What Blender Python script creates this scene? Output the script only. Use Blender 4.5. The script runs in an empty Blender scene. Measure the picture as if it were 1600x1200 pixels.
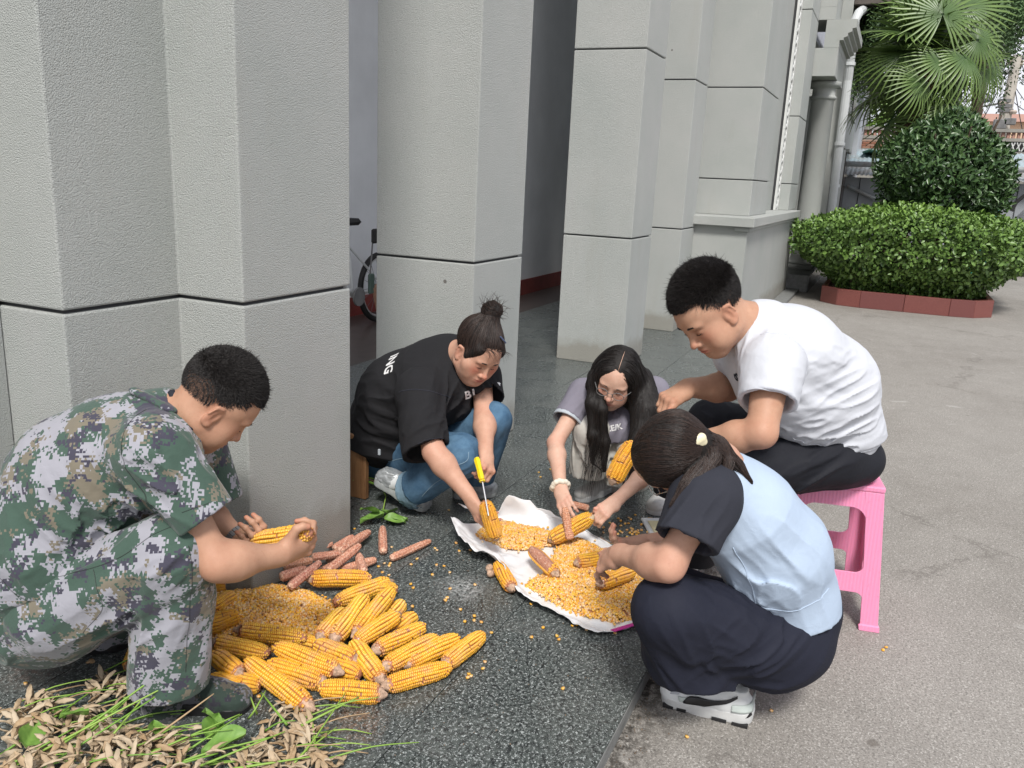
import bpy, math, random
import numpy as np
from mathutils import Vector, Matrix
random.seed(7); np.random.seed(7)
S = bpy.context.scene
COL = S.collection

# ------------------------------------------------------------------ camera
FPX = 1294.11                       # focal length in pixels of a 1600 px wide frame
_a, _b, _c = math.radians(23.7295), math.radians(14.0660), math.radians(2.6472)
FW = np.array([math.cos(_a)*math.cos(_b), math.sin(_a)*math.cos(_b), -math.sin(_b)])
_r = np.array([math.sin(_a), -math.cos(_a), 0.0]); _u = np.cross(_r, FW)
RT = math.cos(_c)*_r + math.sin(_c)*_u
UP = -math.sin(_c)*_r + math.cos(_c)*_u
EYE = np.array([0.0, 0.0, 1.4])
cd = bpy.data.cameras.new('camera'); cam = bpy.data.objects.new('camera', cd); COL.objects.link(cam)
cd.sensor_fit = 'HORIZONTAL'; cd.sensor_width = 36.0; cd.lens = FPX/1600*36.0
cd.clip_start = 0.05; cd.clip_end = 2000
cam.matrix_world = Matrix([[RT[0], UP[0], -FW[0], EYE[0]], [RT[1], UP[1], -FW[1], EYE[1]], [RT[2], UP[2], -FW[2], EYE[2]], [0, 0, 0, 1]])
S.camera = cam

# ------------------------------------------------------------------ light
SUN_DIR = Vector((-0.74, -0.34, 1.02)).normalized()      # towards the sun
w = bpy.data.worlds.new('World'); S.world = w; w.use_nodes = True
nt = w.node_tree; nt.nodes.clear()
out = nt.nodes.new('ShaderNodeOutputWorld'); bg = nt.nodes.new('ShaderNodeBackground')
sky = nt.nodes.new('ShaderNodeTexSky'); sky.sky_type = 'NISHITA'; sky.sun_disc = False
sky.sun_elevation = math.asin(SUN_DIR.z)
sky.sun_rotation = math.atan2(SUN_DIR.x, SUN_DIR.y)
sky.air_density = 1.0; sky.dust_density = 3.0; sky.ozone_density = 1.0
tc = nt.nodes.new('ShaderNodeTexCoord'); nz = nt.nodes.new('ShaderNodeTexNoise'); nz.inputs['Scale'].default_value = 3.2
nz.inputs['Detail'].default_value = 7; nz.inputs['Roughness'].default_value = 0.6
cr = nt.nodes.new('ShaderNodeValToRGB'); cr.color_ramp.elements[0].position = 0.36; cr.color_ramp.elements[1].position = 0.66
cr.color_ramp.elements[0].color = (.42, .42, .42, 1); cr.color_ramp.elements[1].color = (.95, .95, .95, 1)
mx = nt.nodes.new('ShaderNodeMix'); mx.data_type = 'RGBA'
nt.links.new(tc.outputs['Generated'], nz.inputs['Vector']); nt.links.new(nz.outputs['Fac'], cr.inputs['Fac'])
nt.links.new(cr.outputs['Color'], mx.inputs['Factor']); nt.links.new(sky.outputs['Color'], mx.inputs['A'])
mx.inputs['B'].default_value = (9.3, 9.3, 10.0, 1)         # thin bright cloud over the clear sky
nt.links.new(mx.outputs['Result'], bg.inputs['Color']); bg.inputs['Strength'].default_value = 0.080
nt.links.new(bg.outputs['Background'], out.inputs['Surface'])
sd = bpy.data.lights.new('sun', 'SUN'); sd.energy = 2.5; sd.angle = math.radians(12); sd.color = (1.0, .965, .92)
sun = bpy.data.objects.new('sun', sd); COL.objects.link(sun)
sun.rotation_euler = SUN_DIR.to_track_quat('Z', 'Y').to_euler(); sun.location = (0, 0, 20)
S.view_settings.view_transform = 'Standard'; S.view_settings.look = 'None'; S.view_settings.gamma = 1
S.view_settings.exposure = 0.54; S.view_settings.use_curve_mapping = False

# ------------------------------------------------------------------ points on the photographed place
def P(px, py, d):                    # the point seen at a pixel of the photo, d metres along the view axis
    return EYE + d*((px-800)/FPX*RT - (py-600)/FPX*UP + FW)
def G(px, py, z=0.0):                # the point of the horizontal plane z seen there
    v = (px-800)/FPX*RT - (py-600)/FPX*UP + FW
    return EYE + v*(z-EYE[2])/v[2]
def onX(px, py, X):
    v = (px-800)/FPX*RT - (py-600)/FPX*UP + FW
    return EYE + v*X/v[0]
def onY(px, py, Y):
    v = (px-800)/FPX*RT - (py-600)/FPX*UP + FW
    return EYE + v*Y/v[1]
def A(*v): return np.array(v, dtype=float)
def nrm(v): v = np.asarray(v, float); return v/(np.linalg.norm(v)+1e-12)

# ------------------------------------------------------------------ objects
def props(o, label=None, cat=None, group=None, kind=None):
    if label: o['label'] = label
    if cat: o['category'] = cat
    if group: o['group'] = group
    if kind: o['kind'] = kind
    return o
def empty(name, loc=(0, 0, 0), label=None, cat=None, group=None, rz=0.0, kind=None, parent=None):
    o = bpy.data.objects.new(name, None); COL.objects.link(o); o.location = tuple(loc); o.rotation_euler = (0, 0, rz)
    o.empty_display_size = .1
    if parent: o.parent = parent
    return props(o, label, cat, group, kind)
def link(name, me, parent=None, loc=None, rot=None, scale=None):
    o = bpy.data.objects.new(name, me); COL.objects.link(o)
    if parent is not None:
        o.parent = parent
        if loc is None: o.location = tuple(-np.array(parent_world(parent)))
    if loc is not None: o.location = tuple(loc)
    if rot is not None: o.rotation_euler = rot
    if scale is not None: o.scale = scale
    return o
def parent_world(p):                 # summed locations (parents of world-space meshes are never rotated)
    v = np.zeros(3)
    while p is not None:
        v += np.array(p.location); p = p.parent
    return v
def mesh(name, V, F, m, smooth=False, col=None, cols=None):
    """V (n,3); F array (m,k) or list of tuples; col = float colour per vertex (n,3)"""
    me = bpy.data.meshes.new(name); V = np.asarray(V, np.float32)
    if isinstance(F, np.ndarray):
        k = F.shape[1]; n = len(F)
        me.vertices.add(len(V)); me.vertices.foreach_set('co', V.ravel())
        me.loops.add(n*k); me.loops.foreach_set('vertex_index', F.astype(np.int32).ravel())
        me.polygons.add(n); me.polygons.foreach_set('loop_start', np.arange(0, n*k, k, dtype=np.int32))
        try: me.polygons.foreach_set('loop_total', np.full(n, k, np.int32))
        except Exception: pass
        me.update(calc_edges=True)
    else:
        me.from_pydata([tuple(map(float, v)) for v in V], [], [tuple(map(int, f)) for f in F]); me.update()
    if smooth: me.polygons.foreach_set('use_smooth', [True]*len(me.polygons))
    if col is not None:
        a = me.color_attributes.new('tone', 'FLOAT_COLOR', 'POINT')
        c = np.ones((len(V), 4), np.float32); c[:, :3] = col; a.data.foreach_set('color', c.ravel())
    for mm in (m if isinstance(m, (list, tuple)) else [m]): me.materials.append(mm)
    return me
def obj(name, V, F, m, parent=None, smooth=False, col=None, **kw):
    o = link(name, mesh(name, V, F, m, smooth, col), parent)
    return props(o, **kw)

class MB:                            # collects shapes, then becomes ONE mesh
    def __init__(s): s.V = []; s.F = []; s.n = 0
    def add(s, V, F):
        V = np.asarray(V, float); s.V.append(V)
        s.F += [tuple(int(i)+s.n for i in f) for f in F]; s.n += len(V); return s
    def box(s, a, b, bev=0.0, M=None, c=None):
        a = np.minimum(a, b).astype(float) if True else a; b = np.maximum(A(*a), b)
        a = np.array(a, float); b = np.array(b, float)
        if bev <= 0:
            V = np.array([[x, y, z] for x in (a[0], b[0]) for y in (a[1], b[1]) for z in (a[2], b[2])])
            F = [(0, 1, 3, 2), (4, 6, 7, 5), (0, 4, 5, 1), (2, 3, 7, 6), (0, 2, 6, 4), (1, 5, 7, 3)]
        else:
            bev = min(bev, *(0.49*(b-a))); V = []; ids = {}
            for i in (0, 1):
                for j in (0, 1):
                    for k in (0, 1):
                        p = A((a, b)[i][0], (a, b)[j][1], (a, b)[k][2]); sg = A(1-2*i, 1-2*j, 1-2*k)
                        for ax in range(3):
                            q = p+sg*bev; q[ax] = p[ax]; ids[(i, j, k, ax)] = len(V); V.append(q)
            F = []
            for ax in range(3):
                u, v = (ax+1) % 3, (ax+2) % 3
                for s0 in (0, 1):
                    f = []
                    for (p, q) in ((0, 0), (1, 0), (1, 1), (0, 1)):
                        key = [0, 0, 0]; key[ax] = s0; key[u] = p; key[v] = q; f.append(ids[(*key, ax)])
                    F.append(tuple(f if s0 else f[::-1]))
                for p in (0, 1):
                    for q in (0, 1):
                        k0 = [0, 0, 0]; k1 = [0, 0, 0]; k0[u] = k1[u] = p; k0[v] = k1[v] = q; k1[ax] = 1
                        f = (ids[(*k0, u)], ids[(*k1, u)], ids[(*k1, v)], ids[(*k0, v)])
                        F.append(f if (p ^ q) else f[::-1])
            for i in (0, 1):
                for j in (0, 1):
                    for k in (0, 1):
                        f = tuple(ids[(i, j, k, ax)] for ax in range(3)); F.append(f if (i+j+k) % 2 else f[::-1])
            V = np.array(V)
        if M is not None: V = V@np.array(M)[:3, :3].T+np.array(M)[:3, 3]
        return s.add(V, F)
    def tube(s, pts, r, n=8, cap=True):
        pts = [np.array(p, float) for p in pts]; m = len(pts); r = [r]*m if np.isscalar(r) else list(r)
        V = []; prev = None
        for i, p in enumerate(pts):
            t = nrm(pts[min(i+1, m-1)]-pts[max(i-1, 0)])
            if prev is None: u = np.cross(t, A(0, 0, 1) if abs(t[2]) < .9 else A(1, 0, 0))
            else: u = prev-t*(prev@t)
            u = nrm(u); prev = u; v = np.cross(t, u)
            for k in range(n):
                a = 2*math.pi*k/n; V.append(p+r[i]*(math.cos(a)*u+math.sin(a)*v))
        F = [(i*n+k, i*n+(k+1) % n, (i+1)*n+(k+1) % n, (i+1)*n+k) for i in range(m-1) for k in range(n)]
        if cap: F += [tuple(range(n))[::-1], tuple((m-1)*n+k for k in range(n))]
        return s.add(V, F)
    def lathe(s, prof, n=24, c=(0, 0, 0), close=True):
        V = [[c[0]+r*math.cos(2*math.pi*k/n), c[1]+r*math.sin(2*math.pi*k/n), c[2]+z] for r, z in prof for k in range(n)]
        m = len(prof); F = [(i*n+k, i*n+(k+1) % n, (i+1)*n+(k+1) % n, (i+1)*n+k) for i in range(m-1) for k in range(n)]
        if close: F += [tuple(range(n))[::-1], tuple((m-1)*n+k for k in range(n))]
        return s.add(V, F)
    def prism(s, poly, z0, z1):      # horizontal polygon (counter-clockwise) swept from z0 to z1
        n = len(poly); V = [[x, y, z0] for x, y in poly]+[[x, y, z1] for x, y in poly]
        return s.add(V, [tuple(range(n))[::-1], tuple(range(n, 2*n))]+[(i, (i+1) % n, n+(i+1) % n, n+i) for i in range(n)])
    def sweep(s, o, ax, u, v, prof, L):   # profile in the (u,v) plane swept L along ax
        o, ax, u, v = map(np.array, (o, ax, u, v)); n = len(prof)
        V = [o+u*a+v*b for a, b in prof]+[o+u*a+v*b+ax*L for a, b in prof]
        return s.add(V, [tuple(range(n))[::-1], tuple(range(n, 2*n))]+[(i, (i+1) % n, n+(i+1) % n, n+i) for i in range(n)])
    def build(s, name, m, parent=None, smooth=False, **kw):
        V = np.vstack(s.V)
        return obj(name, V, s.F, m, parent, smooth, **kw)

# ------------------------------------------------------------------ materials
class NT:
    def __init__(s, name):
        s.m = bpy.data.materials.new(name); s.m.use_nodes = True; s.t = s.m.node_tree
        s.b = s.t.nodes['Principled BSDF']; s.tc = s.n('ShaderNodeTexCoord')
    def n(s, t, **kw):
        x = s.t.nodes.new(t)
        for k, v in kw.items():
            if hasattr(x, k): setattr(x, k, v)
        return x
    def l(s, a, b): s.t.links.new(a, b)
    def set(s, node, **kw):
        for k, v in kw.items():
            i = node.inputs[k.replace('_', ' ')]
            if hasattr(v, 'default_value') or isinstance(v, bpy.types.NodeSocket): s.l(v, i)
            else: i.default_value = v
        return node
    def noise(s, scale, detail=3, rough=.55, vec=None, dist=0.0):
        x = s.n('ShaderNodeTexNoise'); s.set(x, Scale=scale, Detail=detail, Roughness=rough, Distortion=dist)
        s.l(vec if vec else s.tc.outputs['Object'], x.inputs['Vector']); return x.outputs['Fac']
    def voro(s, scale, vec=None, feature='F1', out='Distance', rnd=1.0):
        x = s.n('ShaderNodeTexVoronoi', feature=feature); s.set(x, Scale=scale, Randomness=rnd)
        s.l(vec if vec else s.tc.outputs['Object'], x.inputs['Vector']); return x.outputs[out]
    def ramp(s, fac, stops, const=False):
        x = s.n('ShaderNodeValToRGB'); e = x.color_ramp.elements
        if const: x.color_ramp.interpolation = 'CONSTANT'
        while len(e) < len(stops): e.new(0.5)
        for i, (p, c) in enumerate(stops):
            e[i].position = p; e[i].color = (c, c, c, 1) if np.isscalar(c) else (*c[:3], 1)
        s.l(fac, x.inputs['Fac']); return x.outputs['Color']
    def mix(s, fac, a, b, mode='MIX'):
        x = s.n('ShaderNodeMix', data_type='RGBA', blend_type=mode)
        for k, v in (('Factor', fac), ('A', a), ('B', b)):
            i = x.inputs[k] if k == 'Factor' else [q for q in x.inputs if q.name == k and q.type == 'RGBA'][0]
            if isinstance(v, bpy.types.NodeSocket): s.l(v, i)
            elif k == 'Factor': i.default_value = v
            else: i.default_value = (*v[:3], 1)
        return [q for q in x.outputs if q.type == 'RGBA'][0]
    def math(s, op, a, b=None):
        x = s.n('ShaderNodeMath', operation=op)
        for i, v in enumerate((a, b)):
            if v is None: continue
            if isinstance(v, bpy.types.NodeSocket): s.l(v, x.inputs[i])
            else: x.inputs[i].default_value = v
        return x.outputs[0]
    def attr(s, name='tone'):
        x = s.n('ShaderNodeAttribute'); x.attribute_name = name; return x.outputs['Color']
    def rnd(s): return s.n('ShaderNodeObjectInfo').outputs['Random']
    def bump(s, h, strength=.4, dist=.01, normal=None):
        x = s.n('ShaderNodeBump'); s.set(x, Strength=strength, Distance=dist); s.l(h, x.inputs['Height'])
        if normal: s.l(normal, x.inputs['Normal'])
        return x.outputs['Normal']
    def scale(s, sx, sy, sz, vec=None):
        x = s.n('ShaderNodeMapping'); x.inputs['Scale'].default_value = (sx, sy, sz)
        s.l(vec if vec else s.tc.outputs['Object'], x.inputs['Vector']); return x.outputs['Vector']
    def fin(s, color=None, rough=None, normal=None, **kw):
        for k, v in (('Base Color', color), ('Roughness', rough), ('Normal', normal)):
            if v is None: continue
            if isinstance(v, bpy.types.NodeSocket): s.l(v, s.b.inputs[k])
            elif k == 'Base Color': s.b.inputs[k].default_value = (*v[:3], 1)
            else: s.b.inputs[k].default_value = v
        for k, v in kw.items():
            k = k.replace('_', ' ')
            if isinstance(v, bpy.types.NodeSocket): s.l(v, s.b.inputs[k])
            else: s.b.inputs[k].default_value = v
        return s.m

def vary(name, c, rough=.6, amt=.12, scale=6, bump=None, bscale=60, **kw):
    t = NT(name); n = t.noise(scale, 4)
    c = np.array(c); col = t.ramp(n, [(.3, c*(1-amt)), (.7, c*(1+amt))])
    nm = t.bump(t.noise(bscale, 3), bump, .002) if bump else None
    return t.fin(col, rough, nm, **kw)
MAT = {}
def m_stucco(name, c, stain=.0):
    t = NT(name)
    big = t.noise(1.3, 5, .6); st = t.noise(1.0, 4, .6, t.scale(5, 5, .7))
    col = t.ramp(big, [(.3, np.array(c)*.93*A(.99, 1.01, .99)), (.7, np.array(c)*1.06*A(1.01, 1, .985))])
    col = t.mix(t.ramp(st, [(.56, 0.), (.8, .30)]), col, np.array(c)*A(.82, .76, .66))
    spk = t.noise(300, 2, .6); col = t.mix(t.ramp(spk, [(.34, .42), (.46, 0.)]), col, np.array(c)*.45)
    scr = t.noise(1.0, 2, .5, t.scale(90, 90, 5)); sm = t.noise(2.1, 2)
    col = t.mix(t.math('MULTIPLY', t.ramp(scr, [(.68, 0.), (.74, .8)]), t.ramp(sm, [(.60, 0.), (.68, .5)])), col, (.62, .62, .60))
    h = t.math('ADD', t.noise(300, 3, .68), t.math('MULTIPLY', t.voro(250), -.7))
    g = t.n('ShaderNodeNewGeometry'); ps = t.n('ShaderNodeSeparateXYZ'); t.l(g.outputs['Position'], ps.inputs[0])
    low = t.ramp(t.math('ADD', ps.outputs['Z'], t.math('MULTIPLY', t.noise(7, 5, .7, g.outputs['Position']), -.22)), [(.0, .55), (.09, 0.)])
    col = t.mix(low, col, np.array(c)*A(.50, .43, .34))
    blot = t.ramp(t.noise(.9, 3, .5, t.scale(1, 1, .6, g.outputs['Position']), 1.5), [(.58, 0.), (.70, .16)]); col = t.mix(blot, col, np.array(c)*A(1.12, 1.02, 1.08))
    chip = t.ramp(t.voro(1.6, g.outputs['Position']), [(.012, .8), (.018, 0.)]); col = t.mix(chip, col, (.10, .085, .07))
    return t.fin(col, .9, t.bump(h, .95, .0042))
MAT['stucco'] = m_stucco('grey_stucco', (.435, .452, .438))
MAT['render'] = m_stucco('smooth_render', (.42, .435, .42))
MAT['joint'] = vary('dark_joint', (.045, .047, .05), .8)
def m_granite():
    t = NT('speckled_granite'); v = t.tc.outputs['Object']
    a = t.noise(62, 3, .75); b = t.noise(120, 2, .8); big = t.noise(2.6, 4, .6)
    base = t.mix(t.ramp(a, [(.40, 0.), (.54, 1.)]), (.012, .015, .016), (.066, .078, .074))
    base = t.mix(t.ramp(b, [(.555, 0.), (.60, 1.)]), base, (.24, .26, .255))
    base = t.mix(t.ramp(t.noise(95, 2, .7), [(.625, 0.), (.66, .9)]), base, (.46, .50, .49))
    base = t.mix(t.math('MULTIPLY', t.rnd(), .14), base, (.10, .11, .105))
    base = t.mix(t.ramp(big, [(.45, 0.), (.75, .14)]), base, (.27, .27, .245))
    g = t.n('ShaderNodeNewGeometry'); pos = t.n('ShaderNodeSeparateXYZ'); t.l(g.outputs['Position'], pos.inputs[0])
    def spot(cx, cy, r):
        c = t.n('ShaderNodeCombineXYZ'); c.inputs[0].default_value = cx; c.inputs[1].default_value = cy
        d = t.n('ShaderNodeVectorMath', operation='DISTANCE'); t.l(g.outputs['Position'], d.inputs[0]); t.l(c.outputs[0], d.inputs[1])
        return t.ramp(t.math('ADD', d.outputs['Value'], t.math('MULTIPLY', t.noise(9, 4, .7, g.outputs['Position']), r*1.2)), [(r*.6, 1.), (r*1.6, 0.)])
    fine = t.ramp(t.noise(60, 4, .75, g.outputs['Position']), [(.42, 0.), (.62, 1.)])
    d1 = G(722, 920); d2 = G(560, 1130); d3 = G(55, 1050)
    base = t.mix(t.math('MULTIPLY', spot(d1[0], d1[1], .11), t.math('MULTIPLY', fine, .75)), base, (.55, .56, .55))
    base = t.mix(t.math('MULTIPLY', spot(d2[0], d2[1], .10), t.math('MULTIPLY', fine, .6)), base, (.34, .20, .13))
    base = t.mix(t.math('MULTIPLY', spot(d3[0], d3[1], .10), t.math('MULTIPLY', fine, .6)), base, (.16, .08, .06))
    ro = t.ramp(big, [(.3, .20), (.7, .42)])
    return t.fin(base, ro, t.bump(a, .12, .001))
MAT['granite'] = m_granite()
def m_concrete():
    t = NT('worn_concrete')
    big = t.noise(.55, 6, .62); mid = t.noise(5, 5, .65)
    c = t.ramp(big, [(.28, (.205, .190, .168)), (.72, (.285, .270, .245))])
    c = t.mix(t.ramp(mid, [(.35, .0), (.75, .5)]), c, (.35, .33, .30))
    c = t.mix(t.ramp(t.noise(140, 3, .7), [(.40, .65), (.5, 0.)]), c, (.10, .092, .083))
    c = t.mix(t.ramp(t.noise(190, 2, .7), [(.56, 0.), (.66, .75)]), c, (.55, .53, .49))
    c = t.mix(t.ramp(t.voro(2.6), [(.035, .6), (.055, 0.)]), c, (.10, .085, .07))
    c = t.mix(t.ramp(t.noise(3.3, 3, .5, dist=1.2), [(.70, 0.), (.76, .5)]), c, (.45, .44, .41))
    g = t.n('ShaderNodeNewGeometry'); s_ = t.n('ShaderNodeSeparateXYZ'); t.l(g.outputs['Position'], s_.inputs[0])
    cv = t.voro(.42, t.scale(1, 1, 1, None), 'DISTANCE_TO_EDGE'); wv_ = t.math('ADD', cv, t.math('MULTIPLY', t.math('SUBTRACT', t.noise(6, 5, .7), .5), .10)); c = t.mix(t.math('MULTIPLY', t.ramp(t.math('ABSOLUTE', wv_), [(.0, .4), (.005, 0.)]), t.ramp(t.noise(.8, 2), [(.5, 0.), (.56, 1.)])), c, (.07, .06, .05))
    c = t.mix(t.ramp(t.noise(1.4, 5, .7, dist=1.5), [(.50, 0.), (.72, .22)]), c, (.18, .165, .145))
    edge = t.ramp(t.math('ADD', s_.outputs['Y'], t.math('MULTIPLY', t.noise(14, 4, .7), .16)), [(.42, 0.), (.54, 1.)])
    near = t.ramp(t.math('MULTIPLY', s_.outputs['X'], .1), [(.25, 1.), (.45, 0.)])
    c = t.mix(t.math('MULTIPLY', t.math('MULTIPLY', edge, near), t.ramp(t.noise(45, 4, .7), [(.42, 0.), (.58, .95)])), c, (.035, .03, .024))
    return t.fin(c, .9, t.bump(t.math('ADD', t.noise(120, 4, .7), t.math('MULTIPLY', t.noise(14, 3), 1.5)), .55, .004))
MAT['concrete'] = m_concrete()
MAT['wallpaint'] = vary('grey_plaster', (.74, .76, .78), .7, .07, 2, .15, 30)
MAT['skirt'] = vary('dark_red_skirting', (.20, .035, .028), .45, .2, 5)
MAT['darkstrip'] = vary('dark_floor_strip', (.06, .045, .04), .4, .2, 8)
MAT['redgranite'] = (lambda t: t.fin(t.mix(t.math('MULTIPLY', t.rnd(), .6), t.ramp(t.noise(220, 3, .7), [(.35, (.13, .038, .032)), (.65, (.27, .095, .08))]), (.13, .045, .045)), .35))(NT('red_granite'))
MAT['whitepvc'] = vary('white_plastic_pipe', (.66, .69, .70), .4, .05)
MAT['soil'] = vary('soil', (.07, .05, .035), .95, .3, 20, .6)
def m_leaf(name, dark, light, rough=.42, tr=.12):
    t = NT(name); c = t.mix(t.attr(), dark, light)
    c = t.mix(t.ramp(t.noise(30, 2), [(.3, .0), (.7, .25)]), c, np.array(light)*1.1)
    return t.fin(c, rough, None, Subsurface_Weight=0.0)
# ------------------------------------------------------------------ ground
g_ = MB(); nx = 40
xs = np.linspace(-40, 400, 2); 
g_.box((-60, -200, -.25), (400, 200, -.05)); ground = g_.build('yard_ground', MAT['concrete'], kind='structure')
plat = empty('granite_platform', (0, 0, 0), kind='structure')
MAT['bed'] = vary('mortar_bed', (.26, .25, .225), .95)
MAT['stone_edge'] = vary('sawn_stone_edge', (.20, .205, .20), .6, .2, 20, .3, 120)
MB().box((-3.5, .482, -.06), (9.22, 1.9, -.0085)).box((-3.5, 1.9, -.06), (8.9, 3.46, -.0085)).build('mortar_bed', MAT['bed'], plat)
MB().box((-3.5, .474, -.052), (9.23, .4815, -.006)).build('edge_strip', MAT['stone_edge'], plat)
tile_me = {}
def tile(x0, x1, y0, y1):
    key = (round(x1-x0, 3), round(y1-y0, 3))
    if key not in tile_me:
        b = MB(); b.box((-key[0]/2+.0014, -key[1]/2+.0014, -.03), (key[0]/2-.0014, key[1]/2-.0014, 0), .0008)
        tile_me[key] = mesh('tile', np.vstack(b.V), b.F, MAT['granite'])
    link('tile', tile_me[key], plat, loc=((x0+x1)/2, (y0+y1)/2, random.uniform(-.0005, .0007)))
TX = [2.175+.628*k for k in range(-4, 11)]+[9.23]
TY = [.475, .96, 1.445, 1.93, 2.415, 2.9, 3.46]
for i in range(len(TX)-1):
    for j in range(len(TY)-1):
        if TX[i] > 8.8 and TY[j] > 1.4: continue
        tile(TX[i], TX[i+1], TY[j], TY[j+1])
tile(-3.4, TX[0], .475, 1.445); tile(-3.4, TX[0], 1.445, 3.46)
MB().box((-3.5, 3.462, -.06), (7.6, 4.7, -.001)).box((7.6, 3.462, -.06), (13, 4.0, -.001)).build('dark_floor_strip', MAT['darkstrip'], plat)

# ------------------------------------------------------------------ the grey building
bld = empty('office_building', (0, 0, 0), 'grey stucco office building with square porch pillars and dark joint lines', 'building')
def blocks(parent, polyg, zs, inset=.018, gap=.011, m='stucco'):
    """stacked stucco blocks with recessed dark joints"""
    P_ = np.array(polyg); n = len(P_); c = []
    for i in range(n):                                   # inset polygon
        a, b, d = P_[i-1], P_[i], P_[(i+1) % n]
        n1 = nrm(A(-(b-a)[1], (b-a)[0])); n2 = nrm(A(-(d-b)[1], (d-b)[0])); c.append(b+(n1+n2)*inset)
    MB().prism(c, zs[0]+.02, zs[-1]-.02).build('joint', MAT['joint'], parent)
    for z0, z1 in zip(zs[:-1], zs[1:]):
        o = MB().prism(P_, z0+(gap/2 if z0 > zs[0] else 0), z1-gap/2).build('block', MAT[m], parent)
        bv = o.modifiers.new('edge', 'BEVEL'); bv.width = .006; bv.segments = 2
def pillar(polyg, zs=(0, .985, 2.325, 3.665, 5.0, 6.2)):
    p = empty('pillar', (0, 0, 0), parent=bld); blocks(p, polyg, zs); return p
def rect(x0, x1, y0, y1): return [(x0, y0), (x1, y0), (x1, y1), (x0, y1)]
pillar([(1.534, 2.015), (1.945, 2.015), (1.945, 1.757), (2.5, 1.757), (2.5, 2.36), (1.534, 2.36)])
pillar(rect(3.579, 4.152, 1.80, 2.357))
pillar(rect(6.10, 6.66, 1.757, 2.305))
pillar(rect(7.92, 8.455, 1.80, 2.36), (0, .985, 2.325, 3.665, 5.0, 6.2))
# front wall left of the porch, porch back walls, end wall, ceiling, upper storey
MB().prism(rect(1.0, 1.53, 2.27, 2.40), -.05, 6.2).build('front_wall', MAT['stucco'], bld)
MB().prism(rect(-3.4, 7.7, 4.7, 4.9), 0, 6.2).prism(rect(7.7, 13.2, 4.0, 4.9), 0, 6.2).build('back_wall', MAT['wallpaint'], bld)
MB().box((-3.4, 4.684, 0), (7.698, 4.702, .185)).box((7.682, 3.984, 0), (13, 4.002, .185)).build('skirting', MAT['skirt'], bld)
MB().prism(rect(1.5, 12.6, 1.74, 4.9), 6.204, 9.5).build('upper_storey', MAT['stucco'], bld)
MB().box((2.45, 1.76, 6.19), (10.6, 4.69, 6.2)).build('ceiling', MAT['wallpaint'], bld)
MB().box((7.64, 3.96, 0), (7.71, 4.01, 3.2)).build('drain_pipe', MAT['wallpaint'], bld)
# pedestal bay
pb = empty('pedestal_bay', (0, 0, 0), parent=bld)
MB().prism(rect(8.46, 12.6, 1.279, 2.6), -.06, 1.018).build('plinth', MAT['render'], pb)
o = MB().box((8.385, 1.212, 1.019), (12.68, 2.6, 1.112), .006).build('ledge', MAT['render'], pb)
MB().box((8.43, 1.25, .975), (12.65, 1.40, 1.017), .006).build('ledge_moulding', MAT['render'], pb)
s1 = empty('pilaster', (0, 0, 0), parent=bld); blocks(s1, rect(8.86, 10.06, 1.339, 2.5), (1.113, 1.47, 2.36, 3.70, 6.2))
s2 = empty('pilaster', (0, 0, 0), parent=bld); blocks(s2, rect(12.27, 13.2, 1.339, 2.5), (1.113, 1.47, 2.36, 3.70, 6.2))
MB().prism(rect(10.0, 12.26, 1.533, 2.5), 1.113, 6.2).build('recess_wall', MAT['render'], bld)
lat = empty('lattice_strip', (0, 0, 0), parent=bld); MAT['latt'] = vary('white_lattice', (.62, .63, .61), .7, .1, 8)
MAT['void'] = vary('dark_gap', (.02, .02, .02), .9)
MB().box((11.97, 1.50, 1.12), (12.24, 1.53, 5.4)).build('lattice_back', MAT['joint'], lat)
b = MB(); b.box((11.95, 1.47, 1.115), (12.02, 1.499, 5.5)).box((12.20, 1.47, 1.115), (12.262, 1.499, 5.5))
for k in range(29):
    z = 1.14+.15*k
    b.tube([(12.02, 1.484, z), (12.11, 1.484, z+.045), (12.20, 1.484, z+.10)], .017, 5).tube([(12.20, 1.484, z+.01), (12.02, 1.484, z+.13)], .014, 5)
b.build('lattice', MAT['latt'], lat)
MB().box((7.2, 1.10, -.052), (12.75, 1.276, -.004), .006).build('kerb_step', MAT['stone_edge'], bld)
# portico
po = empty('portico', (0, 0, 0), parent=bld)
MB().box((12.76, 1.0, -.052), (15.6, 3.2, .20), .008).build('portico_floor', MAT['stone_edge'], po)
MAT['polished'] = vary('polished_dark_stone', (.12, .13, .13), .25, .25, 6)
MB().box((12.765, .985, -.05), (15.6, .998, .19)).build('dark_facing', MAT['polished'], po)
def round_column(x, y, r=.175):
    b = MB(); b.box((x-.24, y-.185, .2005), (x+.24, y+.24, .27), .008)
    b.lathe([(r+.06, 0), (r+.065, .03), (r+.03, .06), (r+.012, .10), (r+.004, .14), (r, .6), (r-.015, 2.44), (r+.01, 2.46), (r+.015, 2.49), (r-.01, 2.51), (r-.012, 2.60), (r+.04, 2.64), (r+.06, 2.70)], 32, (x, y, .271))
    o = b.build('round_column', MAT['render'], po); m = o.data
    for p in m.polygons: p.use_smooth = len(p.vertices) == 4 and abs(p.normal.z) < .5
round_column(13.85, 1.205)
MB().box((13.4, 1.75, .2), (13.75, 2.1, 2.9), .006).build('square_column', MAT['render'], po); MB().box((15.1, 1.45, .2), (15.5, 1.8, 2.9), .006).build('square_column', MAT['render'], po)
MB().box((13.21, 1.03, 2.98), (14.85, 2.6, 3.36), .006).build('lintel', MAT['render'], po)
prof = [(0, 0), (0, .10), (-.05, .10), (-.05, .13), (-.10, .15), (-.10, .19), (-.15, .21), (-.15, .25), (-.20, .26), (-.20, .37), (.2, .37), (.2, 0)]
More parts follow.
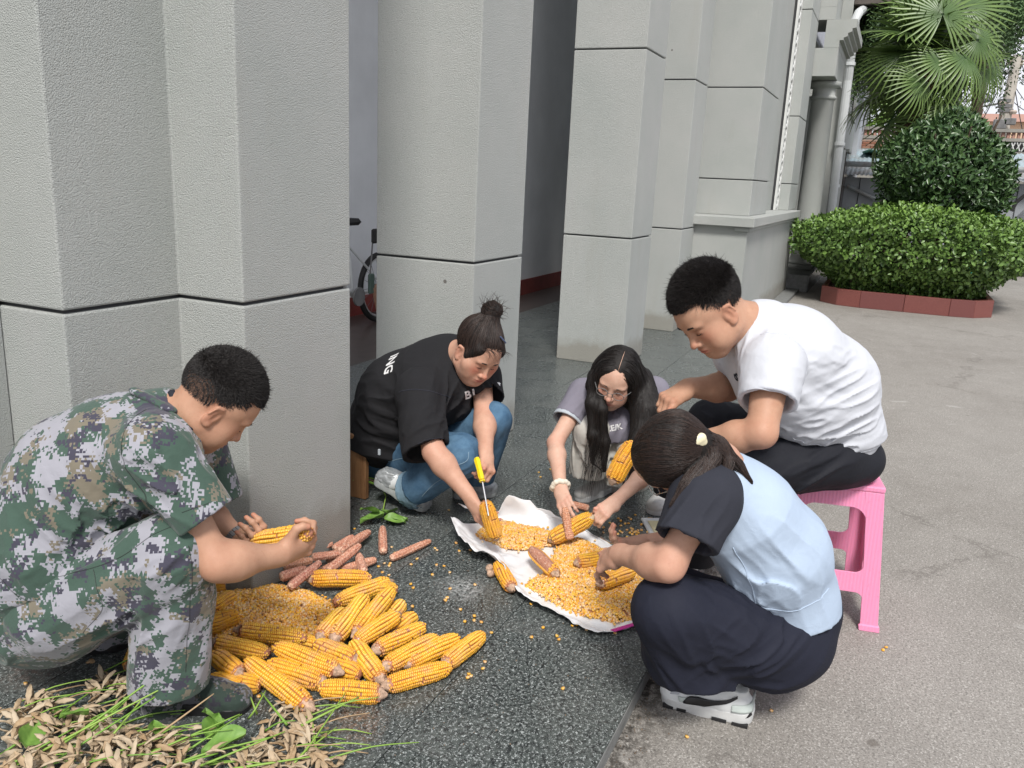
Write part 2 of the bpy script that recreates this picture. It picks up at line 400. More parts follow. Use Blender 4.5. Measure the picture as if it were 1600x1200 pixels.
MB().sweep((13.21, 1.03, 3.361), (1, 0, 0), (0, 1, 0), (0, 0, 1), prof, 1.85).build('cornice', MAT['render'], po)
MB().box((13.21, 1.12, 3.733), (14.2, 1.5, 3.9)).box((13.21, 1.12, 3.902), (13.9, 1.5, 4.1)).build('stepped_parapet', MAT['render'], po)
b = MB()
for k in range(22): b.box((13.9+k*.1, 1.45, 3.73), (13.95+k*.1, 1.49, 6.0))
b.box((13.9, 1.51, 3.73), (16.2, 1.53, 6)); b.build('ribbed_screen', vary('pale_ribbed_metal', (.48, .50, .56), .5, .08), po)
MB().prism(rect(12.6, 19.5, 2.2, 2.35), -.05, 6.2).build('portico_back_wall', MAT['render'], bld)
MB().prism(rect(15.6, 16.3, 1.5, 2.2), -.05, 6.2).prism(rect(16.3, 18.2, 1.62, 2.2), 3.0, 6.2).prism(rect(18.2, 19.2, 1.5, 2.2), -.05, 6.2).prism(rect(16.3, 18.2, 1.62, 2.2), -.05, .9).build('further_wall', MAT['render'], bld)
b = MB(); b.box((16.3, 1.9, .9), (18.2, 1.93, 3.0)); b.build('window_pane', NT('dark_glass').fin((.05, .06, .065), .12), bld)
b = MB(); b.box((16.28, 1.55, .86), (18.22, 1.7, .92)).box((16.3, 1.86, .92), (16.36, 1.9, 3)).box((17.2, 1.86, .92), (17.26, 1.9, 3)); b.build('window_frame', MAT['whitepvc'], bld)
# rendered far wing with eaves, downpipes
MB().prism(rect(18.9, 25.5, 1.295, 2.4), -.05, 5.6).build('far_wing_wall', MAT['render'], bld)
MB().prism(rect(25.51, 30.5, 1.17, 3.4), -.05, 5.2).build('far_bay_wall', vary('pale_grey_render', (.50, .52, .55), .85, .08, 2), bld)
MAT['eave'] = vary('dark_eave_boards', (.10, .085, .075), .8, .2, 6)
b = MB(); b.box((18.9, .5, 5.0), (24.8, 1.29, 5.22), .01).box((25.4, .8, 4.35), (31, 1.165, 4.6), .01); b.build('eave', MAT['eave'], bld)
b = MB(); b.box((18.85, .58, 5.23), (24.9, 3.5, 5.5), .02); b.build('roof_edge', vary('brown_roof_tile', (.16, .10, .08), .7, .2, 9), bld)
b = MB()
b.tube([onY(1293, 375, 1.2), onY(1300, 320, 1.2), onY(1312, 225, 1.2), onY(1325, 125, 1.2), onY(1336, 32, 1.2), onY(1342, 20, 1.15), onY(1372, -2, 1.0), onY(1440, -55, .8)], .085, 12)
for q in ((1312, 225), (1304, 290), (1328, 100)):
    c_ = onY(*q, 1.2); b.tube([c_-A(0, 0, .03), c_+A(0, 0, .03)], .105, 12)
b.build('downpipe', MAT['whitepvc'], bld, smooth=False)
b = MB(); b.tube([onY(1288, 372, 1.35), onY(1306, 215, 1.35)], .06, 8); b.build('downpipe', MAT['whitepvc'], bld)
for (a_, c_) in (((1320, 60), (1345, 210)),):
    pass
FG = NT('far_glass').fin((.06, .05, .045), .25)
for x_, z_ in ((20.5, 1.0), (23.0, 1.0), (20.5, 3.2), (23.0, 3.2)):
    fw_ = MB().box((x_, 1.27, z_), (x_+1.1, 1.294, z_+1.35)).build('dark_window', FG, bld)
    MB().box((x_-.08, 1.22, z_+1.36), (x_+1.18, 1.294, z_+1.43)).build('window_head', MAT['render'], fw_)
    MB().box((x_-.08, 1.22, z_-.08), (x_+1.18, 1.294, z_-.01)).build('window_ledge', MAT['render'], fw_)

# ------------------------------------------------------------------ leaves
def fold_leaf(l, wd, cup=.25, n=1):   # pointed leaf, midrib fold; along +x, normal +z
    return (np.array([[0, 0, 0], [.35*l, -wd/2, cup*wd], [.75*l, -wd*.36, cup*wd*.8], [l, 0, -.05*l], [.75*l, wd*.36, cup*wd*.8], [.35*l, wd/2, cup*wd], [.5*l, 0, .0]]),
            np.array([[0, 1, 6], [1, 2, 6], [2, 3, 6], [3, 4, 6], [4, 5, 6], [5, 0, 6]]))
def scatter(tpl, pos, X, N, sc):
    V0, F0 = tpl; X = X/np.linalg.norm(X, axis=1, keepdims=True)
    Y = np.cross(N, X); Y /= np.linalg.norm(Y, axis=1, keepdims=True)+1e-9; Z = np.cross(X, Y)
    V = pos[:, None]+sc[:, None, None]*(V0[None, :, 0:1]*X[:, None]+V0[None, :, 1:2]*Y[:, None]+V0[None, :, 2:3]*Z[:, None])
    F = F0[None]+(np.arange(len(pos))*len(V0))[:, None, None]
    return V.reshape(-1, 3), F.reshape(-1, F0.shape[1])
rs = np.random.RandomState(3)
def unit(n): v = rs.normal(size=(n, 3)); return v/np.linalg.norm(v, axis=1, keepdims=True)
def lump(p, amp=.1, f=3.0, seed=0):
    r2 = np.random.RandomState(seed); s = 0
    for k in range(7):
        d = r2.normal(size=3); s = s+np.sin(p@d*f*(1+.35*k)+r2.uniform(0, 6))/(1+.3*k)
    return amp*s/3
def leafy(name, inside, normal, n, box, tpl, size, mat_, parent, up=.35, sd=0, tone=None, spread=.8):
    """leaves placed where inside() is a thin negative layer"""
    p = np.array(box[0])+rs.rand(n*14, 3)*(np.array(box[1])-np.array(box[0])); d = inside(p)
    k = (d < 0) & (d > -.16); p, d = p[k][:n], d[k][:n]
    N = normal(p); N = N+up*A(0, 0, 1)+rs.normal(size=p.shape)*.45; N /= np.linalg.norm(N, axis=1, keepdims=True)
    X = np.cross(N, unit(len(p))); X = X+normal(p)*spread*rs.rand(len(p), 1)+A(0, 0, .25); 
    sc = size*(.65+.7*rs.rand(len(p)))
    V, F = scatter(tpl, p, X, N, sc)
    t = np.clip(rs.rand(len(p))*.8+.1 if tone is None else tone(p, rs.rand(len(p))), 0, 1)
    c = np.repeat(t[:, None], len(tpl[0]), 0)*np.ones((1, 3))
    return obj(name, V, F, mat_, parent, True, c, kind='stuff')
# ------------------------------------------------------------------ planter, hedge, clipped bush
pc = A(13.2, -.28, -.05)              # planter centre
pl = empty('planter', pc, 'octagonal red granite planter kerb under the wide green hedge', 'planter')
a1, a2 = 1.62, 1.02
ang = []
poly_ = [(-a1+.30, -a2), (a1-.3, -a2), (a1-.05, -a2+.25), (a1, -a2+.6), (a1, a2-.6), (a1-.05, a2-.25), (a1-.3, a2), (-a1+.30, a2), (-a1+.06, a2-.22), (-a1, a2-.5), (-a1, -a2+.5), (-a1+.06, -a2+.22)]
pts = []
for i, (x, y) in enumerate(poly_):
    x2, y2 = poly_[(i+1) % len(poly_)]; L = math.hypot(x2-x, y2-y); k = max(1, round(L/.42))
    for j in range(k): pts.append((A(x, y)+(A(x2, y2)-A(x, y))*j/k, nrm(A(x2-x, y2-y)), L/k))
for q, t_, L in pts:
    b = MB(); b.box((.002, 0, 0), (L-.002, .07, .215), .004)
    V = np.vstack(b.V); R_ = np.array([[t_[0], -t_[1], 0], [t_[1], t_[0], 0], [0, 0, 1]])
    link('slab', mesh('slab', V@R_.T+A(q[0], q[1], 0), b.F, MAT['redgranite']), pl, loc=(0, 0, 0))
MB().prism([(x*.96+pc[0], y*.96+pc[1]) for x, y in poly_], -.04, .10).build('soil', MAT['soil'], pl)
hd = empty('hedge', (pc[0], pc[1], .12), 'wide clipped green hedge growing in the red granite planter', 'hedge')
def hedge_in(p):
    q = (p-A(pc[0], pc[1], .10)); zz = q[:, 2]
    belly = 1.30+.58*np.clip(zz/.55, 0, 1)-.12*np.clip((zz-.75)/.4, 0, 1)**2
    wy = .88+.66*np.clip(zz/.55, 0, 1)
    r = (np.abs(q[:, 0]/belly)**3.2+np.abs(q[:, 1]/wy)**3.2)**(1/3.2)
    top = 1.16-.12*np.abs(q[:, 0]/1.9)**2-.34*np.clip(q[:, 1]/1.5, 0, 1)**1.6-.24*np.clip(-q[:, 1]/1.5, 0, 1)**1.7
    return np.maximum((r-1)*1.2, np.maximum(zz-top, -zz-.02))+lump(p, .085, 5.5, 1)
def numgrad(f):
    def g(p):
        e = .02; v = np.stack([f(p+A(e, 0, 0))-f(p-A(e, 0, 0)), f(p+A(0, e, 0))-f(p-A(0, e, 0)), f(p+A(0, 0, e))-f(p-A(0, 0, e))], 1)
        return v/(np.linalg.norm(v, axis=1, keepdims=True)+1e-9)
    return g
MAT['hedge'] = m_leaf('hedge_leaf', (.035, .085, .022), (.19, .32, .06))
MAT['bush'] = m_leaf('dark_glossy_leaf', (.022, .058, .022), (.10, .18, .055), .33)
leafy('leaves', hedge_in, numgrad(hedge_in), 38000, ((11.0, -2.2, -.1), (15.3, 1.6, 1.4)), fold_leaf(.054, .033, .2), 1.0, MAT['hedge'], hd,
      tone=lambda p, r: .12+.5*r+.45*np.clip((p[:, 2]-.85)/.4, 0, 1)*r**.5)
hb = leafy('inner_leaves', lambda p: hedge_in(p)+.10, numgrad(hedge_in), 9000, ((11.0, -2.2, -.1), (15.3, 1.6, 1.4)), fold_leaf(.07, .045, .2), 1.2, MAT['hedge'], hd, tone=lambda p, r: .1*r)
b = MB()
for k in range(26):
    x, y = pc[0]+rs.uniform(-1.2, 1.2), pc[1]+rs.uniform(-.8, .8); b.tube([(x, y, .05), (x+rs.uniform(-.15, .15), y+rs.uniform(-.15, .15), .6), (x+rs.uniform(-.3, .3), y+rs.uniform(-.3, .3), 1.0)], [.016, .012, .006], 5)
b.build('stem', vary('bark', (.10, .07, .05), .9, .3, 30), hd, kind='stuff')
MAT['bark'] = bpy.data.materials['bark']
bc = A(13.35, -.56, 1.72)
bu = empty('clipped_bush', (bc[0], bc[1], .1), 'round clipped dark green bush rising behind the low hedge', 'bush')
def bush_in(p):
    q = p-bc; k = 1-.34*np.clip(q[:, 2]/.9, 0, 1)**1.2
    return (np.sqrt((q[:, 0]/k)**2+(q[:, 1]/k)**2+(q[:, 2]*1.13)**2)-.90)*.95+lump(p, .085, 6, 4)
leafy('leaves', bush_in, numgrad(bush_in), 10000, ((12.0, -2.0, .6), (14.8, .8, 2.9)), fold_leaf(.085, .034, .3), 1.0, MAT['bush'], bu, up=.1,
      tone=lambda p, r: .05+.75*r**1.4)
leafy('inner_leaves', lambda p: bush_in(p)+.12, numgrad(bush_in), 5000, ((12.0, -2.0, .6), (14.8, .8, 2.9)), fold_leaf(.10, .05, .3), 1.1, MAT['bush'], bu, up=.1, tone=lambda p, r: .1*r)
b = MB()
for k in range(9):
    a = k*.7; b.tube([(bc[0]+.05*math.cos(a), bc[1]+.05*math.sin(a), .05), (bc[0]+.12*math.cos(a), bc[1]+.12*math.sin(a), 1.0), (bc[0]+.6*math.cos(a), bc[1]+.6*math.sin(a), 1.8+.1*k)], [.04, .03, .01], 6)
b.build('trunk', MAT['bark'], bu)

# ------------------------------------------------------------------ fan palm
pb_ = onX(1440, 150, 16.5); 
palm = empty('fan_palm', (pb_[0], pb_[1], -.05), 'tall fan palm with split round fronds and brown shaggy trunk', 'palm')
MAT['frond'] = (lambda t: t.fin(t.mix(t.attr(), (.028, .070, .024), (.17, .26, .055)), .38))(NT('palm_frond'))
MAT['dead'] = vary('dead_palm_fibre', (.13, .085, .055), .95, .3, 30, .6, 60)
b = MB(); b.lathe([(.16, 0), (.13, 1.0), (.14, 2.2), (.17, 3.0), (.14, 3.5)], 14, (pb_[0], pb_[1], -.05))
for k in range(150):
    z = rs.uniform(1.6, 3.5); a = rs.uniform(0, 6.3); p0 = A(pb_[0]+.14*math.cos(a), pb_[1]+.14*math.sin(a), z)
    b.tube([p0, p0+A(.12*math.cos(a), .12*math.sin(a), rs.uniform(-.05, .12)), p0+A(.2*math.cos(a), .2*math.sin(a), rs.uniform(-.35, -.05))], [.014, .012, .004], 4, False)
b.build('trunk', MAT['dead'], palm)
def fan_mesh(R=.95, n=34, droop=.0, seed=0):
    r = np.random.RandomState(seed); V = []; F = []; T = []
    for i in range(n):
        a = math.radians(-158+316*i/(n-1)); l = R*(1-.18*abs(a)/math.pi*1.2)*(.93+.14*r.rand()); half = math.radians(316/(n-1)/2)
        prevs = None
        for j, s in enumerate((.03, .30, .52, .75, 1.0)):
            wd = l*s*math.tan(half)*(1.0 if s < .5 else max(.05, (1-s)*1.35)); 
            dz = -droop*s**3*.5-.10*s*s*l+(r.rand()-.5)*.05*(s > .7)
            ca, sa = math.cos(a+.03*(r.rand()-.5)), math.sin(a); base = A(ca*l*s, sa*l*s, dz)
            side = A(-sa, ca, 0)*wd
            V += [base-side, base+A(0, 0, -.30*wd-.004), base+side]; T += [.2+.35*s+.3*r.rand()*(s > .5)]*3
            k = len(V)-3
            if prevs is not None:
                F += [(prevs, prevs+1, k+1, k), (prevs+1, prevs+2, k+2, k+1)]
            prevs = k
    T = np.array(T)[:, None]*np.ones((1, 3))
    return mesh('frond', np.array(V), F, MAT['frond'], True, T)
FM = [fan_mesh(.95, 34, .1, 1), fan_mesh(.85, 32, .5, 2), fan_mesh(.9, 36, .9, 3)]
def frond(az, el, L, k, s=1.0, twist=0.0):
    top = pb_*A(1, 1, 0)+A(0, 0, 3.25+.25*max(el, 0))
    d = A(math.cos(az)*math.cos(el), math.sin(az)*math.cos(el), math.sin(el)); tip = top+d*L+A(0, 0, -.12*L)
    mid = top+d*L*.5+A(0, 0, .05)
    MB().tube([top, mid, tip], [.018, .014, .010], 5).build('stalk', MAT['frond'], palm, col=None)
    dd = nrm(d+A(0, 0, -.35)); up = nrm(A(0, 0, 1)-dd*dd[2]+.25*np.cross(dd, A(0, 0, 1))*twist); side = np.cross(up, dd)
    M = Matrix([[dd[0], side[0], up[0], tip[0]-palm.location.x], [dd[1], side[1], up[1], tip[1]-palm.location.y], [dd[2], side[2], up[2], tip[2]-palm.location.z], [0, 0, 0, 1]])
    o = link('frond', FM[k], palm, loc=(0, 0, 0)); o.matrix_local = M@Matrix.Scale(s, 4)
for k in range(16):
    el = [1.25, .9, .55, .2, -.15, -.5, -.85][k % 7]+rs.uniform(-.1, .1); az = k*2.4+rs.uniform(-.3, .3)
    frond(az, el, rs.uniform(.45, .8) if el > -.3 else rs.uniform(.6, .9), 0 if el > .3 else (1 if el > -.4 else 2), rs.uniform(.8, 1.02), rs.uniform(-1, 1))
b = MB()
for k in range(60):
    p0 = onX(1448+rs.normal()*9, 112+rs.normal()*16, 15.9+rs.rand()*.4); b.tube([p0, p0+rs.normal(size=3)*.05+A(0, 0, -.06), p0+rs.normal(size=3)*.07+A(0, 0, -.20)], [.012, .014, .004], 4, False)
b.build('flower_fibre', vary('red_brown_fibre', (.20, .085, .06), .9, .3, 30), palm, kind='stuff')
# fans hanging round the head of the trunk, seen from the yard: (where the fan starts, which way its middle leaflet points, size)
def fan_at(px, py, X, dirn, s, k, facing=1.0):
    c = onX(px, py, X); dd = nrm(dirn[0]*RT+dirn[1]*UP+dirn[2]*FW); up = nrm(-FW*facing+A(0, 0, .5)+rs.normal(size=3)*.38); up = nrm(up-dd*(up@dd)); side = np.cross(up, dd)
    L_ = pb_*A(1, 1, 0)+A(0, 0, 3.35); MB().tube([L_, (L_+c)/2+A(0, 0, .12), c], [.02, .016, .010], 5).build('stalk', MAT['frond'], palm)
    M = np.eye(4); M[:3, 0] = dd; M[:3, 1] = side; M[:3, 2] = up; M[:3, 3] = c-np.array(palm.location); o = link('frond', FM[k], palm, loc=(0, 0, 0)); o.matrix_local = Matrix(M.tolist())@Matrix.Scale(s, 4)
for (x, y, X, dr, s_, k) in ((1465, 32, 15.7, (.1, 1, .2), 1.0, 0), (1430, 138, 15.5, (-.05, -1, -.25), .80, 1), (1463, 104, 15.6, (.15, -1, -.3), .88, 1), (1500, 100, 15.8, (.6, -.9, -.2), .98, 2), (1405, 98, 15.8, (-.85, -.6, -.1), .95, 1),
        (1408, 60, 16.0, (-1, .12, 0), 1.0, 0), (1520, 72, 16.0, (1, .0, .1), .95, 1), (1402, 128, 16.2, (-.5, -1, .1), .85, 2), (1400, 150, 16.4, (-.35, -1, .2), .8, 2), (1480, 150, 16.3, (.3, -1, .1), .95, 2), (1500, 20, 16.2, (.9, .6, .1), 1.05, 0), (1425, 20, 16.4, (-.7, .8, .1), .95, 0), (1390, 80, 16.4, (-1, -.25, .1), .72, 1), (1418, 150, 16.5, (-.1, -1, .1), .85, 2), (1535, 115, 16.4, (.8, -.7, .2), .9, 2), (1450, 5, 16.5, (0, 1, .3), 1.0, 0)):
    fan_at(x+8, y-10, X, dr, s_*.90, k)

# ------------------------------------------------------------------ conifer behind the palm
def zz_c(py, X): return float(onX(1560, py, X)[2])
def conifer(x, y, h, lo, label, seed, sprays=5200, rad=2.4):
    r = np.random.RandomState(seed); t = empty('conifer', (x, y, -.05), label, 'tree')
    MB().tube([(x, y, -.05), (x+.1, y, h*.5), (x, y+.1, h)], [.13, .10, .04], 10).build('trunk', MAT['bark'], t)
    bb = MB(); tips = []
    for k in range(60):
        z = lo+(h-lo)*r.rand(); a = r.uniform(0, 6.3); L = rad*(1-.55*(z-lo)/(h-lo))*r.uniform(.6, 1.05); p0 = A(x, y, z)
        p1 = p0+A(math.cos(a), math.sin(a), .25)*L*.5; p2 = p0+A(math.cos(a)*L, math.sin(a)*L, -.1*L); bb.tube([p0, p1, p2], [.04, .025, .01], 4, False)
        tips.append((p0, p1, p2))
    bb.build('limb', MAT['bark'], t, kind='stuff')
    i = r.randint(0, len(tips), sprays); s = r.uniform(.35, 1.05, sprays); T_ = np.array(tips)[i]
    p = np.where(s[:, None] < .5, T_[:, 0]+(T_[:, 1]-T_[:, 0])*2*s[:, None], T_[:, 1]+(T_[:, 2]-T_[:, 1])*(2*s[:, None]-1))
    p = p+r.normal(size=p.shape)*.13; drop = r.rand(sprays)**1.5*.75; p[:, 2] -= drop
    Vn = []; Fn = []                                    # one hanging spray: little twigs off a stem
    for q in range(7):
        z = -.05*q; l = .085*(1-.08*q); sg = 1 if q % 2 else -1
        k = len(Vn); Vn += [[0, 0, z], [sg*l*.5, .01, z-.012], [sg*l, 0, z-.045], [sg*l*.45, -.012, z-.04]]; Fn.append([k, k+1, k+2, k+3])
    Vn = np.array(Vn); Fn = np.array(Fn)
    X = np.stack([np.cos(a_ := r.uniform(0, 6.3, sprays)), np.sin(a_), r.normal(size=sprays)*.15], 1); N = np.tile(A(0, 0, 1), (sprays, 1))+r.normal(size=(sprays, 3))*.18
    # template z axis -> N
    Vn2 = Vn[:, [0, 1, 2]]
    V, F = scatter((Vn2, Fn), p, X, N, r.uniform(.7, 1.3, sprays))
    tn = np.repeat(np.clip(r.rand(sprays)*.8, 0, 1)[:, None], len(Vn), 0)*np.ones((1, 3))
    obj('foliage', V, F, MAT['conifer'], t, False, tn, kind='stuff')
MAT['conifer'] = m_leaf('conifer_needles', (.028, .065, .025), (.11, .19, .06), .6)
q = onX(1545, 60, 19.0); conifer(q[0], q[1], 8.2, zz_c(60, 19)+.55, 'tall conifer with hanging sprays behind the palm, over the street', 5, 16000, 1.9)
q = onX(1432, 70, 20.5); conifer(q[0], q[1], 8.0, 4.2, 'dark conifer between the grey wall and the palm', 8, 12000, 1.9)

# small broadleaf tree seen in the gap under the palm by the wall
q = onX(1352, 190, 30.0)
st = empty('small_tree', (q[0], q[1], -.05), 'light green broadleaf tree above the far roof beside the grey wall', 'tree')
MB().tube([(q[0], q[1], -.05), (q[0], q[1], 4.2)], [.08, .04], 6).build('trunk', MAT['bark'], st)
cc = A(q[0], q[1], q[2]+.1)
fx = lambda p: np.linalg.norm(p-cc, axis=1)-.85+lump(p, .25, 3, 9)
leafy('foliage', fx, numgrad(fx), 900, (cc-1.2, cc+1.2), fold_leaf(.20, .08, .2), 1.0, m_leaf('light_leaf', (.07, .16, .03), (.22, .36, .07)), st)
# ------------------------------------------------------------------ far side of the yard
def zz(px, py, X): return float(onX(px, py, X)[2])
sh = empty('lean_to_shed', (24, 0, -.05), 'low grey shed with corrugated sheet roof against the far yard wall', 'shed')
yL, yR = 2.2, -9.0
z1 = zz(1590, 287, 24)
MB().box((24, yR, -.05), (24.15, yL, z1)).build('wall', vary('shed_grey', (.30, .32, .34), .8, .1, 2), sh)
b = MB()
for k in range(12): b.box((23.985, 1.8-k*.9, -.05), (23.999, 1.82-k*.9, z1))
b.build('panel_joint', MAT['joint'], sh)
MAT['corr'] = (lambda t: t.fin(t.mix(t.ramp(t.noise(3, 5, .7), [(.45, 0.), (.7, .8)]), (.30, .33, .34), (.20, .14, .10)), .6))(NT('corrugated_sheet'))
MAT['corrblue'] = (lambda t: t.fin(t.mix(t.ramp(t.noise(3, 5, .7), [(.45, 0.), (.7, .6)]), (.33, .42, .46), (.30, .24, .20)), .6))(NT('pale_corrugated_sheet'))
def corr(name, x0, z0, x1, z1, ya, yb, m, parent):
    n = int(abs(yb-ya)/.035); ys = np.linspace(ya, yb, n); hh = .018*np.cos(np.arange(n)*math.pi/1.5)
    V = np.vstack([np.stack([np.full(n, x0), ys, z0+hh], 1), np.stack([np.full(n, x1), ys, z1+hh], 1)])
    F = np.array([[i, i+1, n+i+1, n+i] for i in range(n-1)]); return obj(name, V, F, m, parent, True)
corr('roof_sheet', 23.6, zz(1590, 283, 23.6), 24.6, zz(1590, 268, 24.6), yL, yR, MAT['corr'], sh)
MB().tube([(23.62, yL, zz(1590, 266, 24.2)), (23.62, yR, zz(1590, 266, 24.2))], .07, 10).build('gutter', MAT['corr'], sh)
corr('roof_sheet', 24.7, zz(1590, 262, 24.7), 26.4, zz(1590, 240, 26.4), yL, yR, MAT['corrblue'], sh)
b = MB(); b.tube([(23.93, 1.2, 1.55), (23.9, .6, 1.30), (23.9, -.1, 1.12), (23.93, -1.0, 1.10)], .045, 8); b.build('hanging_pipe', MAT['corr'], sh)
MAT['tarp'] = vary('green_tarpaulin', (.07, .16, .12), .6, .3, 5)
q = onX(1382, 240, 25.5)
V = []; 
for i in range(9):
    for j in range(6): V.append([25.2+.25*j, q[1]+.55-i*.17, q[2]+.14+.10*math.sin(i*1.1)*math.cos(j)-.05*i*(j < 2)-.09*abs(i-4)*.4])
F = [(i*6+j, i*6+j+1, i*6+j+7, i*6+j+6) for i in range(8) for j in range(5)]
o = obj('tarpaulin', V, F, MAT['tarp'], None, True, label='crumpled green tarpaulin lying on the corrugated shed roof', cat='tarpaulin'); sm = o.modifiers.new('t', 'SOLIDIFY'); sm.thickness = .03
rb = empty('flat_roof_building', (28, 0, -.05), 'old low building with brick panels and a tiled balustrade along its flat roof', 'building')
zb = [zz(1590, y, 28) for y in (245, 238, 221, 216, 203)]
MAT['oldcon'] = vary('old_concrete', (.30, .29, .26), .9, .2, 3, .4, 40)
MB().box((28, -14, -.05), (34, 3.0, zb[1])).box((28.1, -14, zb[2]), (34, 3, zb[3])).box((28.12, -14, zb[1]+.004), (34, 3, zb[2]-.004)).build('wall', MAT['oldcon'], rb)
b = MB()
for k in range(8): y = 2.6-2.1*k; b.box((27.98, y-.25, zb[1]+.002), (28.1, y, zb[2]-.002))
b.build('pier', MAT['oldcon'], rb)
MAT['oldbrick'] = (lambda t: t.fin(t.mix(t.rnd(), (.30, .13, .08), (.38, .25, .19)), .9))(NT('old_brick'))
bm_ = MB(); bm_.box((0, 0, 0), (.05, .22, .052), .004); BR = mesh('brick', np.vstack(bm_.V), bm_.F, MAT['oldbrick'])
nb = 0
for r_ in range(int((zb[2]-zb[1])/.062)):
    for k in range(7):
        link('brick', BR, rb, loc=(.06, 2.1-.235*k-(.11 if r_ % 2 else 0), zb[1]+.01+.062*r_+.05)); nb += 1
b = MB()
y0 = onX(1585, 228, 28)[1]
for k in range(9):
    a0 = y0+.5-.14*k; b.tube([(28.09, a0, zb[1]+.03), (28.09, a0-.1, zb[2]-.03)], .018, 4).tube([(28.09, a0-.1, zb[1]+.03), (28.09, a0, zb[2]-.03)], .018, 4)
b.build('lattice_window', MAT['latt'], rb)
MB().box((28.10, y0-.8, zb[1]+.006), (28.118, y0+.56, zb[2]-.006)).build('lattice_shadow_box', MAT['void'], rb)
tl = MB()
for k in range(110):
    y = 2.8-.13*k; tl.tube([(28.2, y, zb[3]+.004), (28.2, y, zb[4]-.06)], .045, 6)
tl.build('baluster', vary('pink_clay_baluster', (.42, .24, .19), .8, .15, 9), rb, kind='stuff')
MB().box((28.1, -14, zb[4]-.058), (28.35, 3, zb[4]+.03)).build('coping', MAT['oldcon'], rb)
pe = empty('peach_building', (48, 0, -.05), 'pale peach painted building far behind the balustrade roof', 'building')
zt = zz(1590, 179, 48)
MB().box((48, -26, -.05), (58, onX(1528, 185, 48)[1], zt-.35)).build('wall', vary('peach_paint', (.62, .44, .30), .85, .06, 1), pe)
MB().box((47.7, -26, zt-.345), (58.2, onX(1526, 182, 48)[1]+.1, zt)).build('parapet', vary('pink_parapet', (.55, .33, .27), .85, .06, 1), pe)

# power pole with cross-arms, wires, street lamp
pp = onX(1565, 210, 31.0)
pole = empty('power_pole', (pp[0], pp[1], -.05), 'leaning concrete power pole with cross-arms and insulators above the roofs', 'power pole')
pt = onX(1590, 86, 31.0)
MB().tube([(pp[0], pp[1]+.12, -.05), tuple(pp), tuple(pt)], [.24, .19, .13], 12).build('shaft', vary('pole_concrete', (.42, .39, .34), .85, .1, 4), pole)
MAT['steel'] = vary('dull_steel', (.16, .16, .16), .5, .2, 8)
b = MB(); q1, q2 = onX(1562, 89, 31), onX(1614, 91, 31); b.tube([q1, q2], .05, 4); q3, q4 = onX(1570, 115, 30.8), onX(1594, 103, 31.1); b.tube([q3, q4], .07, 4)
b.tube([onX(1537, 166, 31), onX(1570, 160, 31)], .03, 4); b.build('cross_arm', MAT['steel'], pole)
MAT['glaze'] = vary('insulator_glaze', (.45, .38, .32), .3, .1)
for px_ in (1564, 1577, 1596, 1606):
    q = onX(px_, 94, 31); MB().lathe([(.05, 0), (.09, -.04), (.05, -.08), (.09, -.12), (.04, -.16)], 8, tuple(q)).build('insulator', MAT['glaze'], pole)
for px_, py_ in ((1568, 158), (1583, 172)):
    q = onX(px_, py_, 30.9); MB().lathe([(.09, 0), (.13, -.05), (.09, -.12)], 8, tuple(q)).build('insulator', MAT['glaze'], pole)
b = MB()
for y_ in (158, 166, 173): q = onX(1571, y_, 31); b.tube([q-A(0, 0, .05), q+A(0, 0, .05)], .215, 10)
b.build('clamp', MAT['steel'], pole)
q = onX(1562, 194, 30.6); b = MB(); b.box(q-A(.1, .18, .14), q+A(.1, .18, .14), .02); q = onX(1578, 190, 30.6); b.box(q-A(.1, .16, .10), q+A(.1, .16, .10), .02); b.build('fitting', MAT['steel'], pole)
def wire(px0, py0, px1, py1, X0, X1, sag, name='power_cable', label=None, group='cables strung from the power pole'):
    a_, b_ = onX(px0, py0, X0), onX(px1, py1, X1); pts = [a_+(b_-a_)*t-A(0, 0, sag*4*t*(1-t)) for t in np.linspace(0, 1, 10)]
    MB().tube(pts, .014, 4).build(name, MAT['void'], None, label=label or CBL.pop(0), cat='cable', group=group)
CBL = ['thin black cable dropping left from the outer insulator of the top cross-arm', 'thin black cable dropping left from the second insulator, ending lowest', 'black cable falling left from the lower cross-arm toward the peach wall', 'black cable running left from the iron bracket on the pole', 'thin cable leaving the top cross-arm to the right, steepest of the right ones',
       'thin cable leaving the pole to the right at half height', 'thin cable leaving the lower cross-arm to the right', 'cable hanging almost straight down beside the power pole', 'cable sloping down right in front of the peach building', 'short cable from the pole foot to the palm side across the peach wall', 'nearly level cable running right from the middle of the pole']
for a_ in ((1562, 95, 1500, 165, 31, 38, .25), (1577, 95, 1490, 200, 31, 38, .3), (1570, 118, 1510, 225, 31, 30, .2), (1537, 166, 1480, 200, 31, 32, .1),
           (1596, 98, 1640, 160, 31, 34, .3), (1583, 130, 1660, 190, 31, 34, .3), (1583, 110, 1650, 150, 31, 34, .2), (1586, 140, 1620, 300, 31, 27, .1), (1574, 200, 1640, 260, 31, 27, .2),
           (1568, 200, 1520, 210, 31, 30, .2), (1575, 150, 1650, 175, 31, 38, .3)):
    wire(*a_)
q = onX(1538, 155, 26)
lp = empty('street_lamp', (q[0], q[1], -.05), 'oval street lamp head poking out behind the palm fronds', 'street lamp')
o = link('lamp_head', None, None) if False else None
b = MB(); Vs = []; 
for i in range(9):
    for j in range(12):
        t_, a_ = math.pi*i/8, 2*math.pi*j/12; Vs.append([q[0]+.13*math.sin(t_)*math.cos(a_), q[1]+.22*math.cos(t_), q[2]+.09*math.sin(t_)*math.sin(a_)])
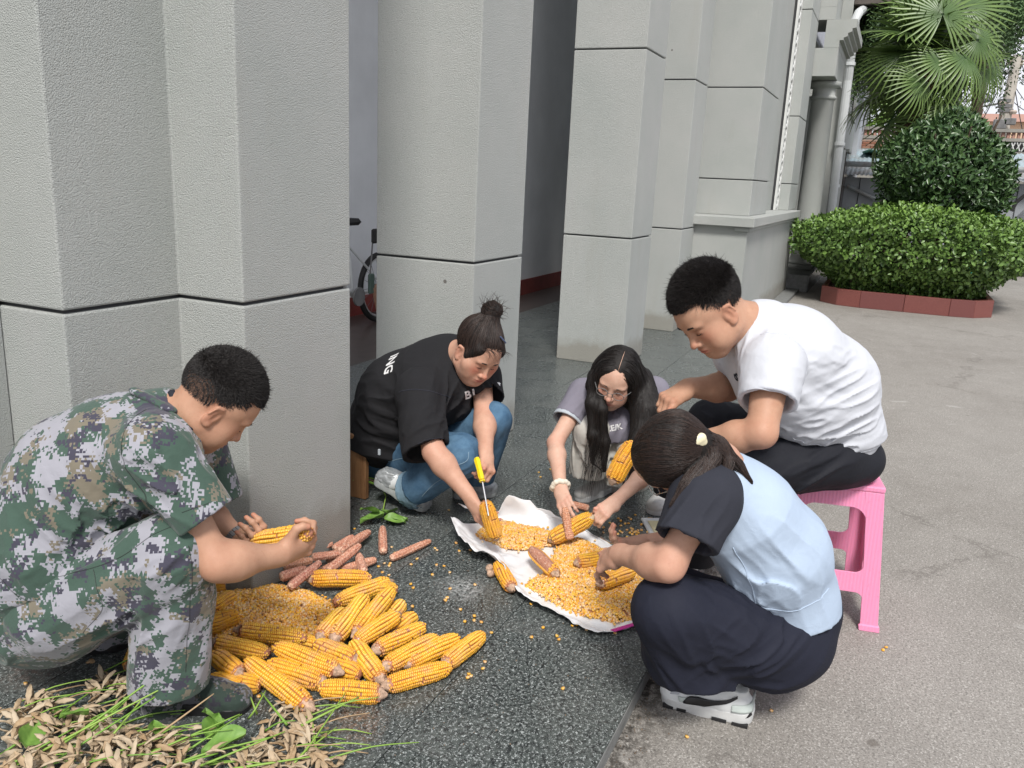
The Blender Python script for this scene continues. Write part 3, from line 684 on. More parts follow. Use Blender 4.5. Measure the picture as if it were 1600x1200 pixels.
b.add(Vs, [(i*12+j, i*12+(j+1) % 12, (i+1)*12+(j+1) % 12, (i+1)*12+j) for i in range(8) for j in range(12)]); b.build('lamp_head', MAT['steel'], lp, True)
MB().tube([q+A(0, .2, 0), q+A(0, .9, -.15), (q[0], q[1]+1.1, -.05)], .04, 6).build('lamp_post', MAT['steel'], lp)

# parked car under a silver cover at the right edge, teal crate beside the bush
cq = onX(1604, 340, 19.0)
car = empty('parked_car', (cq[0], cq[1], -.05), 'parked car under a loose silver grey cover at the right edge', 'car')
MAT['cover'] = vary('silver_cover', (.42, .44, .47), .35, .12, 4, .3, 12)
prof = [(0, .25), (.05, .62), (.45, .86), (.95, .96), (1.5, 1.36), (2.3, 1.42), (3.2, 1.34), (3.9, 1.0), (4.2, .75), (4.25, .25)]
V = []; m_ = len(prof)
for s in range(11):
    t = s/10; yy = -1.75*t+.05
    for (x, z) in prof:
        k = 1-.55*abs(2*t-1)**5; V.append([cq[0]-.4+x, cq[1]+yy, z*(k if z > .3 else 1)+.02*math.sin(9*x+5*t)])
F = [(s*m_+i, s*m_+i+1, (s+1)*m_+i+1, (s+1)*m_+i) for s in range(10) for i in range(m_-1)]
o = obj('cover', V, F, MAT['cover'], car, True); o.modifiers.new('s', 'SUBSURF').render_levels = 1
MAT['rubber'] = vary('black_rubber', (.02, .02, .02), .7, .1)
for dx in (.4, 3.4):
    for dy in (.0, -1.55):
        b = MB(); c0 = A(cq[0]-.4+dx, cq[1]+dy, .28); b.tube([c0-A(0, .1, 0), c0+A(0, .1, 0)], .33, 18); wv = b.build('wheel', MAT['rubber'], car)
b = MB(); b.tube([onX(1580, 330, 18.5), onX(1588, 316, 18.5), onX(1600, 306, 18.5), onX(1620, 300, 18.5)], .035, 6); b.build('windscreen_trim', MAT['void'], car)
MB().box((cq[0]-.47, cq[1]-.6, .32), (cq[0]-.40, cq[1]-.25, .48), .02).build('tail_light', vary('red_lens', (.5, .01, .02), .2), car)
q = onX(1543, 330, 17.5)
cr_ = empty('teal_crate', (q[0], q[1], -.05), 'teal plastic crate standing between the hedge and the covered car', 'crate')
MAT['teal'] = vary('teal_plastic', (.01, .34, .33), .35, .06)
b = MB(); b.box((q[0]-.2, q[1]-.16, -.05), (q[0]+.2, q[1]+.16, q[2]+.10), .02); b.build('crate_body', MAT['teal'], cr_)
b = MB(); b.box((q[0]-.23, q[1]-.19, q[2]+.102), (q[0]+.23, q[1]+.19, q[2]+.14), .01); b.build('crate_rim', MAT['teal'], cr_)

# ------------------------------------------------------------------ bicycle in the porch, seen in the gap between the pillars
wb = A(6.62, 4.33, .33)
bike = empty('bicycle', (wb[0], wb[1], 0), 'bicycle with white frame parked in the dark porch behind the pillars', 'bicycle')
bw = empty('wheel', (0, 0, 0), parent=bike); bw.location = (0, 0, 0)
def ring(c, R, r, n=40, k=8):
    V = [[c[0]+(R+r*math.cos(b_))*math.cos(a_), c[1]+r*math.sin(b_), c[2]+(R+r*math.cos(b_))*math.sin(a_)] for a_ in np.linspace(0, 2*math.pi, n, endpoint=False) for b_ in np.linspace(0, 2*math.pi, k, endpoint=False)]
    return V, [(i*k+j, i*k+(j+1) % k, ((i+1) % n)*k+(j+1) % k, ((i+1) % n)*k+j) for i in range(n) for j in range(k)]
MAT['chrome'] = vary('bright_rim', (.5, .5, .5), .3, .05)
for cx_ in (0, -1.05):
    c_ = wb+A(cx_, 0, 0); bw = empty('wheel', (cx_, 0, 0), parent=bike)
    obj('tyre', *ring(c_, .305, .026), MAT['rubber'], bw, True); obj('rim', *ring(c_, .272, .011), MAT['chrome'], bw, True)
    b = MB()
    for k in range(18):
        a_ = k*math.pi/9; b.tube([c_+A(.02*math.cos(a_), .02*(-1)**k, .02*math.sin(a_)), c_+A(.27*math.cos(a_), 0, .27*math.sin(a_))], .0022, 4)
    b.tube([c_-A(0, .05, 0), c_+A(0, .05, 0)], .028, 10); b.build('spoke', MAT['steel'], bw)
MAT['whitepaint'] = vary('white_frame_paint', (.62, .64, .64), .3, .05)
b = MB(); bb_ = wb+A(-.42, 0, -.04); st_ = wb+A(-.50, 0, .42); hd_ = wb+A(-.93, 0, .40)
b.tube([wb+A(0, -.06, 0), bb_], .013, 8).tube([wb+A(0, -.06, 0), st_], .011, 8).tube([bb_, st_+A(-.02, 0, .1)], .018, 8).tube([bb_, hd_], .02, 8).tube([st_, hd_+A(0, 0, .08)], .018, 8).tube([hd_+A(.02, 0, .15), wb+A(-1.05, 0, 0)], .014, 8)
b.build('frame', MAT['whitepaint'], bike)
b = MB(); b.box(st_+A(-.15, -.07, .17), st_+A(.14, .07, .23), .03); b.tube([st_, st_+A(-.01, 0, .18)], .014, 6); b.build('saddle', MAT['rubber'], bike)
b = MB(); b.tube([hd_+A(-.05, -.28, .3), hd_+A(-.02, 0, .27), hd_+A(-.05, .28, .3)], .013, 6); b.build('handlebar', MAT['steel'], bike)
b = MB(); b.tube([wb+A(-.30, -.10, .12), wb+A(-.27, -.11, .46), wb+A(-.26, -.11, .50)], .008, 6); b.build('mirror_stem', MAT['steel'], bike)
b = MB(); b.box(wb+A(-.31, -.14, .43), wb+A(-.18, -.11, .56), .025); b.build('mirror', MAT['rubber'], bike)
b = MB(); b.box(wb+A(-.34, -.13, -.02), wb+A(-.26, -.10, .16), .01); b.build('pedal_board', vary('green_board', (.07, .11, .09), .6), bike)
b = MB(); M_ = Matrix.Translation(Vector(wb+A(-.20, -.12, -.10)))@Matrix.Rotation(-.35, 4, 'Y'); b.box((-.05, -.012, -.16), (.05, .012, .16), .02, M_); b.build('mud_flap', vary('brown_flap', (.30, .17, .11), .6, .3, 20), bike)
MB().tube([wb+A(0, -.055, 0), wb+A(0, -.075, 0)], .06, 16).build('sprocket', MAT['steel'], bike); MB().tube([bb_+A(0, -.055, 0), bb_+A(0, -.075, 0)], .085, 16).build('sprocket', MAT['steel'], bike)

# wooden box stool behind the black-shirted person
q = G(575, 735)
wc = empty('wooden_stool', (3.02, 2.02, 0), 'small brown wooden stool standing behind the person in the black shirt', 'stool')
MAT['wood'] = (lambda t: t.fin(t.ramp(t.noise(8, 4, .6, t.scale(1, 12, 1)), [(.3, (.20, .095, .04)), (.7, (.36, .19, .085))]), .5))(NT('brown_wood'))
x, y = 3.0, 2.03
MB().box((x-.17, y-.12, .272), (x+.17, y+.12, .297), .005).build('seat', MAT['wood'], wc)
for sx in (-1, 1):
    MB().box((x+sx*.14-.014, y-.105, .001), (x+sx*.14+.014, y+.105, .270), .003).build('side_board', MAT['wood'], wc)
MB().box((x-.124, y-.10, .16), (x+.124, y-.08, .22), .003).build('cross_rail', MAT['wood'], wc)
# ------------------------------------------------------------------ smooth bodies: union of rounded shapes, meshed as one continuous skin
def cone(a, b, ra, rb=None, k=.02, u=None, s=1.0, clip=None, sub=False):
    """rounded limb segment from a to b; u,s = flatten/widen across direction u; clip = [(point, normal)] keeps the side the normal points away from"""
    return dict(t='c', a=np.array(a, float), b=np.array(b, float), ra=ra, rb=ra if rb is None else rb, k=k, u=None if u is None else nrm(u), s=s, clip=clip, sub=sub)
def ell(c, r, R=None, k=.02, clip=None, sub=False):
    return dict(t='e', c=np.array(c, float), r=np.array(r, float), R=np.eye(3) if R is None else np.array(R, float), k=k, clip=clip, sub=sub)
def pd(p, X):
    if p['t'] == 'c':
        ab = p['b']-p['a']; L = float(ab@ab)+1e-12; v = X-p['a'].astype(np.float32); t = np.clip(v@(ab/L).astype(np.float32), 0, 1)
        q = v-t[..., None]*ab.astype(np.float32)
        if p['u'] is not None:
            c = q@p['u'].astype(np.float32); d2 = (q*q).sum(-1)-c*c+(c/p['s'])**2; d = np.sqrt(np.maximum(d2, 0))
            if p['s'] < 1: d = d-(p['ra']+(p['rb']-p['ra'])*t); d = np.where(d > 0, d*max(p['s'], .5), d)
            else: d = d-(p['ra']+(p['rb']-p['ra'])*t)
        else: d = np.sqrt((q*q).sum(-1))-(p['ra']+(p['rb']-p['ra'])*t)
    else:
        q = ((X-p['c'].astype(np.float32))@p['R'].T.astype(np.float32))/p['r'].astype(np.float32)
        k0 = np.sqrt((q*q).sum(-1)); k1 = np.sqrt(((q/p['r'].astype(np.float32))**2).sum(-1)); d = k0*(k0-1)/(k1+1e-6)
    if p['clip']:
        for c, n in p['clip']: d = np.maximum(d, (X-np.array(c, np.float32))@nrm(n).astype(np.float32))
    return d.astype(np.float32)
def prange(p):
    if p['t'] == 'c':
        r = max(p['ra'], p['rb'])*max(1, p['s'] if p['u'] is not None else 1); return np.minimum(p['a'], p['b'])-r, np.maximum(p['a'], p['b'])+r
    r = max(p['r']); return p['c']-r, p['c']+r
def field(prims, X, disp=None, cull=None, cen=None, half=0):
    """X (n,k,3) blocks of points"""
    D = np.full(X.shape[:-1], .6, np.float32)
    for p in prims:
        if cen is not None:
            m = pd(p, cen) < half*2.2+p['k']+.01
            if not m.any(): continue
            d = pd(p, X[m]); o = D[m]; k = p['k']
        else: m = Ellipsis; d = pd(p, X); o = D; k = p['k']
        if p['sub']:
            h = np.maximum(k-np.abs(-d-o), 0)/k; D[m] = np.maximum(-d, o)+h*h*k*.25
        else:
            h = np.maximum(k-np.abs(d-o), 0)/k; D[m] = np.minimum(d, o)-h*h*k*.25
    if disp is not None:
        m = np.abs(D) < .032; D[m] += disp(X[m]).astype(np.float32)
    return D
def vnoise(X, f, seed=0):            # smooth value noise in numpy, about -1..1
    X = X*f; i = np.floor(X).astype(np.int64); t = (X-i).astype(np.float32); t = t*t*(3-2*t)
    def h(a, b, c):
        n = (a*np.int32(73856093)) ^ (b*np.int32(19349663)) ^ (c*np.int32(83492791)) ^ np.int32(seed*2654435); n = (n ^ (n >> 13))*np.int32(1274126177); n = n ^ (n >> 16)
        return ((n & 0xffff).astype(np.float32)/32767.5-1)
    r = 0; i = i.astype(np.int32)
    for a in (0, 1):
        for b in (0, 1):
            for c in (0, 1):
                w_ = (t[..., 0] if a else 1-t[..., 0])*(t[..., 1] if b else 1-t[..., 1])*(t[..., 2] if c else 1-t[..., 2])
                r = r+w_*h(i[..., 0]+a, i[..., 1]+b, i[..., 2]+c)
    return r
def folds(dirs):
    """cloth folds: list of (centre, radius, direction along the folds, spacing, depth)"""
    def f(X):
        D = np.zeros(X.shape[:-1], np.float32); X_all = X
        for j, (c, r, d, sp, am) in enumerate(dirs):
            d = nrm(d); w1 = np.cross(d, A(.3, .5, .8)); w1 = nrm(w1); w2 = np.cross(d, w1)
            Q = X_all-np.array(c, np.float32); fall = np.exp(-(Q**2).sum(-1)/(r*r)); ok = fall > .03
            if not ok.any(): continue
            X = X_all[ok]; fall = fall[ok]
            U = np.stack([(X@d)*.13/sp, (X@w1)/sp, (X@w2)/sp], -1).astype(np.float32)
            wv = vnoise(U, 1.0, j+3); w2_ = vnoise(U, 1.8, j+31); D[ok] -= 1.1*am*fall*(1.3*(1-np.clip(np.abs(wv)*1.4, 0, 1))**1.8-.35+.25*(1-np.clip(np.abs(w2_)*1.4, 0, 1))**1.6)
            
        return D
    return f
def smesh(prims, h=.005, disp=None, extra=0.0):
    lo = np.min([prange(p)[0] for p in prims if not p['sub']], 0)-h*3-.012; hi = np.max([prange(p)[1] for p in prims if not p['sub']], 0)+h*3+.012
    B = 8; bs = B*h; nb = np.ceil((hi-lo)/bs).astype(int)
    gi = np.stack(np.meshgrid(*[np.arange(n) for n in nb], indexing='ij'), -1).reshape(-1, 3)
    cen = (lo+(gi+.5)*bs).astype(np.float32); half = bs*math.sqrt(3)/2
    D0 = field(prims, cen[:, None, :], None)[:, 0]
    keep = np.abs(D0) < half*1.7+.014; gi = gi[keep]; cen = cen[keep]
    loc = np.stack(np.meshgrid(*[np.arange(-1, B+1)]*3, indexing='ij'), -1).reshape(-1, 3)
    n = B+2; VV = []; KK = []; QQ = []
    NB = np.array(nb)*B+4
    def key(c): c = c+2; return (c[..., 0]*NB[1]+c[..., 1])*NB[2]+c[..., 2]
    for s in range(0, len(gi), 1500):
        g = gi[s:s+1500]; X = (lo+((g*B)[:, None]+loc[None])*h).astype(np.float32)
        D = field(prims, X, disp, True, cen[s:s+1500], half).reshape(-1, n, n, n)
        ins = D < 0; c8 = [D[:, i:n-1+i, j:n-1+j, k:n-1+k] for i in (0, 1) for j in (0, 1) for k in (0, 1)]
        cnt = sum((c < 0).astype(np.int8) for c in c8); mix = (cnt > 0) & (cnt < 8); ix = np.argwhere(mix)
        if not len(ix): continue
        c = np.stack([q[mix] for q in c8], -1); acc = np.zeros((len(ix), 3), np.float32); num = np.zeros(len(ix), np.float32)
        for ax in range(3):
            st = (4, 2, 1)[ax]
            for q in range(8):
                if q & st: continue
                a, b = c[:, q], c[:, q+st]; cr_ = (a < 0) != (b < 0); t = np.where(cr_, a/(a-b+1e-12), 0)
                p = np.array([(q >> 2) & 1, (q >> 1) & 1, q & 1], np.float32)[None]+0*acc; p[:, ax] += t
                acc += p*cr_[:, None]; num += cr_
        pos = acc/num[:, None]; gc = (g[ix[:, 0]]*B)+ix[:, 1:]-1
        VV.append(lo+(gc+pos)*h); KK.append(key(gc))
        for ax in range(3):
            sl = [slice(None)]+[slice(1, n-1)]*3; s2 = list(sl); s2[ax+1] = slice(2, n)
            i0, i1 = ins[tuple(sl)], ins[tuple(s2)]; e = np.argwhere(i0 != i1)
            if not len(e): continue
            sg = i0[tuple(e.T)]; gc = (g[e[:, 0]]*B)+e[:, 1:]; u, v = (ax+1) % 3, (ax+2) % 3
            du = np.zeros(3, int); du[u] = 1; dv = np.zeros(3, int); dv[v] = 1
            k4 = np.stack([key(gc), key(gc-du), key(gc-du-dv), key(gc-dv)], 1)
            k4[~sg] = k4[~sg][:, ::-1]; QQ.append(k4)
    K = np.concatenate(KK); V = np.vstack(VV); Q = np.concatenate(QQ)
    uk, idx, inv = np.unique(K, return_index=True, return_inverse=True)
    V = V[idx]; f = np.searchsorted(uk, Q); f = np.clip(f, 0, len(uk)-1); ok = (uk[f] == Q).all(1); return V, f[ok]
def sgrad(prims, X, disp=None):
    e = 1e-3; X = X.astype(np.float32); G_ = np.stack([field(prims, (X+np.eye(3, dtype=np.float32)[i]*e)[:, None], disp)[:, 0]-field(prims, (X-np.eye(3, dtype=np.float32)[i]*e)[:, None], disp)[:, 0] for i in range(3)], 1)
    return G_/(np.linalg.norm(G_, axis=1, keepdims=True)+1e-9)
def sobj(name, prims, m, parent, h=.005, disp=None, colf=None, **kw):
    V, F = smesh(prims, h, disp); c = colf(V) if colf else None
    return obj(name, V, F, m, parent, True, c, **kw)

# ------------------------------------------------------------------ anatomy
def basis(fwd, up):                  # columns: forward, left, up
    f = nrm(fwd); u = nrm(np.array(up, float)-f*(np.array(up, float)@f)); l = np.cross(u, f); return np.stack([f, l, u], 1)
class Frame:
    def __init__(s, o, B, k=1.0): s.o = np.array(o, float); s.B = B; s.k = k
    def __call__(s, x, y, z): return s.o+s.k*(s.B@A(x, y, z))
    def ell(s, c, r, rot=None, **kw):
        R = s.B.T if rot is None else np.array(rot).T@s.B.T
        return ell(s(*c), np.array(r)*s.k, R, **kw)
    def cone(s, a, b, ra, rb=None, **kw): return cone(s(*a), s(*b), ra*s.k, None if rb is None else rb*s.k, **kw)
    def inv(s, X): return (X-s.o)@s.B/s.k
def rotm(ax, deg): return np.array(Matrix.Rotation(math.radians(deg), 3, ax))
def head(F, fat=0.0, male=True, mouth_open=0.0, smile=0.0):
    k = .012; j = .5 if male else .0
    P_ = [F.ell((-.012, 0, .038), (.098, .077, .086), k=.01), F.ell((.022, 0, .022), (.074, .069, .076), k=.03),
          F.ell((.028, 0, -.045), (.060, .054+fat*.5, .066), k=.03), F.ell((.062, 0, -.094), (.026, .026+j*.006, .018), k=.03),
          F.cone((.0, .050+fat*.6, -.060), (.055, .018, -.096), .020+j*.003, .018, k=.03), F.cone((.0, -.050-fat*.6, -.060), (.055, -.018, -.096), .020+j*.003, .018, k=.03),
          F.ell((.050, .038+fat*.3, -.024), (.032, .027+fat, .028+fat*.6), k=.022), F.ell((.050, -.038-fat*.3, -.024), (.032, .027+fat, .028+fat*.6), k=.022),
          F.ell((.045, .040, -.060), (.034, .026, .026), k=.03), F.ell((.045, -.040, -.060), (.034, .026, .026), k=.03),
          F.ell((.078, .026, .020), (.016, .026, .0085), k=.014), F.ell((.078, -.026, .020), (.016, .026, .0085), k=.014),
          F.ell((.105, .031, -.001), (.020, .017, .0085), k=.016, sub=True), F.ell((.105, -.031, -.001), (.020, .017, .0085), k=.016, sub=True),
          F.ell((.0745, .031, -.002), (.0145, .0165, .0125), k=.004), F.ell((.0745, -.031, -.002), (.0145, .0165, .0125), k=.004),
          F.cone((.086, 0, .012), (.104, 0, -.030), .0065, .0088, k=.014), F.ell((.105, 0, -.036), (.0115, .011, .0095), k=.007),
          F.ell((.094, .0125, -.040), (.010, .0072, .0075), k=.006), F.ell((.094, -.0125, -.040), (.010, .0072, .0075), k=.006),
          F.ell((.102, .0065, -.0462), (.005, .0032, .003), k=.003, sub=True), F.ell((.102, -.0065, -.0462), (.005, .0032, .003), k=.003, sub=True),
          F.ell((.078, 0, -.064), (.018, .026, .015), k=.018),
          F.ell((.0925, 0, -.0615), (.0065, .021, .0045), k=.005), F.ell((.0905, 0, -.0705), (.0068, .018, .0055), k=.005),
          F.ell((.099, 0, -.0662), (.012, .025+.004*smile, .0013), k=.003, sub=True)]
    for sg in (1, -1):
        c = (.0, sg*.0775, -.012); rt = rotm('Z', sg*-22)@rotm('Y', 12)
        P_ += [F.ell(c, (.0185, .0072, .032), rt, k=.005), F.cone((-.010, sg*.088, .012), (-.016, sg*.088, -.012), .0032, k=.003), F.cone((-.010, sg*.088, .012), (.006, sg*.082, .017), .0032, k=.003), F.ell((.007, sg*.087, -.010), (.0095, .0085, .019), rt, k=.003, sub=True),
               F.ell((-.001, sg*.0835, .013), (.0135, .003, .0075), rt, k=.004), F.ell((.004, sg*.079, -.037), (.009, .006, .009), rt, k=.005)]
    return P_
def neck(F, base, r=.052, r2=.062): return [cone(F(-.028, 0, -.045), base, r*F.k, r2, k=.04)]
HOT = []
def facecol(F, flush=.0):
    hot = list(HOT); HOT.clear()
    def f(V):
        q = F.inv(V); c = np.tile(A(0.0, 0.0, 0.0), (len(V), 1)); n = len(V)
        def g(x, y, z, sx, sy, sz): return np.exp(-(((q[:, 0]-x)/sx)**2+((q[:, 1]-y)/sy)**2+((q[:, 2]-z)/sz)**2))
        lip = np.clip(1.6*g(.093, 0, -.066, .010, .019, .0085), 0, 1)
        chk = g(.06, .042, -.022, .04, .02, .022)+g(.06, -.042, -.022, .04, .02, .022)+.8*g(.108, 0, -.034, .02, .012, .012)
        ear = g(.0, .086, -.012, .03, .012, .04)+g(.0, -.086, -.012, .03, .012, .04)
        eye = g(.092, .031, .004, .016, .017, .006)+g(.092, -.031, .004, .016, .017, .006)
        c[:, 0] = lip; c[:, 1] = np.clip(chk*(.5+flush)+ear*.35, 0, 1); c[:, 2] = np.clip(eye, 0, 1)
        for h_, r_, a_ in hot:
            k = np.exp(-((V-h_)**2).sum(1)/(r_*r_))*a_; c[:, 1] = np.maximum(c[:, 1], k)
        return c
    return f
def hand(wrist, fore, knuck, normal, curl=(.5, .5, .5, .5), k=1.0, thumb=None, spread=.0, side=1, tcurl=.3, base=None):
    """wrist, knuck: points; normal: out of the BACK of the hand; side=+1: thumb lies towards +cross(normal, dir); curl per finger index..little"""
    W = np.array(wrist, float); d = nrm(np.array(knuck)-W); n = nrm(np.array(normal)-d*(np.array(normal)@d)); s = np.cross(n, d)*side
    L = .092*k; P_ = [cone(W-d*.01, W+d*.03*k, .0235*k, .025*k, k=.02, u=n, s=.72)]
    kn = []; off = (.030, .010, -.0105, -.029)
    for i, o in enumerate(off):
        c = W+d*(L-(.0, -.003, .001, .009)[i])*1.0+s*o*k; kn.append(c)
        P_.append(cone(W+d*.018*k+s*o*.55*k, c, .0135*k, (.0105, .0108, .010, .009)[i]*k, k=.014))
    P_.append(cone(W+d*.03*k+s*.012*k-n*.006*k, W+d*.06*k+s*.004*k-n*.004*k, .019*k, .018*k, k=.015))
    ln = ((.043, .026, .021), (.047, .030, .022), (.043, .028, .021), (.034, .021, .019)); tips = []
    for i in range(4):
        r = (.0088, .0090, .0085, .0077)[i]*k; a = curl[i]; sp = spread*(1.0, .3, -.4, -1.1)[i]; p = kn[i]; ang = 0; dd = nrm(d+s*sp)
        for j in range(3):
            ang += a*(1.0, 1.15, .75)[j]; v = nrm(dd*math.cos(ang)-n*math.sin(ang)); q = p+v*ln[i][j]*k
            P_.append(cone(p, q, r*(1-.06*j), r*(.97-.09*j), k=.0045 if j else .008))
            if j < 2: P_.append(ell(q, A(1, 1, 1)*r*1.02, k=.003))
            p = q
        tips.append(p); HOT.append((p, .010, .75)); HOT.append((kn[i], .011, .5))
    t0 = W+d*.022*k+s*.021*k-n*.006*k
    if thumb is not None:
        tt = np.array(thumb, float); v = tt-t0; Lt = np.linalg.norm(v); mx_ = .098*k
        if Lt > mx_: tt = t0+v/Lt*mx_; v = tt-t0; Lt = mx_
        t1 = t0+v*.45+s*math.sqrt(max(0, (mx_/2)**2-(Lt/2)**2))*.7; t2 = t0+v*.74+s*math.sqrt(max(0, (mx_/2)**2-(Lt/2)**2))*.45; t3 = tt
    else:
        v = nrm(d*.75+s*.75-n*.25); t1 = t0+v*.042*k; v2 = nrm(v+d*tcurl-n*.2); t2 = t1+v2*.030*k; t3 = t2+nrm(v2+d*tcurl-n*.2)*.024*k
    P_ += [cone(t0, t1, .0165*k, .0115*k, k=.014), cone(t1, t2, .0108*k, .0102*k, k=.005), cone(t2, t3, .0102*k, .0085*k, k=.004)]
    HOT.append((t3, .012, .75)); return P_, tips, kn
def arm(sh, el, wr, r=(.046, .038, .026), k=.02):
    sh, el, wr = map(lambda v: np.array(v, float), (sh, el, wr)); HOT.append((el, .04, .45)); m = el+(wr-el)*.28
    return [cone(sh, el, r[0], r[1]*.90, k=k), cone(el, m, r[1]*.88, r[1]*.98, k=k), cone(m, wr, r[1]*.98, r[2], k=k)]
def strands(name, roots, dirs, nseg, L, rad, m, parent, seed=0, flow=None, droop=.0, jit=.25, surf=None, lift=.003):
    """hair as thin tapering ribbons; flow(p) gives a direction; surf keeps them lying on a surface"""
    r = np.random.RandomState(seed); n = len(roots); p = np.array(roots, float); d = np.array(dirs, float); d /= np.linalg.norm(d, axis=1, keepdims=True)+1e-9
    L = L*np.ones(n); wig = r.normal(size=(n, 3))*jit; pts = [p.copy()]
    for s in range(nseg):
        if flow is not None:
            f = flow(p); d = d*.35+f*.65
        d = d+wig*.25+A(0, 0, -droop); d /= np.linalg.norm(d, axis=1, keepdims=True)+1e-9
        p = p+d*(L/nseg)[:, None]
        if surf is not None:
            D = field(surf, p.astype(np.float32)[:, None])[:, 0]; G_ = sgrad(surf, p); k = (D < lift) | (D > lift*2.5); p = np.where(k[:, None], p+G_*(lift*(1+r.rand(n))-D)[:, None]*.9, p)
        pts.append(p.copy())
    T = np.stack(pts, 1); tang = np.gradient(T, axis=1); vw = EYE-T; side = np.cross(tang, r.normal(size=(n, 1, 3))+0*tang); side /= np.linalg.norm(side, axis=2, keepdims=True)+1e-9
    s2 = np.cross(tang, side); s2 /= np.linalg.norm(s2, axis=2, keepdims=True)+1e-9
    w_ = (rad if np.isscalar(rad) else rad[:, None, None])*np.array([1.0-.85*(i/nseg)**2 for i in range(nseg+1)])[None, :, None]; V = np.stack([T+side*w_, T-side*w_*.5+s2*w_*.87, T-side*w_*.5-s2*w_*.87], 2)
    m_ = nseg+1; idx = (np.arange(n)[:, None, None]*m_+np.arange(nseg)[None, :, None])*3; F = []
    for k in range(3): a = idx+k; b = idx+(k+1) % 3; F.append(np.concatenate([a, b, b+3, a+3], 2).reshape(-1, 4))
    tone = np.repeat(r.rand(n), m_*3)[:, None]*np.ones((1, 3))
    return obj(name, V.reshape(-1, 3), np.vstack(F), m, parent, True, tone, kind='stuff')
def pick(V, n, seed=0):
    r = np.random.RandomState(seed); return r.randint(0, len(V), n)

# skin, hair and cloth materials
def m_skin(name, c, lipc=(.42, .11, .09)):
    t = NT(name); a = t.n('ShaderNodeAttribute'); a.attribute_name = 'tone'; s_ = t.n('ShaderNodeSeparateColor'); t.l(a.outputs['Color'], s_.inputs[0])
    c = np.array(c); b = t.ramp(t.noise(16, 6, .7), [(.3, c*A(.88, .80, .76)), (.7, c*A(1.08, 1.08, 1.06))]); b = t.mix(t.ramp(t.noise(90, 3, .6), [(.60, 0.), (.75, .35)]), b, c*A(.80, .62, .55))
    b = t.mix(s_.outputs[1], b, c*A(1.02, .60, .55)); b = t.mix(t.math('MULTIPLY', s_.outputs[0], .8), b, lipc); b = t.mix(t.math('MULTIPLY', s_.outputs[2], .35), b, c*A(.55, .42, .36))
    m = t.fin(b, .55, t.bump(t.noise(60, 3, .6), .10, .002, t.bump(t.noise(500, 2, .6), .35, .0007)), Subsurface_Weight=.06, Subsurface_Scale=.008, Specular_IOR_Level=.35)
    t.b.inputs['Subsurface Radius'].default_value = (1, .35, .2); return m
MAT['skinM'] = m_skin('tanned_skin', (.47, .275, .185)); MAT['skinF'] = m_skin('fair_skin', (.60, .39, .30)); MAT['skinF2'] = m_skin('light_skin', (.55, .33, .24))
def m_hair(name, c, hi):
    t = NT(name); b = t.mix(t.attr(), c, hi); return t.fin(b, .46, None, Specular_IOR_Level=.45)
MAT['hairbase'] = vary('hair_root_shade', (.010, .008, .007), .62, .2, 80, .5, 260, Specular_IOR_Level=.3)
MAT['hair'] = m_hair('black_hair', (.006, .005, .005), (.022, .018, .016)); MAT['hairbrown'] = m_hair('dark_brown_hair', (.011, .007, .006), (.045, .026, .019))
def m_cloth(name, c, rough=.9, weave=900, amt=.06, fold=.0, c2=None, sheen=.0):
    t = NT(name); c = np.array(c); b = t.ramp(t.noise(5, 4, .6), [(.3, c*(1-amt)), (.7, c*(1+amt))])
    if c2 is not None: b = t.mix(t.ramp(t.noise(9, 5, .7), [(.4, 0.), (.75, .8)]), b, c2)
    h = t.noise(weave, 1, .5); nm = t.bump(h, .25, .0006)
    nm = t.bump(t.noise(26, 3, .55, t.scale(1, 1, 1), .6), .35, .006, nm)
    return t.fin(b, rough, nm, Sheen_Weight=sheen, Specular_IOR_Level=.2)
MAT['black_tee'] = m_cloth('black_cotton', (.018, .018, .020)); MAT['white_tee'] = m_cloth('white_cotton', (.55, .57, .61), amt=.02)
MAT['grey_tee'] = m_cloth('lilac_grey_cotton', (.20, .19, .23)); MAT['blue_tee'] = m_cloth('pale_blue_cotton', (.40, .49, .61), amt=.02)
MAT['charcoal'] = m_cloth('charcoal_cotton', (.030, .032, .042)); MAT['blacktr'] = m_cloth('black_trouser_cloth', (.014, .015, .020), .7); MAT['navy'] = m_cloth('dark_navy_cloth', (.016, .018, .030), .75)
MAT['linen'] = m_cloth('pale_linen', (.50, .49, .45), amt=.06); MAT['denim'] = m_cloth('blue_denim', (.045, .10, .17), .85, 1200, .25, c2=(.13, .24, .35))
MAT['hem'] = m_cloth('pale_ribbed_hem', (.42, .46, .50))
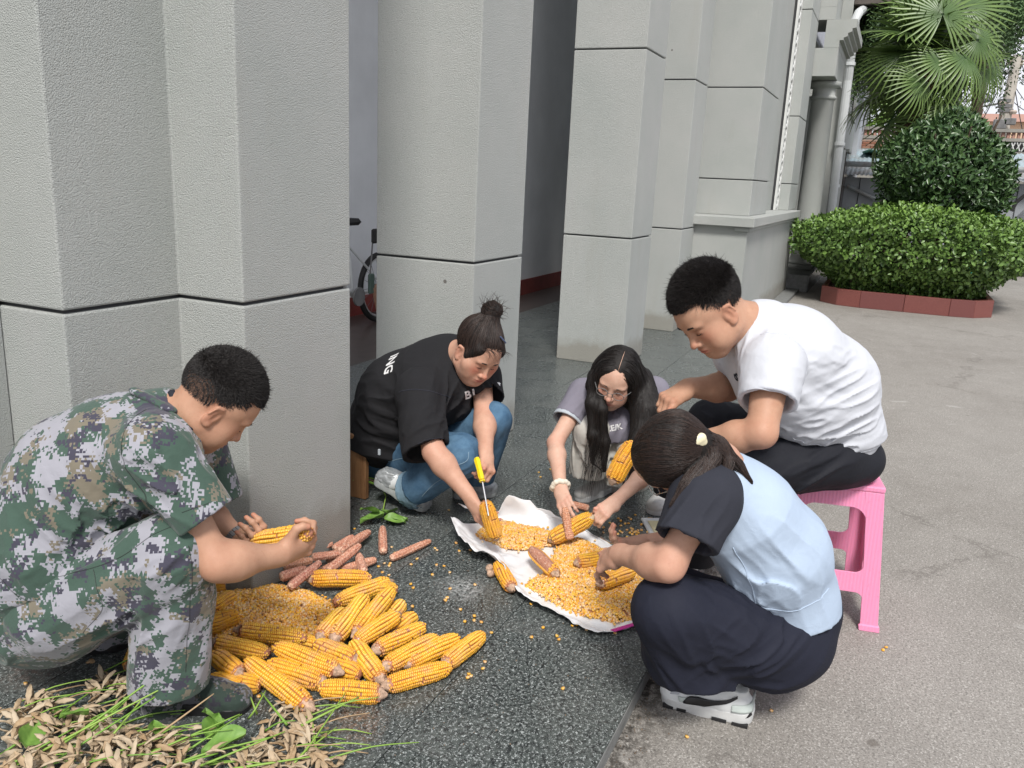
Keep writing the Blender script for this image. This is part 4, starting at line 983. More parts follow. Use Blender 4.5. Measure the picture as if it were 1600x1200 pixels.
def m_camo(name, dark=1.0):
    t = NT(name); cell = 185.0
    def pix(f, det=2, off=0):
        v = t.n('ShaderNodeVectorMath', operation='SCALE'); t.l(t.tc.outputs['Object'], v.inputs[0]); v.inputs['Scale'].default_value = cell
        r = t.n('ShaderNodeMapping'); r.inputs['Rotation'].default_value = (.35, -.5, .2); t.l(v.outputs[0], r.inputs['Vector'])
        fl = t.n('ShaderNodeVectorMath', operation='FLOOR'); t.l(r.outputs[0], fl.inputs[0])
        s2 = t.n('ShaderNodeVectorMath', operation='SCALE'); t.l(fl.outputs[0], s2.inputs[0]); s2.inputs['Scale'].default_value = 1/cell
        ad = t.n('ShaderNodeVectorMath', operation='ADD'); t.l(s2.outputs[0], ad.inputs[0]); ad.inputs[1].default_value = (off, off*.7, off*1.3)
        wn = t.n('ShaderNodeTexWhiteNoise'); t.l(ad.outputs[0], wn.inputs['Vector'])
        return t.math('ADD', t.noise(f, det, .62, ad.outputs[0]), t.math('MULTIPLY', t.math('SUBTRACT', wn.outputs['Value'], .5), .085))
    g = np.array
    b = t.mix(t.ramp(pix(10.5, 3), [(0, 0.), (.49, 1.)], True), g((.30, .30, .335))*dark, g((.042, .082, .060))*dark)
    b = t.mix(t.ramp(pix(12, 3, 7), [(0, 0.), (.575, 1.)], True), b, g((.165, .145, .105))*dark)
    b = t.mix(t.ramp(pix(13, 3, 13), [(0, 0.), (.595, 1.)], True), b, g((.040, .038, .060))*dark)
    nm = t.bump(t.noise(28, 3, .55, dist=.8), .5, .006, t.bump(t.noise(800, 1), .2, .0006))
    return t.fin(b, .85, nm, Sheen_Weight=.2)
MAT['camo'] = m_camo('digital_camouflage_cloth'); MAT['camoboot'] = m_camo('dark_camouflage_canvas', .4)
MAT['shoewhite'] = vary('white_shoe_leather', (.68, .70, .70), .45, .06, 14, .2, 60); MAT['solewhite'] = vary('white_rubber_sole', (.62, .63, .62), .5, .08, 20)
MAT['silver'] = vary('silver_mesh_shoe', (.36, .38, .39), .38, .25, 40, .4, 300, Metallic=.25); MAT['blackrub'] = vary('black_sole', (.015, .015, .016), .55, .1)
MAT['canvas'] = vary('pale_canvas_shoe', (.50, .50, .48), .8, .1, 20, .4, 500)
MAT['yellowp'] = vary('yellow_plastic', (.80, .62, .01), .3, .04); MAT['metal'] = NT('bright_steel').fin((.6, .6, .6), .25, Metallic=.9)

def shoe(toe, heel, up, parent, m, ms, w=.046, h=.085, solet=.03, name='shoe', hs=.0035, stripe=None, chunky=0., laces=None, dispf=None):
    """toe/heel: ends of the sole on its underside; up: direction out of the top"""
    toe = np.array(toe, float); heel = np.array(heel, float); L = np.linalg.norm(toe-heel); Fr = Frame((toe+heel)/2, basis(toe-heel, up)); q = L/2
    n_ = Fr.B[:, 2]; cb = lambda z: [(Fr(0, 0, z), -n_)]; ct = lambda z: [(Fr(0, 0, z), n_)]; hz = .05
    sole = [cone(Fr(q-w*.96, -.003, hz), Fr(.012, 0, hz), w*.98, w*.84, k=.02, u=n_, s=2.5, clip=cb(0)+ct(solet)), cone(Fr(.012, 0, hz), Fr(-q+w*.88, 0, hz), w*.84, w*.86, k=.02, u=n_, s=2.5, clip=cb(0)+[(Fr(-q+.05, 0, solet*(1+.35*chunky)), nrm(n_+Fr.B[:, 0]*.10*chunky))])]
    up_ = [Fr.ell((q-.060, -.003, solet), (.058, w*.93, .036), k=.025, clip=cb(solet*.7)), Fr.ell((q-.030, -.003, solet+.004), (.028, w*.72, .026), k=.02, clip=cb(solet*.7)),
           Fr.cone((q-.095, 0, solet+.012), (-.012, 0, solet+.036), w*.74, w*.72, k=.03, clip=cb(solet*.7)),
           Fr.cone((-.01, 0, solet+.014), (-q+w*.90, 0, solet+.012), w*.80, w*.84, k=.03, clip=cb(solet*.7)),
           Fr.cone((-q+.080, 0, solet+.035), (-q+.058, 0, h), w*.70, w*.66, k=.025, clip=[(Fr(-q+.060, 0, h+.002), Fr.B@A(-.2, 0, 1))])]
    o = sobj(name, up_, m, parent, hs, dispf); sobj('sole', sole, ms, o, hs, None) if True else None
    lc = MB()                                    # laces, and a padded collar round the ankle
    for k in range(4):
        x = q-.098-.020*k; z = solet+.012+.036*0+.0095*k+w*.72-.004; lc.tube([Fr(x+.003, -w*.46, z-.014), Fr(x, -w*.2, z-.001), Fr(x, w*.2, z-.001), Fr(x+.003, w*.46, z-.014)], .0026, 5)
    lc.build('laces', MAT['shoewhite'] if name == 'shoe' else MAT['rubber'], o, True)
    return o, Fr, q
MAT['print_white'] = vary('white_print', (.72, .72, .72), .7, .03)
def letters(parent, prims, disp, txt, at, along, rot, m, face, sz=.05):
    """flat printed letters laid on the cloth: the outline is subdivided and dropped onto the garment"""
    cu = bpy.data.curves.new('txt', 'FONT'); cu.body = txt; cu.size = sz; cu.resolution_u = 3; cu.offset = sz*.03; o = bpy.data.objects.new('txt', cu)
    me = bpy.data.meshes.new_from_object(o); import bmesh
    bm = bmesh.new(); bm.from_mesh(me); bmesh.ops.triangulate(bm, faces=bm.faces[:])
    for _ in range(2): bmesh.ops.subdivide_edges(bm, edges=[e for e in bm.edges if e.calc_length() > .006], cuts=1)
    bmesh.ops.triangulate(bm, faces=bm.faces[:]); Q = np.array([v.co[:] for v in bm.verts]); Fs = [tuple(v.index for v in f.verts) for f in bm.faces]; bm.free(); bpy.data.objects.remove(o); bpy.data.curves.remove(cu); bpy.data.meshes.remove(me)
    Q[:, 0] -= (Q[:, 0].min()+Q[:, 0].max())/2; Q[:, 1] -= sz*.35
    n = nrm(face); a = nrm(np.array(along)-n*(np.array(along)@n)); up = np.cross(n, a)
    # n points out of the cloth towards the viewer: a to the reader's right
    W = at+Q[:, :1]*a+Q[:, 1:2]*up+n*.12; s = np.zeros(len(W))
    for _ in range(40):
        D = field(prims, (W-n*s[:, None]).astype(np.float32)[:, None], disp)[:, 0]; s += np.clip(D, -.004, .03)*.8; s = np.minimum(s, .3)
    W = W-n*(s[:, None]-.0012)
    return obj('printed_letters', W, Fs, m, parent)
def seam(parent, prims, disp, pts, m, r=.0013, n=40, name='seam'):
    """sewn seam: a fine cord laid on the cloth surface through the given points"""
    p = np.array([np.array(q, float) for q in pts]); u = np.linspace(0, len(p)-1-1e-6, n); i = u.astype(int); t = (u-i)[:, None]
    g0 = p[np.maximum(i-1, 0)]; g1 = p[i]; g2 = p[np.minimum(i+1, len(p)-1)]; g3 = p[np.minimum(i+2, len(p)-1)]
    X = .5*((2*g1)+(-g0+g2)*t+(2*g0-5*g1+4*g2-g3)*t*t+(-g0+3*g1-3*g2+g3)*t**3)
    for _ in range(12):
        D = field(prims, X.astype(np.float32)[:, None], disp)[:, 0]; X = X-sgrad(prims, X, None)*(np.clip(D, -.03, .03)*.8)[:, None]
    MB().tube(list(X), r, 5).build(name, m, parent, True)
# ------------------------------------------------------------------ the five people
def cdir(r, u, a): return nrm(r*RT+u*UP+a*FW)
def person(label, o): return empty('person', (o[0], o[1], 0), label, 'person')
def brow_lash(F, parent, m, by=.016, thick=1.0):
    for sg in (1, -1):
        b = MB(); b.tube([F(.0965, sg*.011, by+.003), F(.0975, sg*.023, by+.0068), F(.0915, sg*.038, by+.0070), F(.0785, sg*.0515, by+.001)], [.0018*thick, .0032*thick, .0028*thick, .0009], 5)
        b.build('eyebrow', m, parent, True)
        b = MB(); b.tube([F(.0835, sg*.0165, -.006), F(.0905, sg*.025, -.0085), F(.0900, sg*.035, -.0085), F(.081, sg*.0445, -.0055)], [.0007, .0011, .0012, .0006], 5)
        b.build('eyelash', m, parent, True)
def short_hair(F, parent, m, seed, n=5200, side=.008, top=.026, frontz=.052, lift_dir=(.15, 0, .9)):
    """cropped hair: a thin cap with real strands, longer on top than at the sides"""
    cap = [F.ell((-.016, 0, .042), (.103, .0795, .091), k=.01, clip=None), F.ell((-.022, 0, .052), (.098, .079, .090), k=.02)]
    V, Fc = smesh(cap, .004); q = F.inv(V)
    def inhair(q):
        fr = .060-.35*np.abs(q[:, 1])                        # hairline over the forehead, temples, round the ear, nape
        a = (q[:, 0] > .045) & (q[:, 2] < frontz+.02-.10*np.abs(q[:, 1])/.07*0)
        temple = (q[:, 0] > .046) & (q[:, 2] < .050) & (np.abs(q[:, 1]) > .03)
        low = q[:, 2] < -.052+np.clip((q[:, 0]+.05)*.55, 0, .08); ear = (np.abs(q[:, 0]) < .026) & (q[:, 2] < .020) & (np.abs(q[:, 1]) > .045)
        face = ((q[:, 0] > .036) & (q[:, 2] < .030)) | ((q[:, 0] > .018) & (q[:, 2] < -.020))
        return ~(a | temple | low | face | ear)
    keep = inhair(q); f = (keep & (q[:, 2] > .036+.012*np.sin(q[:, 0]*70)))[Fc].all(1)
    obj('hair', V-(V-F.o)*.012, Fc[f], MAT['hairbase'], parent, True, np.zeros((len(V), 3)))
    r = np.random.RandomState(seed); top_w = np.clip((q[:, 2]-.045)/.045, 0, 1)
    cand = np.where(keep)[0]; i = cand[r.randint(0, len(cand), int(n*3.4))]; roots = V[i].copy(); qq = q[i]; tt = np.clip((qq[:, 2]-.045)/.045, 0, 1)
    low = np.clip((qq[:, 2]+.055)/.05, .25, 1); kp = r.rand(len(i)) < np.maximum(low, tt); i, roots, qq, tt = i[kp], roots[kp], qq[kp], tt[kp]
    nn = qq-A(-.016, 0, .035); nn /= np.linalg.norm(nn, axis=1, keepdims=True)
    roots -= (nn@F.B.T)*(.0022*F.k)*(1-tt[:, None]*.6)
    d = nn*(.45+.1*tt[:, None])+A(.75, 0, .30)*tt[:, None]+A(.25, 0, -.75)*(1-tt[:, None])+r.normal(size=nn.shape)*.12
    d = d@F.B.T; L = (side+(top-side)*tt**.8)*(.65+.5*r.rand(len(i)))*np.clip((qq[:, 2]+.075)/.06, .7, 1)
    strands('hair_strands', roots, d, 3, L, .00045+.00035*np.clip((qq[:, 2]+.03)/.06, 0, 1), m, parent, seed, jit=.2)
    j = np.where(tt > .35)[0]; j = j[r.randint(0, len(j), 900)]; dj = d[j]+r.normal(size=(900, 3))*.35
    strands('hair_tufts', roots[j], dj, 4, top*(1.1+.9*r.rand(900)), .0007, m, parent, seed+1, jit=.3)

def build_camo():
    p = person('man in digital camouflage squatting beside the large heap of corn ears', G(250, 1080))
    F = Frame(P(338, 629, 2.10), basis(cdir(.58, -.67, .46), cdir(.72, .66, .05)), .98)
    nb_ = P(262, 660, 2.12); shN, shF = P(240, 705, 1.985), P(300, 672, 2.30)
    elN, wrN = P(340, 880, 2.0), P(438, 867, 2.13)
    elF, wrF = P(318, 798, 2.34), P(372, 842, 2.31)
    B = head(F)+neck(F, nb_, .058, .066)+arm(shN, elN, wrN, (.048, .042, .028), .04)+arm(shF, elF, wrF, (.05, .042, .028))
    B += [cone(nb_, P(232, 712, 2.12), .07, .09, k=.04)]
    h1, _, k1 = hand(wrN, None, P(486, 848, 2.19), cdir(.55, -.45, -.70), (.95, .95, .95, .9), 1.0, thumb=P(481, 823, 2.14), side=1)
    h2, _, k2 = hand(wrF, None, P(405, 846, 2.24), cdir(.0, -.75, .65), (.75, .8, .85, .8), .96, thumb=P(419, 838, 2.17), side=-1)
    B += h1+h2
    sobj('body', B, MAT['skinM'], p, .0028, None, facecol(F, .1))
    brow_lash(F, p, MAT['hair'], thick=1.2)
    short_hair(F, p, MAT['hair'], 11, 10500, .0065, .013)
    # field jacket
    side = nrm(shF-shN)
    be, mi, ch, upn = P(82, 852, 2.15), P(138, 752, 2.14), P(200, 708, 2.13), P(245, 680, 2.13)
    J = [cone(be, mi, .192, .176, u=side, s=1.05, k=.05), cone(mi, ch, .178, .155, u=side, s=1.1, k=.05), cone(ch, upn, .150, .105, u=side, s=1.15, k=.05),
         cone(shN+A(0, 0, -.005), shF, .078, .078, k=.06), cone(P(225, 690, 2.12), P(266, 652, 2.12), .105, .072, u=side, s=1.1, k=.04, clip=[(P(276, 645, 2.12), cdir(.9, .25, .1))]), cone(P(92, 850, 2.15), P(48, 925, 2.18), .185, .180, u=side, s=1.08, k=.05, clip=[(P(45, 935, 2.18), nrm(P(40, 950, 2.18)-P(85, 850, 2.15)))])]
    sl = nrm(P(333, 822, 2.0)-P(255, 715, 1.985))
    J += [cone(shN, P(322, 812, 1.99), .083, .072, k=.05, clip=[(P(322, 808, 1.99), sl)]), cone(shF, P(345, 790, 2.33), .078, .066, k=.04, clip=[(P(345, 785, 2.33), nrm(P(345, 790, 2.33)-shF))]),
          cone(P(318, 802, 1.99), P(334, 830, 1.99), .060, .062, k=.006, sub=True)]
    fo = folds([(P(250, 760, 1.93), .13, P(320, 800, 1.95)-P(180, 700, 2.0), .04, .010), (P(110, 830, 2.0), .22, P(150, 900, 2.0)-P(60, 700, 2.0), .06, .010), (P(190, 820, 1.98), .14, P(260, 850, 2)-P(150, 740, 2), .035, .013),
                (P(60, 920, 2.05), .14, P(120, 900, 2)-P(20, 940, 2), .035, .012), (P(300, 700, 2.05), .10, P(310, 760, 2)-P(290, 650, 2), .03, .008)])
    jk = sobj('jacket', J, MAT['camo'], p, .0045, fo)
    seam(jk, J, fo, [P(228, 632, 2.0), P(205, 680, 1.93), P(214, 740, 1.92), P(250, 792, 1.93)], MAT['camoboot'], .0016); seam(jk, J, fo, [P(286, 800, 1.92), P(315, 790, 1.92), P(330, 785, 1.95)], MAT['camoboot']); seam(jk, J, fo, [P(5, 888, 1.97), P(60, 935, 1.98), P(120, 925, 2.0)], MAT['camoboot'])
    # collar
    b = []
    cN = P(283, 640, 2.10)
    b = [cone(P(272, 628, 2.07), P(312, 700, 2.05), .016, .013, k=.01, u=cdir(1, .4, 0), s=.5), cone(P(270, 625, 2.08), P(292, 625, 2.20), .016, .016, k=.01), cone(P(214, 612, 2.07), P(266, 640, 2.03), .02, .018, k=.015, u=cdir(.3, 1, 0), s=.5)]
    sobj('collar', b, MAT['camo'], p, .004)
    b = MB(); b.tube([P(268, 612, 2.07), P(279, 640, 2.045), P(300, 672, 2.03)], [.010, .008, .004], 6); b.build('inner_collar', MAT['charcoal'], p, True)
    # trousers
    side2 = cdir(.2, 0, 1); kn, an = P(272, 862, 2.02), P(268, 1050, 2.14); hip = P(95, 945, 2.08)
    T = [ell(P(78, 945, 2.18), (.175, .175, .15), k=.05), cone(hip, kn, .125, .096, k=.05), cone(kn, P(270, 940, 2.07), .096, .094, k=.03),
         cone(P(270, 940, 2.07), P(264, 1075, 2.13), .094, .098, k=.02, clip=[(P(262, 1062, 2.14), (0, 0, -1))]),
         cone(P(120, 950, 2.32), P(290, 880, 2.45), .12, .09, k=.05), cone(P(290, 880, 2.45), P(165, 975, 2.46), .088, .085, k=.03),
         cone(P(264, 1050, 2.14), P(262, 1120, 2.14), .078, .08, k=.006, sub=True)]
    fo = folds([(P(250, 880, 1.95), .10, P(300, 830, 2)-P(200, 900, 2), .035, .012), (P(180, 920, 2.0), .16, P(260, 870, 2)-P(90, 960, 2.05), .045, .013), (P(265, 980, 2.05), .12, P(240, 1050, 2.1)-P(300, 900, 2.05), .05, .014),
                (P(265, 1050, 2.1), .08, cdir(1, .1, 0), .03, .008), (P(60, 980, 2.1), .15, P(40, 1000, 2.1)-P(120, 930, 2.1), .05, .012)])
    t = sobj('trousers', T, MAT['camo'], p, .0045, fo)
    seam(t, T, fo, [P(100, 905, 1.98), P(180, 872, 1.93), P(270, 808, 1.93)], MAT['camoboot']); seam(t, T, fo, [P(150, 890, 1.95), P(160, 950, 1.95), P(130, 985, 1.98)], MAT['camoboot']); seam(t, T, fo, [P(300, 850, 1.92), P(302, 940, 1.97), P(290, 1050, 2.04)], MAT['camoboot'])
    sobj('pocket', [cone(P(128, 905, 1.985), P(122, 968, 2.01), .022, .022, k=.01, u=cdir(0, 0, 1), s=.5), cone(P(108, 905, 1.995), P(104, 968, 2.02), .02, .02, k=.03, u=cdir(0, 0, 1), s=.5)], MAT['camo'], t, .004)
    # boots
    nz_ = lambda X: -.0035*np.abs(vnoise(X, 70, 5))
    shoe(G(392, 1108), G(208, 1095), (0, 0, 1), p, MAT['camoboot'], MAT['blackrub'], .052, .11, .028, 'boot', .0035, dispf=nz_)
    shoe(G(208, 1003), G(62, 1022), (0, 0, 1), p, MAT['camoboot'], MAT['blackrub'], .052, .11, .028, 'boot', .0035, dispf=nz_)
    sobj('boot_shaft', [cone(P(262, 1045, 2.14), P(255, 1098, 2.16), .058, .054, k=.01)], MAT['camoboot'], p, .004)
    sobj('boot_shaft', [cone(P(150, 975, 2.45), P(120, 1005, 2.44), .058, .054, k=.01)], MAT['camoboot'], p, .004)
    # watch on the far wrist
    d = nrm(wrF-elF); c = P(367, 838, 2.31); u = nrm(np.cross(d, FW)); v = np.cross(d, u); b = MB()
    for k in range(16):
        a = k*math.pi/8; o = c+(u*math.cos(a)+v*math.sin(a))*.030; t1 = -u*math.sin(a)+v*math.cos(a)
        M_ = Matrix([[d[0], t1[0], nrm(o-c)[0], o[0]], [d[1], t1[1], nrm(o-c)[1], o[1]], [d[2], t1[2], nrm(o-c)[2], o[2]], [0, 0, 0, 1]]); b.box((-.009, -.0052, -.002), (.009, .0052, .002), .001, M_)
    b.build('watch_strap', MAT['steel'], p)
build_camo()

def build_black():
    p = person('person in black printed T-shirt and blue jeans, hair in a bun, crouching with a screwdriver', G(640, 790))
    F = Frame(P(746, 549, 3.33), basis(cdir(.42, -.70, -.55), cdir(.45, .70, -.50)), 1.04)
    nb_ = P(702, 556, 3.47); shR, shL = P(655, 612, 3.30), P(752, 588, 3.52)
    elR, wrR = P(678, 706, 3.19), P(733, 775, 3.13); elL, wrL = P(757, 652, 3.40), P(759, 706, 3.24)
    B = head(F, .014, False, smile=1)+neck(F, nb_, .058, .068)+[F.ell((.03, 0, -.085), (.045, .045, .028), k=.03)]+arm(shR, elR, wrR, (.050, .045, .027), .03)+arm(shL, elL, wrL, (.046, .043, .027), .03)
    B += [cone(nb_, P(690, 600, 3.5), .06, .08, k=.04)]
    h1, _, _ = hand(wrR, None, P(751, 806, 3.10), cdir(-.75, -.1, -.65), (.45, .5, .55, .6), .95, thumb=P(762, 796, 3.07), side=-1)
    h2, _, _ = hand(wrL, None, P(762, 737, 3.17), cdir(.65, .25, -.70), (1.05, 1.1, 1.0, .8), .93, thumb=P(749, 748, 3.08), side=1)
    B += h1+h2
    sobj('body', B, MAT['skinF2'], p, .0034, None, facecol(F, .7)); brow_lash(F, p, MAT['hairbrown'])
    # hair pulled back into a bun
    bun = F(-.060, .01, .158)
    cap = [F.ell((-.018, 0, .044), (.1065, .0845, .091), k=.02, clip=[(F(.074, 0, .052), F.B@nrm(A(.85, 0, -.55))), (F(0, 0, -.058), F.B@nrm(A(.45, 0, -.9)))]), F.cone((.058, .052, .055), (.036, .072, .005), .016, .012, k=.02), F.cone((.058, -.052, .055), (.036, -.072, .005), .016, .012, k=.02),
           F.cone((-.03, 0, .10), (-.045, .01, .15), .045, .03, k=.03)]
    bn = [ell(bun, (.040, .042, .034), k=.01)]
    for k in range(5):
        a = k*1.257; bn.append(cone(bun+F.B@A(.026*math.cos(a), .026*math.sin(a), .0), bun+F.B@A(.022*math.cos(a+1.6), .022*math.sin(a+1.6), .022), .012, .010, k=.008))
    h = sobj('hair', cap+bn, MAT['hairbase'], p, .0035, lambda X: -.0012*np.abs(vnoise(X, 160, 2)), lambda V: np.zeros((len(V), 3)))
    V, _f = smesh(cap, .006); q = F.inv(V); V = V[q[:, 2] > -.05]; r = np.random.RandomState(4); i = r.randint(0, len(V), 2600)
    strands('hair_strands', V[i], sgrad(cap, V[i])*.2+nrm(bun-F.o), 7, .07+.05*r.rand(2600), .0009, MAT['hairbrown'], p, 5, flow=lambda X: (lambda d: d/np.linalg.norm(d, axis=1, keepdims=True))(bun-X), surf=cap, jit=.10, lift=.0015)
    V, _f = smesh(bn, .006); i = r.randint(0, len(V), 420); dd = sgrad(bn, V[i])
    strands('hair_strands', V[i], dd*.25+np.cross(dd, F.B[:, 2]), 7, .04+.03*r.rand(420), .0011, MAT['hairbrown'], p, 7, jit=.25, surf=bn, lift=.0012); i = i[:70]; strands('hair_ends', V[i], sgrad(bn, V[i])+F.B[:, 2]*.8, 6, .03+.03*r.rand(70), .0009, MAT['hairbrown'], p, 8, jit=.6)
    fr = np.array([F(.075, y, .075) for y in np.linspace(-.06, .03, 40)]); strands('loose_strands', fr, np.tile(cdir(.9, .1, -.2), (40, 1)), 8, .05+.03*r.rand(40), .0006, MAT['hairbrown'], p, 9, jit=.5, droop=.25)
    b = MB(); b.tube([F(.050, .012, .125), F(.058, .03, .115), F(.06, .045, .105)], .0032, 6); b.build('hair_clip', vary('blue_clip', (.06, .09, .18), .4), p)
    # T-shirt
    side = nrm(shL-shR); be, mi, ch = P(620, 668, 3.72), P(640, 618, 3.64), P(684, 582, 3.52)
    T = [cone(be, mi, .200, .192, u=side, s=1.12, k=.05), cone(mi, ch, .195, .150, u=side, s=1.18, k=.06), cone(ch, P(702, 560, 3.48), .145, .10, u=side, s=1.2, k=.05), cone(shR+A(0, 0, .0), shL, .080, .075, k=.06), cone(P(668, 620, 3.45), P(715, 615, 3.5), .13, .11, k=.05),
         cone(be, P(615, 705, 3.74), .205, .2, u=side, s=1.1, k=.03, clip=[(P(628, 712, 3.6), cdir(-.15, -1, .2))]),
         cone(shR, P(665, 705, 3.22), .088, .092, k=.045, clip=[(P(666, 702, 3.21), nrm(P(680, 712, 3.18)-P(660, 660, 3.25)))]), cone(P(665, 700, 3.22), P(674, 722, 3.2), .080, .084, k=.004, sub=True),
         cone(shL, P(760, 625, 3.46), .080, .078, k=.04, clip=[(P(760, 621, 3.46), nrm(elL-shL))]), cone(P(760, 619, 3.46), P(760, 640, 3.42), .067, .07, k=.004, sub=True)]
    fo = folds([(P(690, 650, 3.35), .16, P(680, 700, 3.3)-P(720, 600, 3.4), .045, .014), (P(660, 670, 3.2), .10, P(700, 640, 3.2)-P(630, 690, 3.2), .035, .010), (P(610, 650, 3.5), .2, P(580, 640, 3.5)-P(660, 670, 3.5), .05, .012), (P(730, 600, 3.42), .09, P(740, 640, 3.4)-P(700, 580, 3.4), .035, .010)])
    t = sobj('shirt', T, MAT['black_tee'], p, .005, fo)
    seam(t, T, fo, [P(628, 614, 3.25), P(652, 606, 3.18), P(682, 610, 3.2), P(706, 622, 3.3)], MAT['charcoal'], .002); seam(t, T, fo, [P(655, 700, 3.12), P(682, 700, 3.1), P(705, 690, 3.15)], MAT['charcoal'], .0016)
    letters(t, T, fo, 'ING', P(607, 566, 3.45), P(616, 592, 3.42)-P(604, 545, 3.46), .068, MAT['print_white'], face=cdir(-.75, .35, -.55), sz=.062)
    letters(t, T, fo, 'B1', P(733, 615, 3.40), cdir(1, .25, 0), .0, MAT['print_white'], face=cdir(.2, -.1, -1), sz=.050)
    letters(t, T, fo, '4', P(776, 600, 3.45), cdir(.3, 1, 0), .0, MAT['print_white'], face=cdir(.8, 0, -.6), sz=.03)
    b = MB(); q = P(593, 706, 3.52); b.box(q-A(.006, .006, .014), q+A(.006, .006, .014), .002); b.build('tag', MAT['hem'], t)
    # jeans
    hip = P(618, 705, 3.72); knR = P(722, 712, 3.30); anR = P(640, 760, 3.50); knL = P(770, 656, 3.44); anL = P(742, 752, 3.62)
    J = [ell(P(612, 700, 3.80), (.19, .19, .15), k=.05), cone(hip, knR, .120, .082, k=.04), cone(knR, P(645, 765, 3.46), .080, .078, k=.03, clip=[(P(652, 768, 3.45), nrm(P(630, 760, 3.5)-knR))]),
         cone(P(640, 700, 3.85), knL, .11, .074, k=.04), cone(knL, anL, .074, .080, k=.02, clip=[(P(740, 752, 3.6), (0, 0, -1))]), cone(P(655, 768, 3.46), P(640, 768, 3.5), .066, .066, k=.004, sub=True)]
    fo = folds([(P(690, 720, 3.3), .14, P(720, 700, 3.3)-P(640, 740, 3.4), .04, .012), (P(770, 690, 3.45), .12, P(790, 640, 3.4)-P(740, 740, 3.5), .05, .010)])
    jn = sobj('jeans', J, MAT['denim'], p, .005, fo); MAT['stitch'] = m_cloth('pale_denim_stitch', (.22, .32, .40)); seam(jn, J, fo, [P(605, 720, 3.6), P(660, 712, 3.4), P(725, 722, 3.22), P(735, 705, 3.2)], MAT['stitch'], .0016); seam(jn, J, fo, [P(712, 740, 3.25), P(680, 755, 3.3), P(655, 775, 3.4)], MAT['stitch'], .0016)
    sobj('cuff', [cone(P(650, 764, 3.465), P(640, 765, 3.49), .082, .080, k=.01, clip=[(P(640, 765, 3.49), nrm(P(640, 765, 3.49)-P(655, 763, 3.45)))]), cone(P(655, 768, 3.46), P(630, 768, 3.5), .070, .070, k=.004, sub=True)], m_cloth('washed_denim', (.20, .30, .38), .85, 1200, .3), p, .005, lambda X: -.003*np.abs(vnoise(X, 60, 8)))
    sobj('ankle', [cone(P(650, 765, 3.46), P(622, 752, 3.52), .036, .034, k=.01)], MAT['skinF2'], p, .004)
    sobj('sock', [cone(P(630, 755, 3.505), P(616, 754, 3.53), .0375, .038, k=.01)], MAT['shoewhite'], p, .004)
    MAT['greysole'] = vary('grey_marbled_sole', (.40, .42, .42), .5, .35, 18)
    nz_ = lambda X: -.003*np.clip(np.abs(vnoise(X*A(1, 1, 2.2).astype(np.float32), 55, 5))*2, 0, 1)
    s1, _, _ = shoe(G(668, 799), P(583, 752, 3.56)+A(0, 0, .0), cdir(.47, .85, -.35), p, MAT['silver'], MAT['greysole'], .046, .085, .030, dispf=nz_, chunky=.6)
    s2, _, _ = shoe(G(775, 772), G(706, 778), (0, 0, 1), p, MAT['silver'], MAT['greysole'], .046, .08, .03, dispf=nz_)
    # screwdriver
    sdv = empty('screwdriver', P(750, 735, 3.09), 'yellow handled screwdriver prising kernels off a corn ear', 'screwdriver')
    a, b_, c = P(745, 716, 3.12), P(753.5, 751, 3.06), P(763.5, 806, 2.995)
    m_ = MB(); m_.tube([a, a+(b_-a)*.1, a+(b_-a)*.5, a+(b_-a)*.85, b_-(b_-a)*.04], [.010, .013, .011, .012, .009], 6); m_.build('handle', MAT['yellowp'], sdv)
    m_ = MB(); m_.tube([b_, b_+(c-b_)*.03], .012, 8); m_.build('collar', MAT['yellowp'], sdv)
    m_ = MB(); m_.tube([b_, c-(c-b_)*.08, c], [.0032, .0032, .0022], 8); m_.build('blade', MAT['metal'], sdv)
build_black()

